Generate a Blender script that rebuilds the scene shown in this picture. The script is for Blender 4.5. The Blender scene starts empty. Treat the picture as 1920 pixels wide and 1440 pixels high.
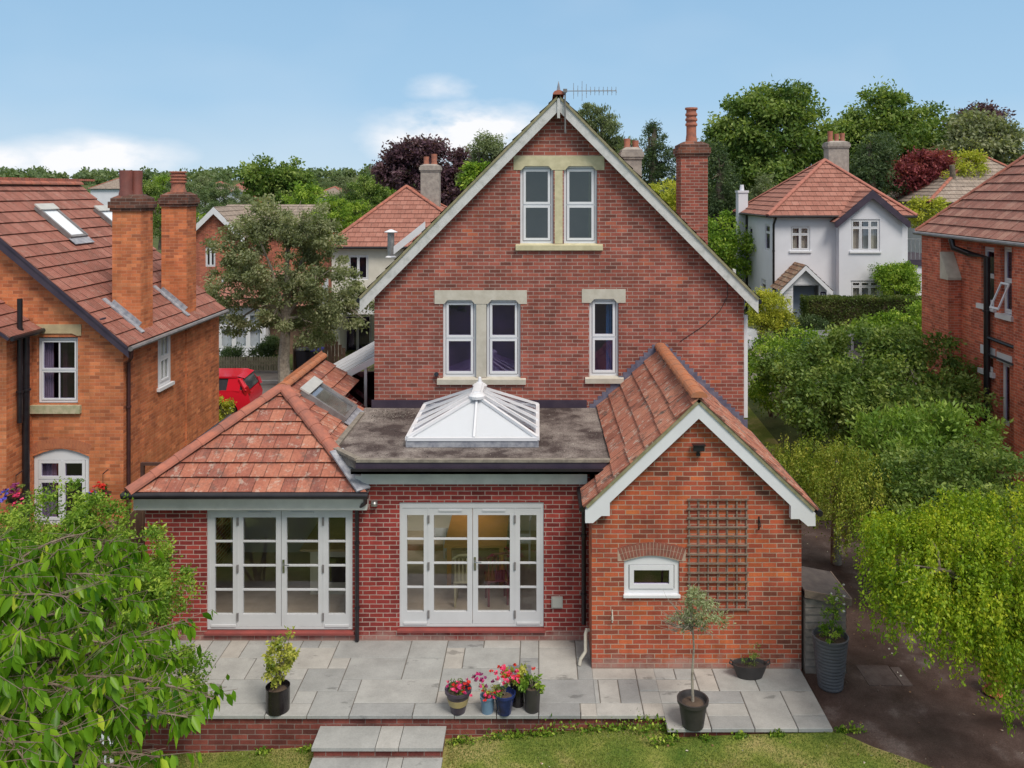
import bpy, math, random
import numpy as np
from math import radians as R, sin, cos, pi, sqrt, floor
from mathutils import Vector, Matrix, noise
from mathutils.geometry import tessellate_polygon

SC = bpy.context.scene
# ---------------------------------------------------------------- camera, sky, sun, exposure
FP, CXP, CYP, H = 1600.0, 1010.0, 355.0, 7.48      # focal (px of a 1920 wide picture), vanishing point, eye height
cam = bpy.data.objects.new('camera', bpy.data.cameras.new('camera'))
SC.collection.objects.link(cam); SC.camera = cam
cam.location = (0, 0, H); cam.rotation_euler = (R(90), 0, 0)
cam.data.sensor_width = 36; cam.data.lens = 36 * FP / 1920
cam.data.shift_x = -(CXP - 960) / 1920; cam.data.shift_y = -(720 - CYP) / 1920
cam.data.clip_start = 0.1; cam.data.clip_end = 6000
SUN_EL, SUN_AZ = R(54), R(146)                     # azimuth clockwise from +Y: behind the camera, a little right
w = bpy.data.worlds.new('World'); SC.world = w; w.use_nodes = True
NT = w.node_tree; NT.nodes.clear()
def nn(t, typ, **k):
    n = t.nodes.new(typ)
    for a, b in k.items(): setattr(n, a, b)
    return n
def M2(t, op, a, b=None, c=None, clamp=False):
    n = t.nodes.new('ShaderNodeMath'); n.operation = op; n.use_clamp = clamp
    for i, v in enumerate((a, b, c)):
        if v is None: continue
        if isinstance(v, (int, float)): n.inputs[i].default_value = v
        else: t.links.new(v, n.inputs[i])
    return n.outputs[0]
def V2(t, op, a, b=None, out=0):
    n = t.nodes.new('ShaderNodeVectorMath'); n.operation = op
    for i, v in enumerate((a, b)):
        if v is None: continue
        if isinstance(v, (tuple, Vector)): n.inputs[i].default_value = v
        elif isinstance(v, (int, float)): n.inputs['Scale'].default_value = v
        else: t.links.new(v, n.inputs[i])
    return n.outputs[out]
def MIX(t, f, a, b, bt='MIX'):
    n = t.nodes.new('ShaderNodeMix'); n.data_type = 'RGBA'; n.blend_type = bt
    for s, v in ((n.inputs[0], f), (n.inputs[6], a), (n.inputs[7], b)):
        if isinstance(v, (int, float)): s.default_value = v
        elif isinstance(v, tuple): s.default_value = (v[0], v[1], v[2], 1)
        else: t.links.new(v, s)
    return n.outputs[2]
def RAMP(t, f, stops, interp='LINEAR'):
    n = t.nodes.new('ShaderNodeValToRGB'); cr = n.color_ramp; cr.interpolation = interp
    while len(cr.elements) < len(stops): cr.elements.new(0.5)
    for e, (p, c) in zip(cr.elements, stops):
        e.position = p; e.color = (c[0], c[1], c[2], 1) if isinstance(c, tuple) else (c, c, c, 1)
    t.links.new(f, n.inputs[0]); return n.outputs[0]
def NOISE(t, vec, scale, detail=3, rough=.5):
    n = t.nodes.new('ShaderNodeTexNoise'); n.inputs['Scale'].default_value = scale
    n.inputs['Detail'].default_value = detail; n.inputs['Roughness'].default_value = rough
    if vec is not None: t.links.new(vec, n.inputs['Vector'])
    return n.outputs[0]
sky = nn(NT, 'ShaderNodeTexSky', sky_type='NISHITA', sun_disc=False, sun_elevation=SUN_EL, sun_rotation=SUN_AZ)
sky.air_density = 1.0; sky.dust_density = 0.3; sky.ozone_density = 1.5
tc = nn(NT, 'ShaderNodeTexCoord')
sep = nn(NT, 'ShaderNodeSeparateXYZ'); NT.links.new(tc.outputs['Generated'], sep.inputs[0])
az = M2(NT, 'ARCTAN2', sep.outputs[0], sep.outputs[1]); el = M2(NT, 'ARCSINE', sep.outputs[2])
cv = nn(NT, 'ShaderNodeCombineXYZ'); NT.links.new(az, cv.inputs[0]); NT.links.new(el, cv.inputs[1])
cvs = V2(NT, 'MULTIPLY', cv.outputs[0], (1, 2.0, 1))
n1 = NOISE(NT, cvs, 9.0, 7, .55); n2 = NOISE(NT, cvs, 3.1, 3, .5)
def blob(a0, e0, sa, se):
    da = M2(NT, 'DIVIDE', M2(NT, 'SUBTRACT', az, a0), sa); de = M2(NT, 'DIVIDE', M2(NT, 'SUBTRACT', el, e0), se)
    r2 = M2(NT, 'ADD', M2(NT, 'MULTIPLY', da, da), M2(NT, 'MULTIPLY', de, de))
    return M2(NT, 'EXPONENT', M2(NT, 'MULTIPLY', r2, -1.0))
b = None
for a0, e0, sa, se, k in ((-.48, .032, .075, .022, 1.1), (-.56, .028, .06, .017, .85), (-.085, .068, .085, .028, 1.5), (-.15, .058, .05, .022, 1.0), (-.11, .115, .05, .018, .45)):
    q = M2(NT, 'MULTIPLY', blob(a0, e0, sa, se), k); b = q if b is None else M2(NT, 'MAXIMUM', b, q)
m = M2(NT, 'MULTIPLY', b, M2(NT, 'ADD', M2(NT, 'MULTIPLY', n1, 3.4), -.95), clamp=True)
m = RAMP(NT, m, ((.12, 0.0), (.75, .95)))
wisp = M2(NT, 'MULTIPLY', RAMP(NT, n2, ((.5, 0.0), (.9, .5))), .35)
m = M2(NT, 'ADD', m, wisp, clamp=True)
tint = MIX(NT, 1.0, sky.outputs[0], (1.25, 1.2, 1.1), 'MULTIPLY')
CLOUD = (4.5, 4.5, 4.6)
low = RAMP(NT, el, ((0.0, (2.7, 3.4, 3.95)), (.10, (1.75, 2.75, 3.75)), (.24, (1.38, 2.35, 3.45)), (.34, (1.6, 2.2, 3.0)), (.6, (4.1, 3.95, 3.7))))
hz = RAMP(NT, el, ((0.0, 1.0), (.34, 1.0), (.8, .82)))
tint = MIX(NT, hz, tint, low)
colr = MIX(NT, m, tint, CLOUD)
bg = nn(NT, 'ShaderNodeBackground'); NT.links.new(colr, bg.inputs[0]); bg.inputs[1].default_value = 0.145
wo = nn(NT, 'ShaderNodeOutputWorld'); NT.links.new(bg.outputs[0], wo.inputs[0])
sl = bpy.data.lights.new('sun', 'SUN'); sl.energy = 2.0; sl.angle = R(22); sl.color = (1, .92, .82)
so = bpy.data.objects.new('sun', sl); SC.collection.objects.link(so)
d = Vector((sin(SUN_AZ) * cos(SUN_EL), cos(SUN_AZ) * cos(SUN_EL), sin(SUN_EL)))
so.rotation_euler = d.to_track_quat('Z', 'Y').to_euler()
SC.view_settings.view_transform = 'Standard'; SC.view_settings.look = 'None'
SC.view_settings.exposure = 0.62; SC.view_settings.gamma = 1
SC.render.engine = 'CYCLES'
SC.cycles.max_bounces = 8; SC.cycles.diffuse_bounces = 4; SC.cycles.transparent_max_bounces = 12

# ---------------------------------------------------------------- materials
MATS = {}
def newmat(name):
    m = bpy.data.materials.new(name); m.use_nodes = True; t = m.node_tree; t.nodes.clear()
    o = nn(t, 'ShaderNodeOutputMaterial'); p = nn(t, 'ShaderNodeBsdfPrincipled'); t.links.new(p.outputs[0], o.inputs[0])
    MATS[name] = m; return m, t, p, o
def setc(t, p, c):
    if isinstance(c, tuple): p.inputs['Base Color'].default_value = (*c, 1)
    else: t.links.new(c, p.inputs['Base Color'])
def bump(t, p, h, s=.3, dist=.01):
    b = nn(t, 'ShaderNodeBump'); b.inputs['Strength'].default_value = s; b.inputs['Distance'].default_value = dist
    t.links.new(h, b.inputs['Height']); t.links.new(b.outputs[0], p.inputs['Normal'])
def plain(name, c, c2=None, rough=.6, scale=3, bs=.0, metal=0, spec=.5, detail=4, lo=.35, hi=.65, pos=True):
    m, t, p, o = newmat(name); p.inputs['Roughness'].default_value = rough; p.inputs['Metallic'].default_value = metal
    p.inputs['Specular IOR Level'].default_value = spec
    g = nn(t, 'ShaderNodeNewGeometry')
    if c2 is None: c2 = tuple(x * .8 for x in c)
    n = NOISE(t, g.outputs['Position'], scale, detail, .6)
    setc(t, p, MIX(t, RAMP(t, n, ((lo, 0.0), (hi, 1.0))), c, c2))
    if bs: bump(t, p, NOISE(t, g.outputs['Position'], scale * 6, 3), bs, .01)
    return m
def brick(name, stops, mortar, bw=.225, bh=.075, patch=.35, rough=.85, stain=.25, mj=.055, patchscale=.8, soft=None):
    m, t, p, o = newmat(name); p.inputs['Roughness'].default_value = rough; p.inputs['Specular IOR Level'].default_value = .25
    g = nn(t, 'ShaderNodeNewGeometry'); P = g.outputs['Position']
    T = V2(t, 'NORMALIZE', V2(t, 'CROSS_PRODUCT', g.outputs['True Normal'], (0, 0, 1)))
    u = V2(t, 'DOT_PRODUCT', P, T, 1)
    s = nn(t, 'ShaderNodeSeparateXYZ'); t.links.new(P, s.inputs[0])
    wob = M2(t, 'MULTIPLY', M2(t, 'SUBTRACT', NOISE(t, P, 5, 2), .5), .012)
    v = M2(t, 'DIVIDE', M2(t, 'ADD', s.outputs[2], wob), bh); row = M2(t, 'FLOOR', v); fv = M2(t, 'SUBTRACT', v, row)
    off = M2(t, 'MULTIPLY', M2(t, 'MODULO', M2(t, 'ADD', row, 1000), 2), .5)
    rn = nn(t, 'ShaderNodeTexWhiteNoise', noise_dimensions='1D'); t.links.new(row, rn.inputs['W'])
    off = M2(t, 'ADD', off, M2(t, 'MULTIPLY', rn.outputs[0], .06))
    uu = M2(t, 'ADD', M2(t, 'DIVIDE', u, bw), off); col = M2(t, 'FLOOR', uu); fu = M2(t, 'SUBTRACT', uu, col)
    c = nn(t, 'ShaderNodeCombineXYZ'); t.links.new(col, c.inputs[0]); t.links.new(row, c.inputs[1])
    wn = nn(t, 'ShaderNodeTexWhiteNoise', noise_dimensions='2D'); t.links.new(c.outputs[0], wn.inputs['Vector'])
    big = NOISE(t, P, patchscale, 3, .6)
    f = M2(t, 'ADD', M2(t, 'MULTIPLY', wn.outputs[0], 1 - patch), M2(t, 'MULTIPLY', RAMP(t, big, ((.3, 0.0), (.7, 1.0))), patch))
    base = RAMP(t, f, stops)
    wn2 = nn(t, 'ShaderNodeTexWhiteNoise', noise_dimensions='2D'); t.links.new(V2(t, 'ADD', c.outputs[0], (7.3, 3.1, 0)), wn2.inputs['Vector'])
    base = MIX(t, 1.0, base, RAMP(t, wn2.outputs[0], ((0, .78), (1, 1.18))), 'MULTIPLY')
    fine = NOISE(t, P, 40, 3, .7)
    base = MIX(t, .5, base, RAMP(t, fine, ((.25, .7), (.75, 1.25))), 'MULTIPLY')
    mu = M2(t, 'SUBTRACT', .5, M2(t, 'ABSOLUTE', M2(t, 'SUBTRACT', fu, .5)))   # distance from joint
    mv = M2(t, 'SUBTRACT', .5, M2(t, 'ABSOLUTE', M2(t, 'SUBTRACT', fv, .5)))
    ju = M2(t, 'DIVIDE', mu, mj * bh / bw); jv = M2(t, 'DIVIDE', mv, mj)
    j = M2(t, 'MINIMUM', ju, jv)
    mk = M2(t, 'SUBTRACT', 1, M2(t, 'SUBTRACT', j, .6, clamp=True)) if soft is None else M2(t, 'MULTIPLY', M2(t, 'SUBTRACT', 1, M2(t, 'SUBTRACT', j, .6, clamp=True)), soft)
    mn = MIX(t, NOISE(t, P, 14, 3), mortar, tuple(x * .72 for x in mortar))
    cc = MIX(t, mk, base, mn)
    st = RAMP(t, NOISE(t, P, 1.7, 5, .65), ((.40, 1.0), (.72, 1 - stain)))
    cc = MIX(t, 1.0, cc, st, 'MULTIPLY')
    strk = RAMP(t, NOISE(t, V2(t, 'MULTIPLY', P, (2.2, 2.2, .35)), 1.6, 5, .6), ((.42, 1.08), (.62, .84)))
    cc = MIX(t, .8, cc, strk, 'MULTIPLY')
    ft = M2(t, 'MULTIPLY', RAMP(t, M2(t, 'ADD', M2(t, 'MULTIPLY', s.outputs[2], 1.6), M2(t, 'MULTIPLY', NOISE(t, P, 3.5, 5, .7), .9)), ((.45, .62), (.72, 0.0))), M2(t, 'GREATER_THAN', s.outputs[2], -.02))
    cc = MIX(t, ft, cc, (.36, .27, .235))
    setc(t, p, cc)
    bump(t, p, M2(t, 'ADD', M2(t, 'MULTIPLY', j, 1, clamp=True), M2(t, 'MULTIPLY', fine, .5)), .5, .006)
    return m
B_MAIN = brick('brick_old_red', ((0, (.15, .06, .048)), (.3, (.25, .078, .06)), (.55, (.33, .094, .07)), (.80, (.37, .11, .075)), (.92, (.47, .13, .065)), (1, (.53, .17, .07))), (.47, .36, .31), patch=.38, mj=.075)
B_NEW = brick('brick_new_red', ((0, (.17, .028, .026)), (.4, (.25, .036, .033)), (.7, (.31, .046, .038)), (1, (.36, .062, .046))), (.52, .39, .34), patch=.15, stain=.12, mj=.075)
B_ANX = brick('brick_orange_mixed', ((0, (.13, .05, .036)), (.25, (.27, .074, .045)), (.5, (.40, .085, .046)), (.75, (.50, .12, .048)), (1, (.60, .19, .06))), (.50, .37, .28), patch=.45, mj=.075, patchscale=.9)
B_LEFT = brick('brick_orange', ((0, (.31, .11, .06)), (.25, (.50, .155, .07)), (.6, (.62, .20, .082)), (1, (.66, .26, .12))), (.62, .33, .20), patch=.4, mj=.07, stain=.3, soft=.65)
B_RIGHT = brick('brick_scarlet', ((0, (.38, .10, .065)), (.5, (.64, .15, .085)), (1, (.70, .22, .12))), (.68, .46, .36), patch=.3)
B_FAR = brick('brick_far', ((0, (.3, .07, .05)), (.5, (.44, .12, .07)), (1, (.5, .16, .09))), (.5, .35, .28))
B_CHIM = brick('brick_sooty', ((0, (.08, .05, .04)), (.5, (.16, .07, .05)), (1, (.28, .10, .06))), (.3, .25, .22), stain=.5)
B_WALLET = brick('brick_retaining', ((0, (.12, .045, .038)), (.4, (.21, .055, .045)), (1, (.32, .09, .065))), (.32, .24, .21), stain=.6, mj=.07)
def tilemat(name, stops, lichen=.3, ribs=3, rough=.85, ribamt=.5, ribcol=0):
    m, t, p, o = newmat(name); p.inputs['Roughness'].default_value = rough; p.inputs['Specular IOR Level'].default_value = .3
    uvn = nn(t, 'ShaderNodeUVMap'); s = nn(t, 'ShaderNodeSeparateXYZ'); t.links.new(uvn.outputs[0], s.inputs[0])
    fl = V2(t, 'FLOOR', uvn.outputs[0]); fr = V2(t, 'FRACTION', uvn.outputs[0])
    g = nn(t, 'ShaderNodeNewGeometry'); P = g.outputs['Position']
    wn = nn(t, 'ShaderNodeTexWhiteNoise', noise_dimensions='2D'); t.links.new(fl, wn.inputs['Vector'])
    f = M2(t, 'ADD', M2(t, 'MULTIPLY', wn.outputs[0], .55), M2(t, 'MULTIPLY', RAMP(t, NOISE(t, P, 2.1, 5, .65), ((.3, 0.0), (.7, 1.0))), .45))
    base = RAMP(t, f, stops)
    base = MIX(t, .8, base, RAMP(t, NOISE(t, P, 22, 4, .7), ((.3, .72), (.7, 1.22))), 'MULTIPLY')
    fs = nn(t, 'ShaderNodeSeparateXYZ'); t.links.new(fr, fs.inputs[0])
    ed = M2(t, 'SUBTRACT', .5, M2(t, 'ABSOLUTE', M2(t, 'SUBTRACT', fs.outputs[0], .5)))
    joint = RAMP(t, ed, ((.012, .42), (.05, 1.0)))
    base = MIX(t, 1.0, base, joint, 'MULTIPLY')
    # streaks down the slope and pale lichen
    sv = V2(t, 'MULTIPLY', uvn.outputs[0], (9.0, .6, 1)); stn = NOISE(t, sv, 1.0, 3, .6)
    base = MIX(t, M2(t, 'MULTIPLY', RAMP(t, stn, ((.55, 0.0), (.75, 1.0))), .3), base, (.50, .33, .26))
    l1 = RAMP(t, NOISE(t, P, 6.5, 6, .75), ((.55, 0.0), (.62, 1.0)))
    base = MIX(t, M2(t, 'MULTIPLY', l1, lichen), base, (.52, .47, .40))
    l2 = RAMP(t, NOISE(t, V2(t, 'ADD', P, (3, 9, 1)), 4.5, 6, .7), ((.55, 0.0), (.64, 1.0)))
    base = MIX(t, M2(t, 'MULTIPLY', l2, lichen * 1.1), base, (.09, .07, .06))
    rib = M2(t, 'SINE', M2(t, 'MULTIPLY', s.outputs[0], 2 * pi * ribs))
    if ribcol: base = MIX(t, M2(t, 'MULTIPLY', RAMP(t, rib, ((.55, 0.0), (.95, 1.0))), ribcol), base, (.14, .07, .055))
    setc(t, p, base)
    bump(t, p, M2(t, 'ADD', M2(t, 'MULTIPLY', rib, ribamt), NOISE(t, P, 60, 3)), .5, .018)
    return m
T_KIT = tilemat('clay_tile_kitchen', ((0, (.15, .065, .055)), (.3, (.29, .10, .07)), (.6, (.38, .14, .09)), (1, (.47, .21, .14))), .42, 2, ribamt=.25)
T_ANX = tilemat('ribbed_tile_annex', ((0, (.26, .09, .06)), (.5, (.46, .17, .11)), (1, (.56, .25, .16))), .8, 4, ribamt=1.0, ribcol=.6)
T_LEFT = tilemat('tile_left_house', ((0, (.20, .08, .06)), (.5, (.31, .12, .09)), (1, (.40, .18, .14))), .18, 4, ribamt=.8, ribcol=.25)
T_RIGHT = tilemat('tile_right_house', ((0, (.21, .09, .07)), (.5, (.31, .135, .105)), (1, (.46, .26, .20))), .2, 4, ribamt=.6, ribcol=.3)
T_FAR = tilemat('tile_far', ((0, (.24, .10, .075)), (.5, (.33, .14, .105)), (1, (.38, .18, .14))), .08, 1, ribamt=.1)
T_MOSS = tilemat('tile_mossy', ((0, (.13, .09, .06)), (.5, (.26, .14, .09)), (1, (.30, .22, .14))), .6, 1, ribamt=.1)
T_GREY = tilemat('tile_grey', ((0, (.22, .18, .15)), (1, (.36, .29, .24))), .4, 1, ribamt=.1)
RIDGE = plain('ridge_tile', (.42, .15, .10), (.26, .11, .085), .85, 5, .3, spec=.25)
RIDGE_O = plain('ridge_orange', (.44, .16, .075), (.33, .15, .09), .85, 7, .3, spec=.25)
WHITE = plain('upvc_white', (.70, .71, .74), (.65, .66, .69), .35, 2)
CREAMW = plain('timber_grey_white', (.57, .575, .59), (.52, .525, .54), .45, 2)
FASC = plain('fascia_white', (.58, .575, .54), (.48, .475, .45), .55, 3, .1)
BARGE = plain('bargeboard_weathered', (.56, .56, .55), (.38, .39, .37), .6, 6, .2, lo=.45, hi=.75)
STONE = plain('painted_stone', (.53, .50, .43), (.44, .41, .34), .75, 5, .2)
STONEY = plain('painted_stone_yellow', (.60, .55, .36), (.47, .43, .27), .75, 5, .2)
STONEM = plain('mossy_stone', (.33, .33, .20), (.50, .44, .30), .85, 8, .4)
BUFF = plain('buff_stone', (.50, .40, .24), (.42, .33, .20), .8, 6, .3)
BLACK = plain('black_gutter', (.012, .010, .014), (.02, .018, .022), .32, 5)
GUTG = plain('grey_gutter', (.22, .21, .21), (.14, .13, .13), .4, 5)
LEAD = plain('lead', (.20, .21, .25), (.38, .39, .42), .5, 9, .3)
DARKW = plain('dark_purple_board', (.035, .025, .045), (.055, .04, .06), .5, 3)
def felt():
    m, t, p, o = newmat('roof_felt'); p.inputs['Roughness'].default_value = .9; p.inputs['Specular IOR Level'].default_value = .2
    g = nn(t, 'ShaderNodeNewGeometry'); P = g.outputs['Position']
    a = RAMP(t, NOISE(t, P, 1.3, 6, .62), ((.36, (.25, .22, .20)), (.48, (.155, .13, .12)), (.58, (.06, .045, .043))))
    sp = RAMP(t, NOISE(t, P, 55, 3, .8), ((.35, .45), (.65, 1.6)))
    c = MIX(t, 1.0, a, sp, 'MULTIPLY'); setc(t, p, c); bump(t, p, NOISE(t, P, 70, 3), .7, .01); return m
FELT = felt()
FELTK = plain('felt_kerb', (.26, .23, .19), (.15, .13, .11), .9, 9, .4)
def glass(name, tint=(.9, .92, .92), refl=.02, rough=.02, gc=(.9, .92, 1)):
    m, t, p, o = newmat(name); t.nodes.remove(p)
    tr = nn(t, 'ShaderNodeBsdfTransparent'); tr.inputs[0].default_value = (*tint, 1)
    gl = nn(t, 'ShaderNodeBsdfGlossy'); gl.inputs['Roughness'].default_value = rough; gl.inputs[0].default_value = (*gc, 1)
    gg = nn(t, 'ShaderNodeNewGeometry'); cs = M2(t, 'ABSOLUTE', V2(t, 'DOT_PRODUCT', gg.outputs['Incoming'], gg.outputs['Normal'], 1))
    f = M2(t, 'ADD', M2(t, 'MULTIPLY', M2(t, 'POWER', M2(t, 'SUBTRACT', 1, cs, clamp=True), 5), .9), .035 + refl, clamp=True); mx = nn(t, 'ShaderNodeMixShader')
    t.links.new(f, mx.inputs[0]); t.links.new(tr.outputs[0], mx.inputs[1]); t.links.new(gl.outputs[0], mx.inputs[2]); t.links.new(mx.outputs[0], o.inputs[0])
    return m
GLASS = glass('window_glass', (.97, .98, .97)); GLASSD = glass('dark_window_glass', (.80, .76, .88), .05, gc=(.80, .74, 1.0))
GLASSL = glass('lantern_glass', (.93, .95, .96), .08)
GLASSGLARE, t_, p_, o_ = newmat('sky_glare_white_glass'); p_.inputs['Base Color'].default_value = (.85, .88, .92, 1); p_.inputs['Roughness'].default_value = .15  # diffuse white stands in for sky glare on the front lantern panes
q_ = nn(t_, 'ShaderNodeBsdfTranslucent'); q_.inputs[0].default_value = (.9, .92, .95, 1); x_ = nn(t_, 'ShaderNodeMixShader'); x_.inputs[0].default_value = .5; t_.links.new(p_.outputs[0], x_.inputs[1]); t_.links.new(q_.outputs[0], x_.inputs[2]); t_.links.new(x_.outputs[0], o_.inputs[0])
SKYL = plain('pale_skylight_glass', (.80, .85, .90), (.76, .82, .88), .12, 1)
CHROME = plain('chrome', (.55, .55, .56), (.4, .4, .4), .25, 3, metal=1)
STEEL = plain('galvanised_steel', (.42, .42, .42), (.3, .3, .3), .45, 9, metal=.8)
REDS = plain('red_sill', (.28, .06, .05), (.21, .05, .045), .6, 5)
def paving():
    m, t, p, o = newmat('sandstone_paving'); p.inputs['Roughness'].default_value = .75; p.inputs['Specular IOR Level'].default_value = .3
    a = nn(t, 'ShaderNodeAttribute'); a.attribute_name = 'rnd'
    g = nn(t, 'ShaderNodeNewGeometry'); P = g.outputs['Position']
    c = RAMP(t, a.outputs['Fac'], ((0, (.27, .275, .275)), (.35, (.33, .335, .325)), (.75, (.385, .38, .36)), (1, (.39, .365, .33))))
    of = nn(t, 'ShaderNodeCombineXYZ'); t.links.new(M2(t, 'MULTIPLY', a.outputs['Fac'], 40), of.inputs[2]); Q = V2(t, 'ADD', P, of.outputs[0])
    c = MIX(t, 1.0, c, RAMP(t, NOISE(t, Q, 2.6, 5, .65), ((.3, .80), (.7, 1.12))), 'MULTIPLY')
    wet = RAMP(t, NOISE(t, V2(t, 'MULTIPLY', Q, (1, 2.2, 1)), 1.5, 5, .6), ((.62, 1.0), (.66, .62)))
    c = MIX(t, 1.0, c, wet, 'MULTIPLY')
    c = MIX(t, .5, c, RAMP(t, NOISE(t, P, 45, 3, .7), ((.3, .8), (.7, 1.15))), 'MULTIPLY')
    setc(t, p, c); bump(t, p, NOISE(t, Q, 9, 5, .6), .35, .01); return m
PAVE = paving()
JOINT = plain('paving_joint', (.17, .15, .13), (.11, .10, .085), .95, 8, spec=.1)
def tarmac(name, a, b2, c3, sc=1.2):
    m, t, p, o = newmat(name); p.inputs['Specular IOR Level'].default_value = .3
    g = nn(t, 'ShaderNodeNewGeometry'); P = g.outputs['Position']
    c = RAMP(t, NOISE(t, P, sc, 6, .65), ((.35, a), (.55, b2), (.72, c3)))
    c = MIX(t, 1.0, c, RAMP(t, NOISE(t, P, 60, 3, .8), ((.3, .6), (.7, 1.5))), 'MULTIPLY')
    setc(t, p, c); t.links.new(RAMP(t, NOISE(t, P, .8, 4, .6), ((.4, .8), (.6, .5))), p.inputs['Roughness'])
    bump(t, p, NOISE(t, P, 70, 2), .5, .008); return m
DRIVE = tarmac('driveway_tarmac', (.038, .020, .015), (.078, .050, .042), (.18, .145, .135))
ROADM = tarmac('road_asphalt', (.10, .085, .075), (.14, .12, .11), (.17, .15, .14), .4)
PAVEM = plain('pavement_asphalt', (.25, .21, .18), (.2, .17, .15), .9, 2, .2)
KERB = plain('kerb_stone', (.42, .40, .38), (.34, .32, .3), .85, 4)
def lawnmat(name, a, b2, c3):
    m, t, p, o = newmat(name); p.inputs['Roughness'].default_value = .95; p.inputs['Specular IOR Level'].default_value = .1
    g = nn(t, 'ShaderNodeNewGeometry'); P = g.outputs['Position']
    c = RAMP(t, NOISE(t, P, 1.1, 6, .62), ((.32, a), (.52, b2), (.72, c3)))
    c = MIX(t, .7, c, RAMP(t, NOISE(t, P, 30, 4, .8), ((.3, .5), (.7, 1.5))), 'MULTIPLY'); setc(t, p, c)
    bump(t, p, NOISE(t, P, 35, 3), .6, .03); return m
LAWN = lawnmat('lawn_turf', (.07, .13, .02), (.18, .21, .045), (.36, .29, .13))
FIELD = lawnmat('rough_ground', (.05, .07, .025), (.08, .10, .035), (.12, .11, .055))
SOIL = plain('soil', (.06, .04, .03), (.10, .07, .05), .95, 7, .5)
RENDER = plain('white_render', (.67, .68, .73), (.62, .63, .68), .85, 1.3, .15)
RENDC = plain('cream_render', (.62, .60, .53), (.54, .52, .45), .85, 2, .15)
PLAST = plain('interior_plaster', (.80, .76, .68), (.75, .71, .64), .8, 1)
REFLWALL = plain('purple_reflection_wall', (.42, .32, .56), (.34, .26, .46), .8, 2)  # purple wall colour stands in for the reflection in the window panes
WOODF = plain('wood_floor', (.50, .40, .32), (.42, .33, .26), .4, 6)
ORANGEW = plain('orange_pine', (.55, .24, .06), (.48, .20, .05), .4, 5)
WOODW = plain('weathered_timber', (.20, .15, .115), (.12, .09, .075), .9, 12, .5)
TRELL = plain('trellis_timber', (.24, .175, .135), (.15, .11, .085), .9, 12, .4)
FENCEW = plain('picket_timber', (.36, .31, .22), (.24, .21, .14), .9, 6, .4)
BROWNW = plain('brown_fence_timber', (.21, .13, .09), (.14, .09, .06), .9, 6, .4)
SHEDG = plain('grey_shed_boards', (.27, .23, .20), (.18, .155, .135), .85, 8, .4)
BARK = plain('bark', (.20, .16, .12), (.10, .08, .06), .95, 9, .8)
BARKP = plain('pale_bark', (.36, .32, .26), (.20, .17, .14), .95, 10, .8)
BLUEG = plain('blue_grey_door', (.27, .32, .42), (.25, .30, .40), .5, 1)
NAVY = plain('navy_door', (.03, .025, .06), (.04, .03, .07), .4, 1)
CURTB = plain('blue_curtain', (.10, .34, .48), (.08, .28, .42), .8, 4)
CURTW = plain('pale_curtain', (.50, .47, .43), (.38, .36, .33), .8, 5)
TERRA = plain('chimney_pot', (.42, .15, .09), (.26, .11, .08), .85, 9, .3)
CEM = plain('cement_render', (.38, .34, .30), (.25, .22, .2), .9, 5, .3)
POTBK = plain('black_pot', (.012, .010, .012), (.02, .016, .018), .22, 5)
POTPL = plain('plastic_black_pot', (.03, .027, .028), (.045, .04, .04), .5, 5)
POTGR = plain('grey_ribbed_pot', (.07, .07, .078), (.095, .095, .105), .7, 5)
POTBL = plain('blue_glazed_pot', (.02, .035, .14), (.012, .014, .05), .2, 5)
POTLB = plain('light_blue_pot', (.16, .26, .38), (.13, .21, .32), .35, 5)
POTST = plain('cream_band', (.45, .36, .18), (.36, .28, .14), .5, 5)
POTTC = plain('terracotta_pot', (.40, .13, .06), (.3, .1, .05), .8, 7)
FABR = plain('white_fabric', (.72, .73, .76), (.62, .63, .66), .9, 3)
def leafm(name, stops, trans=.3, rough=.45):
    m, t, p, o = newmat(name); p.inputs['Roughness'].default_value = rough; p.inputs['Specular IOR Level'].default_value = .2
    a = nn(t, 'ShaderNodeAttribute'); a.attribute_name = 'rnd'
    c = RAMP(t, a.outputs['Fac'], stops); setc(t, p, c)
    tr = nn(t, 'ShaderNodeBsdfTranslucent'); t.links.new(MIX(t, 1.0, c, (1.5, 1.6, .7), 'MULTIPLY'), tr.inputs[0])
    mx = nn(t, 'ShaderNodeMixShader'); mx.inputs[0].default_value = trans
    t.links.new(p.outputs[0], mx.inputs[1]); t.links.new(tr.outputs[0], mx.inputs[2]); t.links.new(mx.outputs[0], o.inputs[0]); return m
L_CHERRY = leafm('leaf_cherry', ((0, (.035, .11, .008)), (.5, (.12, .26, .014)), (.85, (.27, .44, .03)), (1, (.48, .58, .06))), .35, .35)
L_SHRUB = leafm('leaf_bright_shrub', ((0, (.045, .11, .012)), (.5, (.16, .28, .03)), (1, (.46, .56, .09))), .28)
L_MID = leafm('leaf_mid', ((0, (.032, .075, .018)), (.5, (.125, .20, .042)), (1, (.36, .43, .12))), .3)
L_DARK = leafm('leaf_dark', ((0, (.035, .065, .03)), (.6, (.085, .13, .06)), (1, (.16, .21, .10))))
L_OLIVE = leafm('leaf_olive', ((0, (0.109, 0.139, 0.0697)), (.6, (0.186, 0.232, 0.116)), (1, (0.341, 0.388, 0.217))))
L_STREET = leafm('leaf_street', ((0, (.11, .135, .07)), (.55, (.22, .25, .13)), (1, (.42, .42, .27))), .35)
L_LIME = leafm('leaf_lime', ((0, (0.253, 0.299, 0.0345)), (.6, (0.414, 0.437, 0.0575)), (1, (0.575, 0.529, 0.0805))))
L_WEEP = leafm('leaf_weeping', ((0, (.05, .10, .012)), (.5, (.18, .25, .03)), (1, (.50, .48, .09))), .3)
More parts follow.
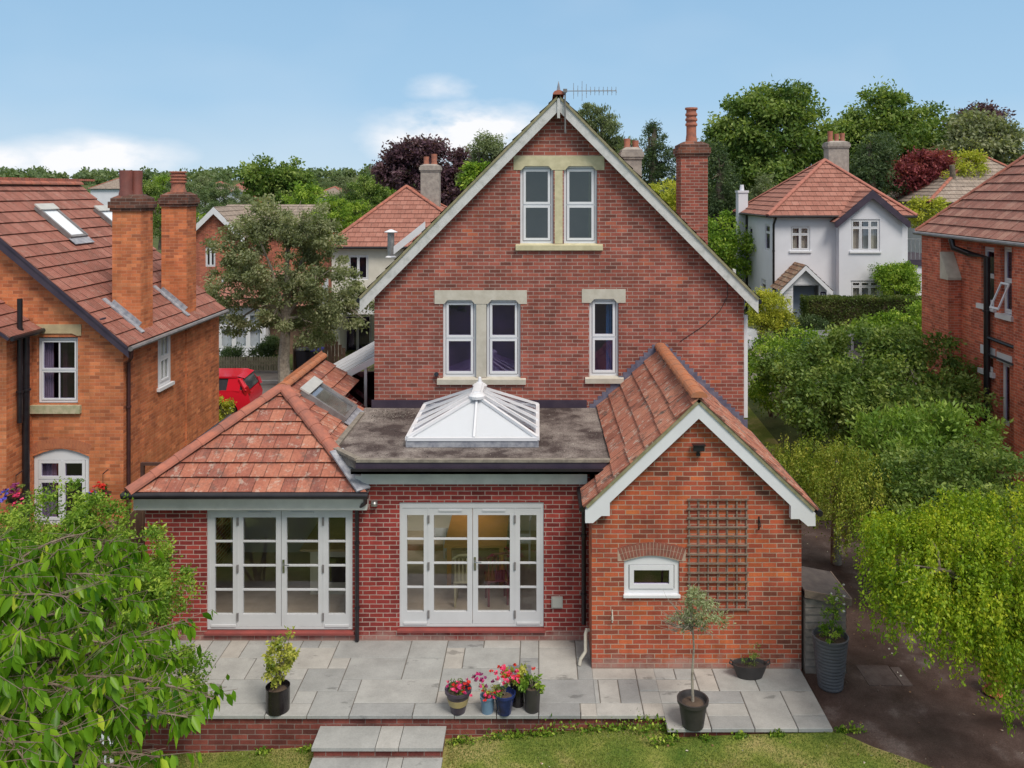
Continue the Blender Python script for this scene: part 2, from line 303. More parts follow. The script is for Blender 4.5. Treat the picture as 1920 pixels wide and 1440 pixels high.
L_WEEPY = leafm('leaf_weeping_yellow', ((0, (.05, .12, .008)), (.5, (.22, .33, .018)), (1, (.52, .52, .04))), .3)
L_PURPLE = leafm('leaf_purple', ((0, (0.056, 0.0288, 0.0448)), (.6, (0.12, 0.064, 0.088)), (1, (0.224, 0.144, 0.16))))
L_RED = leafm('leaf_red', ((0, (0.144, 0.032, 0.048)), (.6, (0.272, 0.064, 0.072)), (1, (0.416, 0.144, 0.128))))
L_YELL = leafm('leaf_variegated', ((0, (0.115, 0.196, 0.0287)), (.5, (0.368, 0.391, 0.069)), (1, (0.6, 0.552, 0.138))))
L_FAR = leafm('leaf_far', ((0, (0.0853, 0.132, 0.062)), (.6, (0.139, 0.194, 0.0853)), (1, (0.217, 0.256, 0.124))))
PETAL = {k: plain('petal_' + k, c, tuple(x * .75 for x in c), .6, 20) for k, c in dict(pink=(.75, .05, .16), magenta=(.50, .02, .16), purple=(.22, .02, .12), blue=(.12, .10, .55), red=(.60, .02, .01), white=(.75, .75, .72)).items()}

# ---------------------------------------------------------------- helpers
def wloc(o):
    v = Vector((0, 0, 0))
    while o is not None: v += o.location; o = o.parent
    return v
Z3 = Vector((0, 0, 1))
class Fr:
    def __init__(s, O, U, N): s.O, s.U, s.N = Vector(O), Vector(U).normalized(), Vector(N).normalized()
    def p(s, u, n, z): return s.O + s.U * u + s.N * n + Z3 * z
    def sh(s, u=0, n=0, z=0): return Fr(s.p(u, n, z), s.U, s.N)
WF = Fr((0, 0, 0), (1, 0, 0), (0, -1, 0))          # world frame: u = x, n = -y
class MB:
    def __init__(s): s.v = []; s.f = []; s.uv = []; s.r = []
    def add(s, vs, fs, uvs=None, r=0.0):
        b = len(s.v); s.v += [Vector(x) for x in vs]; s.f += [tuple(i + b for i in f) for f in fs]
        s.r += [r] * len(vs)
        s.uv += uvs if uvs else [None] * len(fs)
        return s
    def box(s, x0, x1, y0, y1, z0, z1, r=0.0): return s.fbox(WF, x0, x1, -y1, -y0, z0, z1, r)
    def fbox(s, fr, u0, u1, n0, n1, z0, z1, r=0.0):
        vs = [fr.p(u, n, z) for z in (z0, z1) for n in (n0, n1) for u in (u0, u1)]
        s.add(vs, [(0, 1, 3, 2), (4, 6, 7, 5), (0, 4, 5, 1), (2, 3, 7, 6), (0, 2, 6, 4), (1, 5, 7, 3)], r=r); return s
    def bar(s, a, b, w, h=None, up=Z3):
        a, b = Vector(a), Vector(b); h = h or w; d = (b - a).normalized()
        sd = d.cross(up)
        if sd.length < 1e-3: sd = d.cross(Vector((0, 1, 0)))
        sd.normalize(); u = sd.cross(d).normalized(); sd *= w / 2; u *= h / 2
        vs = [a - sd - u, a + sd - u, a + sd + u, a - sd + u, b - sd - u, b + sd - u, b + sd + u, b - sd + u]
        return s.add(vs, [(3, 2, 1, 0), (4, 5, 6, 7), (0, 1, 5, 4), (1, 2, 6, 5), (2, 3, 7, 6), (3, 0, 4, 7)])
    def tube(s, pts, rs, n=8, caps=True):
        pts = [Vector(p) for p in pts]; rs = rs if isinstance(rs, (list, tuple)) else [rs] * len(pts)
        rings = []; pr = None
        for i, p in enumerate(pts):
            d = (pts[min(i + 1, len(pts) - 1)] - pts[max(i - 1, 0)]).normalized()
            if pr is None: pr = d.orthogonal().normalized()
            pr = (pr - d * pr.dot(d)).normalized(); q = d.cross(pr)
            rings.append([p + (pr * cos(2 * pi * k / n) + q * sin(2 * pi * k / n)) * rs[i] for k in range(n)])
        vs = [v for r in rings for v in r]; fs = []
        for i in range(len(pts) - 1):
            for k in range(n): a = i * n + k; b2 = i * n + (k + 1) % n; fs.append((a, b2, b2 + n, a + n))
        if caps: fs.append(tuple(range(n))[::-1]); fs.append(tuple(range(len(vs) - n, len(vs))))
        return s.add(vs, fs)
    def lathe(s, c, prof, n=20, sy=1.0):
        c = Vector(c); vs = [c + Vector((r * cos(2 * pi * k / n), sy * r * sin(2 * pi * k / n), z)) for r, z in prof for k in range(n)]
        fs = [(i * n + k, i * n + (k + 1) % n, (i + 1) * n + (k + 1) % n, (i + 1) * n + k) for i in range(len(prof) - 1) for k in range(n)]
        fs.append(tuple(range(n))[::-1]); fs.append(tuple(range(len(vs) - n, len(vs))))
        return s.add(vs, fs)
    def prism(s, poly, d):
        """closed polygon (3D, planar) swept along vector d"""
        n = len(poly); d = Vector(d); P = [Vector(p) for p in poly]
        tr = tessellate_polygon([P]); vs = P + [p + d for p in P]
        fs = [tuple(t) for t in tr] + [tuple(i + n for i in t[::-1]) for t in tr] + [(i, (i + 1) % n, (i + 1) % n + n, i + n) for i in range(n)]
        return s.add(vs, fs)
    def build(s, name, m, parent=None, base=None, smooth=False):
        me = bpy.data.meshes.new(name)
        o = bpy.data.objects.new(name, me); SC.collection.objects.link(o)
        off = wloc(parent) if parent is not None else (Vector(base) if base is not None else Vector((0, 0, 0)))
        if parent is not None: o.parent = parent
        elif base is not None: o.location = base
        me.from_pydata([v - off for v in s.v], [], s.f)
        if any(u is not None for u in s.uv):
            ul = me.uv_layers.new(name='UVMap'); k = 0; flat = []
            for f, u in zip(s.f, s.uv):
                for j in range(len(f)): flat += list(u[j]) if u is not None else [0, 0]
            ul.data.foreach_set('uv', flat)
        if any(s.r): at = me.attributes.new('rnd', 'FLOAT', 'POINT'); at.data.foreach_set('value', s.r)
        me.materials.append(m)
        if smooth:
            me.polygons.foreach_set('use_smooth', [True] * len(me.polygons))
            me.set_sharp_from_angle(angle=R(40))
        return o
def tag(o, label=None, cat=None, group=None, kind=None):
    if label: o['label'] = label
    if cat: o['category'] = cat
    if group: o['group'] = group
    if kind: o['kind'] = kind
    return o
def thing(name, label, cat, loc, group=None):
    o = bpy.data.objects.new(name, None); SC.collection.objects.link(o); o.location = loc; o.empty_display_size = .2
    return tag(o, label, cat, group)
def struct(o): o['kind'] = 'structure'; return o
def dup(root, loc, label=None, rz=None):
    r = root.copy(); SC.collection.objects.link(r); r.location = loc
    if rz is not None: r.rotation_euler = (0, 0, rz)
    if label: r['label'] = label
    for ch in [c for c in bpy.data.objects if c.parent == root]:
        c = ch.copy(); SC.collection.objects.link(c); c.parent = r
        for g in [q for q in bpy.data.objects if q.parent == ch]:
            e = g.copy(); SC.collection.objects.link(e); e.parent = c
    return r
def clip(poly, a, k, keep_ge):
    out = []; n = len(poly)
    for i in range(n):
        p, q = poly[i], poly[(i + 1) % n]
        pi_ = (p[a] >= k - 1e-9) if keep_ge else (p[a] <= k + 1e-9); qi = (q[a] >= k - 1e-9) if keep_ge else (q[a] <= k + 1e-9)
        if pi_: out.append(p)
        if pi_ != qi:
            t = (k - p[a]) / (q[a] - p[a]); out.append((p[0] + (q[0] - p[0]) * t, p[1] + (q[1] - p[1]) * t))
    return out
def tiles(mb, poly, course=.33, tw=.30, t=.028, cols=True, seed=1, jit=.006):
    """a roof slope laid in overlapping courses of single tiles"""
    rr = random.Random(seed); P = [Vector(p) for p in poly]
    n = (P[1] - P[0]).cross(P[2] - P[1]).normalized()
    if n.z < 0: n = -n
    U = n.cross(Z3).normalized(); V = n.cross(U)
    if V.z < 0: V = -V
    O = min(P, key=lambda p: p.dot(V)); q = [((p - O).dot(U), (p - O).dot(V)) for p in P]
    v1 = max(b for a, b in q); ua = min(a for a, b in q); ub = max(a for a, b in q)
    nr = int(math.ceil(v1 / course))
    for r in range(nr):
        a, b = r * course, (r + 1) * course
        strip = clip(clip(q, 1, a, True), 1, b, False)
        if len(strip) < 3: continue
        su = (.5 * tw if r % 2 else 0)
        us = [ua - tw + su + i * tw for i in range(int((ub - ua) / tw) + 4)] if cols else [ua - .01, ub + .01]
        for c0, c1 in zip(us[:-1], us[1:]):
            cell = clip(clip(strip, 0, c0, True), 0, c1, False)
            if len(cell) < 3: continue
            tt = t + rr.uniform(0, jit) * (1 if cols else 0); lf = rr.uniform(0, jit * .4)
            def pt(x, y, low=False):
                h = tt * (b - y) / course + lf
                return O + U * x + V * y + n * (0 if low else h)
            ar = sum(cell[i][0] * cell[(i + 1) % len(cell)][1] - cell[(i + 1) % len(cell)][0] * cell[i][1] for i in range(len(cell)))
            if abs(ar) < 1e-5: continue
            vs = [pt(*c) for c in cell]
            uv = [((c[0] - ua - su) / tw + 50, r + .02 + .96 * (c[1] - a) / course) for c in cell]
            mb.add(vs, [tuple(range(len(vs)))], [uv])
            for i in range(len(cell)):
                p, s2 = cell[i], cell[(i + 1) % len(cell)]
                if abs(p[1] - a) < 1e-6 and abs(s2[1] - a) < 1e-6 or (cols and abs(p[0] - s2[0]) < 1e-6):
                    k = ((p[0] - ua - su) / tw + 50.0, r + .03)
                    mb.add([pt(*p), pt(*s2), pt(*s2, True), pt(*p, True)], [(0, 1, 2, 3)], [[k] * 4])
    return n
def under(mb, poly, n, t0=.004, t1=.07):
    P = [Vector(p) - n * t0 for p in poly]; mb.prism(P, -n * (t1 - t0))
def ridge(mb, a, b, r=.12, seg=.42, seed=0):
    a, b = Vector(a), Vector(b); L = (b - a).length; d = (b - a) / L; k = max(1, round(L / seg)); rr = random.Random(seed)
    sd = d.cross(Z3).normalized(); up = sd.cross(d).normalized()
    for i in range(k):
        p0 = a + d * (L * i / k - .02); p1 = a + d * (L * (i + 1) / k); vs = []
        for p, q in ((p0, r * 1.08), (p1, r * .98)):
            for j in range(9):
                an = pi * j / 8; vs.append(p + sd * cos(an) * q + up * (sin(an) * q * .75 - .03 + rr.uniform(0, .004)))
        fs = [(j, j + 1, j + 10, j + 9) for j in range(8)] + [tuple(range(9)), tuple(range(17, 8, -1))]
        mb.add(vs, fs)
def wall(mb, fr, poly, holes=(), t=.25, n0=0.0):
    """poly and holes as (u,z) lists: front face with openings, reveals and a back face"""
    loops = [poly] + [list(h) for h in holes]
    for n in (n0, n0 - t):
        L3 = [[Vector((a, b, 0)) for a, b in l] for l in loops]; tr = tessellate_polygon(L3)
        mb.add([fr.p(a, n, b) for l in loops for a, b in l], [tuple(x) for x in tr])
    for l in loops:
        k = len(l)
        for i in range(k):
            a, b = l[i], l[(i + 1) % k]
            mb.add([fr.p(a[0], n0, a[1]), fr.p(b[0], n0, b[1]), fr.p(b[0], n0 - t, b[1]), fr.p(a[0], n0 - t, a[1])], [(0, 1, 2, 3)])
def rect(u0, u1, z0, z1): return [(u0, z0), (u1, z0), (u1, z1), (u0, z1)]
def frame(mb, fr, u0, u1, z0, z1, w, n0, n1, wb=None, wt=None):
    wb = w if wb is None else wb; wt = w if wt is None else wt
    mb.fbox(fr, u0, u0 + w, n0, n1, z0, z1); mb.fbox(fr, u1 - w, u1, n0, n1, z0, z1)
    mb.fbox(fr, u0 + w, u1 - w, n0, n1, z0, z0 + wb); mb.fbox(fr, u0 + w, u1 - w, n0, n1, z1 - wt, z1)
def window(parent, fr, u0, u1, z0, z1, lights, n=-.07, fw=.055, sw=.045, m=None, gm=None, gbars=(), name='window', curtain=None, cm=None, cd=.14):
    """lights: list of (u fraction 0..1 a,b, z fraction a,b) sashes"""
    m = m or WHITE; gm = gm or GLASSD; mb = MB(); frame(mb, fr, u0, u1, z0, z1, fw, n - .05, n)
    iu0, iu1, iz0, iz1 = u0 + fw, u1 - fw, z0 + fw, z1 - fw; U = lambda f: iu0 + (iu1 - iu0) * f; ZZ = lambda f: iz0 + (iz1 - iz0) * f
    zs = sorted({l[3] for l in lights if l[3] < 1}); us = sorted({l[1] for l in lights if l[1] < 1})
    for a in us: mb.fbox(fr, U(a) - .016, U(a) + .016, n - .045, n - .002, iz0, iz1)
    for a in zs: mb.fbox(fr, iu0, iu1, n - .042, n - .004, ZZ(a) - .014, ZZ(a) + .014)
    w_ = mb.build(name, m, parent)
    g = MB(); s = MB()
    for a, b, c, d2 in lights:
        x0, x1, y0, y1 = U(a) + .012, U(b) - .012, ZZ(c) + .010, ZZ(d2) - .010
        frame(s, fr, x0, x1, y0, y1, sw, n - .035, n + .014)
        for k in gbars:
            if k[0] == 'v': s.fbox(fr, x0 + (x1 - x0) * k[1] - .011, x0 + (x1 - x0) * k[1] + .011, n - .03, n + .004, y0 + sw, y1 - sw)
            else: s.fbox(fr, x0 + sw, x1 - sw, n - .03, n + .003, y0 + (y1 - y0) * k[1] - .011, y0 + (y1 - y0) * k[1] + .011)
        g.fbox(fr, x0 + sw * .9, x1 - sw * .9, n - .022, n - .014, y0 + sw * .9, y1 - sw * .9)
    s.build('sash', m, w_); g.build('pane', gm, w_)
    if curtain:
        c = MB()
        for a, b in curtain:
            k = 7; x0, x1 = U(a), U(b)
            for i in range(k):
                xa, xb = x0 + (x1 - x0) * i / k, x0 + (x1 - x0) * (i + 1) / k
                dn = .03 if i % 2 else .0; dn2 = .0 if i % 2 else .03
                c.add([fr.p(xa, n - cd - dn, iz0), fr.p(xb, n - cd - dn2, iz0), fr.p(xb, n - cd - dn2, iz1), fr.p(xa, n - cd - dn, iz1)], [(0, 1, 2, 3)])
        c.build('curtain', cm or CURTW, w_)
    return w_
def fill_mesh(name, V, loops, totals, m, rnd, parent=None, smooth=False):
    me = bpy.data.meshes.new(name); off = np.array(wloc(parent)) if parent is not None else 0
    me.vertices.add(len(V)); me.vertices.foreach_set('co', (V - off).astype(np.float32).ravel())
    me.loops.add(len(loops)); me.loops.foreach_set('vertex_index', loops.astype(np.int32))
    me.polygons.add(len(totals)); st = np.concatenate(([0], np.cumsum(totals)[:-1]))
    me.polygons.foreach_set('loop_start', st.astype(np.int32))
    me.update(calc_edges=True)
    at = me.attributes.new('rnd', 'FLOAT', 'POINT'); at.data.foreach_set('value', rnd.astype(np.float32))
    me.materials.append(m); o = bpy.data.objects.new(name, me); SC.collection.objects.link(o)
    if parent is not None: o.parent = parent
    return o
def nrm(a): return a / np.maximum(np.linalg.norm(a, axis=1, keepdims=True), 1e-6)
def leaves(name, P, D, L, Wd, m, rnd, parent, rg, fancy=False):
    N = len(P); D = nrm(D); S = nrm(np.cross(D, nrm(rg.normal(size=(N, 3))))); Nn = np.cross(S, D)
    L = L[:, None]; Wd = Wd[:, None] * .5
    if not fancy:
        V = np.stack([P, P + D * L * .45 + S * Wd + Nn * L * .08, P + D * L, P + D * L * .45 - S * Wd + Nn * L * .08], 1).reshape(-1, 3)
        return fill_mesh(name, V, np.arange(4 * N), np.full(N, 4), m, np.repeat(rnd, 4), parent)
    dr = np.array([0, 0, -1.0])[None] * L
    m1 = P + D * L * .33 - dr * -.03; m2 = P + D * L * .68 + dr * .04; tip = P + D * L + dr * .13
    V = np.stack([P, m1, m2, tip, m1 + S * Wd * .92 + Nn * Wd * .35, m2 + S * Wd * .8 + Nn * Wd * .3, m1 - S * Wd * .92 + Nn * Wd * .35, m2 - S * Wd * .8 + Nn * Wd * .3], 1).reshape(-1, 3)
    pat = np.array([0, 1, 4, 1, 2, 5, 4, 2, 3, 5, 0, 6, 1, 1, 6, 7, 2, 2, 7, 3]); tot = np.array([3, 4, 3, 3, 4, 3])
    lp = (pat[None] + 8 * np.arange(N)[:, None]).ravel()
    return fill_mesh(name, V, lp, np.tile(tot, N), m, np.repeat(rnd, 8), parent)
def clumps(c, rad, n, rg, inner=.45, zmin=-1.0, lump=.18):
    d = nrm(rg.normal(size=(n * 3, 3))); d = d[d[:, 2] > zmin][:n]; k = len(d)
    rr = rg.uniform(inner, 1.0, k) ** .6
    rr = rr * (1 + lump * np.sin(d[:, 0] * 5 + rg.uniform(0, 6)) * np.cos(d[:, 2] * 4 + rg.uniform(0, 6)))
    return np.array(c) + d * rr[:, None] * np.array(rad), d
def foliage(name, lobes, m, n, size, parent, seed, cr=.3, nc=None, droop=.1, inner=.4, asp=.5, fancy=False, zmin=-1.0, flat=.7, curtain=0.0):
    """lobes: list of (centre, radii); leaves gathered in clumps over each lobe"""
    rg = np.random.default_rng(seed); PP, DD, RR = [], [], []
    vol = [np.cbrt(r[0] * r[1] * r[2]) ** 2 for c, r in lobes]; tv = sum(vol)
    for (c, r), v in zip(lobes, vol):
        nl = int(n * v / tv); k = nc or max(6, int(nl / 90)); k = max(4, int(k * (v / tv) if nc else k))
        C, d = clumps(c, r, k, rg, inner, zmin); k = len(C)
        idx = rg.integers(0, k, nl); s = cr * rg.uniform(.6, 1.3, k)
        g = rg.normal(size=(nl, 3)) * np.array([1, 1, flat]) * .5; ln = np.linalg.norm(g, axis=1, keepdims=True); g = g / np.maximum(1, ln / 1.1)
        P = C[idx] + g * s[idx][:, None]
        if curtain:
            ns = 9; si = rg.integers(0, ns, nl); so_ = rg.normal(size=(k, ns, 3)) * .42; so_[:, :, 2] *= .5; sl_ = rg.uniform(.25, 1.25, (k, ns))[idx, si]
            P = C[idx] + so_[idx, si] * s[idx][:, None] + rg.normal(size=(nl, 3)) * size * .45
            f = rg.uniform(0, 1, nl) * curtain * sl_; P[:, 2] -= f
            P[:, :2] += d[idx][:, :2] * np.sqrt(f)[:, None] * .16
        D = d[idx] * .5 + rg.normal(size=(nl, 3)) * .7 + np.array([0, 0, -droop * 3])
        PP.append(P); DD.append(D); RR.append(np.clip(rg.uniform(0, 1, k)[idx] * .55 + rg.uniform(0, 1, nl) * .45, 0, 1))
    P, D, rn = map(np.concatenate, (PP, DD, RR)); L = size * rg.uniform(.6, 1.3, len(P))
    return leaves(name, P, D, L, L * asp, m, rn, parent, rg, fancy)
def limbs(mb, base, top, r0, lobes, rg, n=7, fork=.45, sub=2):
    base, top = Vector(base), Vector(top); pts = [base]
    for i in range(1, 5):
        p = base.lerp(top, i / 4); p += Vector((rg.uniform(-1, 1), rg.uniform(-1, 1), 0)) * r0 * .5; pts.append(p)
    mb.tube(pts, [r0 * 1.25, r0, r0 * .85, r0 * .65, r0 * .4], 9)
    for i in range(n):
        c, r = lobes[i % len(lobes)]; t = fork + (1 - fork) * rg.uniform(0, .8); a = base.lerp(top, t)
        e = Vector(c) + Vector([rg.uniform(-.75, .75) * q for q in r]); mid = a.lerp(e, .5) + Vector((0, 0, (e - a).length * .12))
        q = r0 * .38; mb.tube([a, mid, e], [q, q * .6, q * .15], 6)
        for j in range(sub):
            f = e + Vector([rg.uniform(-.4, .4) * x for x in r]); mb.tube([mid.lerp(e, .3), mid.lerp(f, .7), f], [q * .4, q * .25, q * .06], 5)
def tree(name, label, cat, base, lobes, m, n, size, seed, tr=.2, th=None, bark=None, group=None, nl=8, **k):
    base = Vector(base); root = thing(name, label, cat, base, group); rg = random.Random(seed)
    top = Vector((sum(c[0] for c, r in lobes) / len(lobes), sum(c[1] for c, r in lobes) / len(lobes), th or max(c[2] for c, r in lobes)))
    mb = MB(); limbs(mb, base, top, tr, lobes, rg, nl); mb.build('trunk', bark or BARK, root, smooth=True)
    foliage('crown', lobes, m, n, size, root, seed, **k); return root
def shrub(name, label, cat, base, lobes, m, n, size, seed, group=None, stems=5, **k):
    base = Vector(base); root = thing(name, label, cat, base, group); rg = random.Random(seed); mb = MB()
    for i in range(stems):
        c, r = lobes[i % len(lobes)]; e = Vector(c) + Vector([rg.uniform(-.5, .5) * q for q in r]); b0 = base + Vector((rg.uniform(-.1, .1), rg.uniform(-.1, .1), -.02))
        mb.tube([b0, b0.lerp(e, .5) + Vector((rg.uniform(-.1, .1), 0, .1)), e], [.03, .02, .006], 6)
    mb.build('stem', BARK, root, smooth=True); foliage('foliage', lobes, m, n, size, root, seed, **k); return root
def PX(x, y, D): return Vector(((x - CXP) * D / FP, D, H - (y - CYP) * D / FP))
def sm(a, b, x): t = min(1, max(0, (x - a) / (b - a))); return t * t * (3 - 2 * t)
def ip(x, xs, ys):
    if x <= xs[0]: return ys[0]
    for i in range(len(xs) - 1):
        if x <= xs[i + 1]: return ys[i] + (ys[i + 1] - ys[i]) * (x - xs[i]) / (xs[i + 1] - xs[i])
    return ys[-1]
def g(x, y):
    front = ip(x, (-8, -4.6, -1.3, 1.9, 4.1, 6), (-.62, -.56, -.36, -.15, -.05, -.05))
    z = front * (1 - sm(12.3, 14.5, y)) - .05 * sm(12.3, 14.5, y)
    z += 1.25 * sm(20, 38, y) * sm(5.0, 9.0, x)
    z += .8 * sm(50, 110, y) * sm(-60, 40, x) * 3 + 1.5 * sm(60, 300, y)
    return z
# ---------------------------------------------------------------- ground, roads, paving
def grid(name, xs, ys, f, m, dz=0.0):
    V = [Vector((x, y, f(x, y) + dz)) for y in ys for x in xs]; nx = len(xs)
    fs = [(j * nx + i, j * nx + i + 1, (j + 1) * nx + i + 1, (j + 1) * nx + i) for j in range(len(ys) - 1) for i in range(nx - 1)]
    mb = MB(); mb.add(V, fs); o = mb.build(name, m, smooth=True); return struct(o)
def lin(a, b, n): return [a + (b - a) * i / (n - 1) for i in range(n)]
GX = lin(-900, -60, 18) + lin(-40, -9, 10) + lin(-8, 12, 41) + lin(13, 60, 24) + lin(80, 900, 18)
GY = lin(-60, 6, 8) + lin(7, 16, 28) + lin(17, 60, 44) + lin(66, 120, 10) + lin(150, 2400, 24)
grid('ground', GX, GY, g, FIELD, -.02)
grid('lawn', lin(-8, 4.1, 26), lin(5, 12.2, 20), g, LAWN, .0)
rx = lambda y: ip(y, (5, 10.2, 11.0, 11.7, 12.2), (7.6, 6.0, 5.3, 4.25, 4.0))      # curved lawn edge
def lawn_right():
    mb = MB(); ys = lin(5, 11.82, 24)
    for i in range(len(ys) - 1):
        a, b = ys[i], ys[i + 1]; mb.add([(4.1, a, g(4.1, a) + .002), (rx(a), a, g(6, a) + .002), (rx(b), b, g(6, b) + .002), (4.1, b, g(4.1, b) + .002)], [(0, 1, 2, 3)])
    return struct(mb.build('lawn_corner', LAWN))
lawn_right()
grid('driveway', lin(4.05, 12, 17), lin(5, 21, 33), g, DRIVE, -.006)
mb = MB(); mb.box(5.02, 5.52, 12.95, 13.5, -.12, -.050); mb.box(5.535, 5.68, 12.95, 13.45, -.12, -.048); struct(mb.build('drive_slab', plain('old_concrete', (.08, .055, .048), (.12, .09, .08), .9, 7, .4)))
grid('side_lawn', lin(4.25, 7.0, 8), lin(19.4, 29, 16), g, LAWN, .006)
grid('road', lin(-45, 45, 60), lin(29.2, 33.0, 6), g, ROADM, .01)
grid('pavement', lin(-45, 45, 60), lin(33.02, 34.4, 5), g, PAVEM, .12)
mb = MB()
for i in range(90):
    x = -45 + i; mb.add([(x, 33.0, g(x, 33)), (x + 1, 33.0, g(x + 1, 33)), (x + 1, 33.0, g(x + 1, 33) + .125), (x, 33.0, g(x, 33) + .125), (x, 33.12, g(x, 33) + .125), (x + 1, 33.12, g(x + 1, 33) + .125)], [(0, 1, 2, 3), (3, 2, 5, 4)])
struct(mb.build('kerb', KERB))
# distant hill ridge and the wood on it
def hill(x, y):
    t = max(0, 1 - abs(y - 620) / 260); e = 1 - sm(150, 420, x) * .2
    return (13.5 * sm(0, 1, t) + 3.0 * noise.noise(Vector((x * .006, y * .006, 2))) * t) * e - 3 * (1 - t)
grid('hills', lin(-700, 500, 60), lin(370, 870, 24), hill, FIELD, 1.2)
rg = np.random.default_rng(5)
def wood(name, n, x0, x1, y0, y1, hz, zf, size, m, seed, hgt):
    rg = np.random.default_rng(seed); k = 260
    cx, cy = rg.uniform(x0, x1, k), rg.uniform(y0, y1, k); hh = rg.uniform(.5, 1.2, k) * hgt
    idx = rg.integers(0, k, n); q = rg.normal(size=(n, 3)) * .42; ln = np.linalg.norm(q, axis=1, keepdims=True); q /= np.maximum(1, ln)
    z0 = np.array([zf(a, b) for a, b in zip(cx, cy)])
    P = np.stack([cx[idx] + q[:, 0] * hh[idx] * .8, cy[idx] + q[:, 1] * hh[idx] * .8, z0[idx] + hh[idx] * (.55 + q[:, 2] * .55)], 1)
    rn = np.clip(rg.uniform(0, 1, k)[idx] * .6 + rg.uniform(0, .4, n), 0, 1); L = size * rg.uniform(.6, 1.3, n)
    o = leaves(name, P, rg.normal(size=(n, 3)), L, L * .8, m, rn, None, rg)
    return tag(o, hz, 'woodland', kind='stuff')
wood('distant_woodland', 42000, -480, 60, 520, 660, 'dark band of far woodland along the hill on the horizon', lambda a, b: hill(a, b) + 1, 2.2, L_FAR, 11, 8)
wood('valley_woodland', 40000, -190, 10, 150, 360, 'mass of green trees on the slope among the far roofs', lambda a, b: g(a, b), 1.5, L_FAR, 12, 6.5)

# patio: sandstone flags in random courses
def patio():
    rr = random.Random(14); u = .30; mb = MB(); X0, Y0 = -6.9, 11.83
    nx, ny = 38, 12; occ = [[False] * ny for _ in range(nx)]
    sizes = [(3, 2), (2, 2), (2, 3), (2, 1), (3, 2), (2, 2), (1, 2), (3, 1), (4, 2), (1, 1)]
    regs = [(-6.8, 1.79, 12.13, 14.155), (-6.8, .84, 14.155, 14.156), (1.79, 4.08, 11.83, 13.325), (.835, 1.79, 13.3, 13.301)]
    for j in range(ny):
        for i in range(nx):
            if occ[i][j]: continue
            opts = sizes[:]; rr.shuffle(opts)
            for w_, h_ in opts + [(1, 1)]:
                if i + w_ <= nx and j + h_ <= ny and all(not occ[i + a][j + b] for a in range(w_) for b in range(h_)): break
            for a in range(w_):
                for b in range(h_): occ[i + a][j + b] = True
            x0, x1, y0, y1 = X0 + i * u, X0 + (i + w_) * u, Y0 + j * u, Y0 + (j + h_) * u
            for (a0, a1, b0, b1) in ((-6.8, .83, 12.13, 14.155), (.83, 1.79, 12.13, 13.325), (1.79, 4.08, 11.83, 13.325)):
                c0, c1, d0, d1 = max(x0, a0), min(x1, a1), max(y0, b0), min(y1, b1)
                if c1 - c0 < .03 or d1 - d0 < .03: continue
                ga, gb = (.0 if c0 > x0 + .001 else .006), (.0 if c1 < x1 - .001 else .006)
                if a0 == -6.8 and c1 == .83 or a0 == .83: gb = gb
                z = rr.uniform(-.002, .003); r = rr.random() * .98 + .01
                bv = .007; e0, e1, f0, f1 = c0 + ga, c1 - gb, d0 + .006, d1 - .006
                vs = [(e0, f0, -.05), (e1, f0, -.05), (e1, f1, -.05), (e0, f1, -.05), (e0, f0, z - bv), (e1, f0, z - bv), (e1, f1, z - bv), (e0, f1, z - bv),
                      (e0 + bv, f0 + bv, z), (e1 - bv, f0 + bv, z), (e1 - bv, f1 - bv, z), (e0 + bv, f1 - bv, z)]
                mb.add(vs, [(8, 9, 10, 11)] + [(k, (k + 1) % 4, (k + 1) % 4 + 4, k + 4) for k in range(4)] + [(k + 4, (k + 1) % 4 + 4, (k + 1) % 4 + 8, k + 8) for k in range(4)], r=r)
    struct(mb.build('patio_paving', PAVE))
    mb = MB(); mb.box(-6.79, 1.82, 12.24, 14.3, -.30, -.012); mb.box(1.90, 4.06, 11.94, 13.45, -.30, -.0125); mb.box(-6.79, .9, 13.9, 14.4, -.29, -.0122)
    struct(mb.build('patio_bed', JOINT))
patio()
lw = thing('retaining_wall', 'low weathered brick wall holding up the patio above the lawn', 'wall', (-2, 12.2, -.4))
mb = MB(); wall(mb, Fr((0, 12.18, 0), (1, 0, 0), (0, -1, 0)), [(-6.8, -.9), (1.80, -.6), (1.80, -.052), (-6.8, -.052)], t=.2)
mb.build('brickwork', B_WALLET, lw)
mb = MB(); wall(mb, Fr((0, 11.88, 0), (1, 0, 0), (0, -1, 0)), [(1.81, -.6), (4.07, -.4), (4.07, -.052), (1.81, -.052)], t=.2)
wall(mb, Fr((1.81, 0, 0), (0, -1, 0), (-1, 0, 0)), [(-12.17, -.6), (-11.88, -.6), (-11.88, -.052), (-12.17, -.052)], t=.1)
mb.build('return_brickwork', B_WALLET, lw)
st = thing('garden_steps', 'two wide sandstone steps with brick risers leading down from the patio', 'steps', (-2.2, 11.6, -.5))
for k, (z, ya, yb, xs) in enumerate(((-.168, 11.68, 12.165, (-3.11, -2.24, -1.92, -1.31)), (-.30, 11.16, 11.70, (-3.09, -2.05, -1.85, -1.31)))):
    for i in range(3):
        mb = MB(); mb.box(xs[i] + (.005 if i else 0), xs[i + 1] - .005, ya, yb - .01 * k - .005, z - .045, z, r=(.35, .75, .45)[i] - k * .1); mb.build('tread_slab', PAVE, st)
    mb = MB(); wall(mb, Fr((0, ya + .03, 0), (1, 0, 0), (0, -1, 0)), rect(-3.09, -1.33, z - .5, z - .047), t=.4); mb.build('riser', B_WALLET, st)
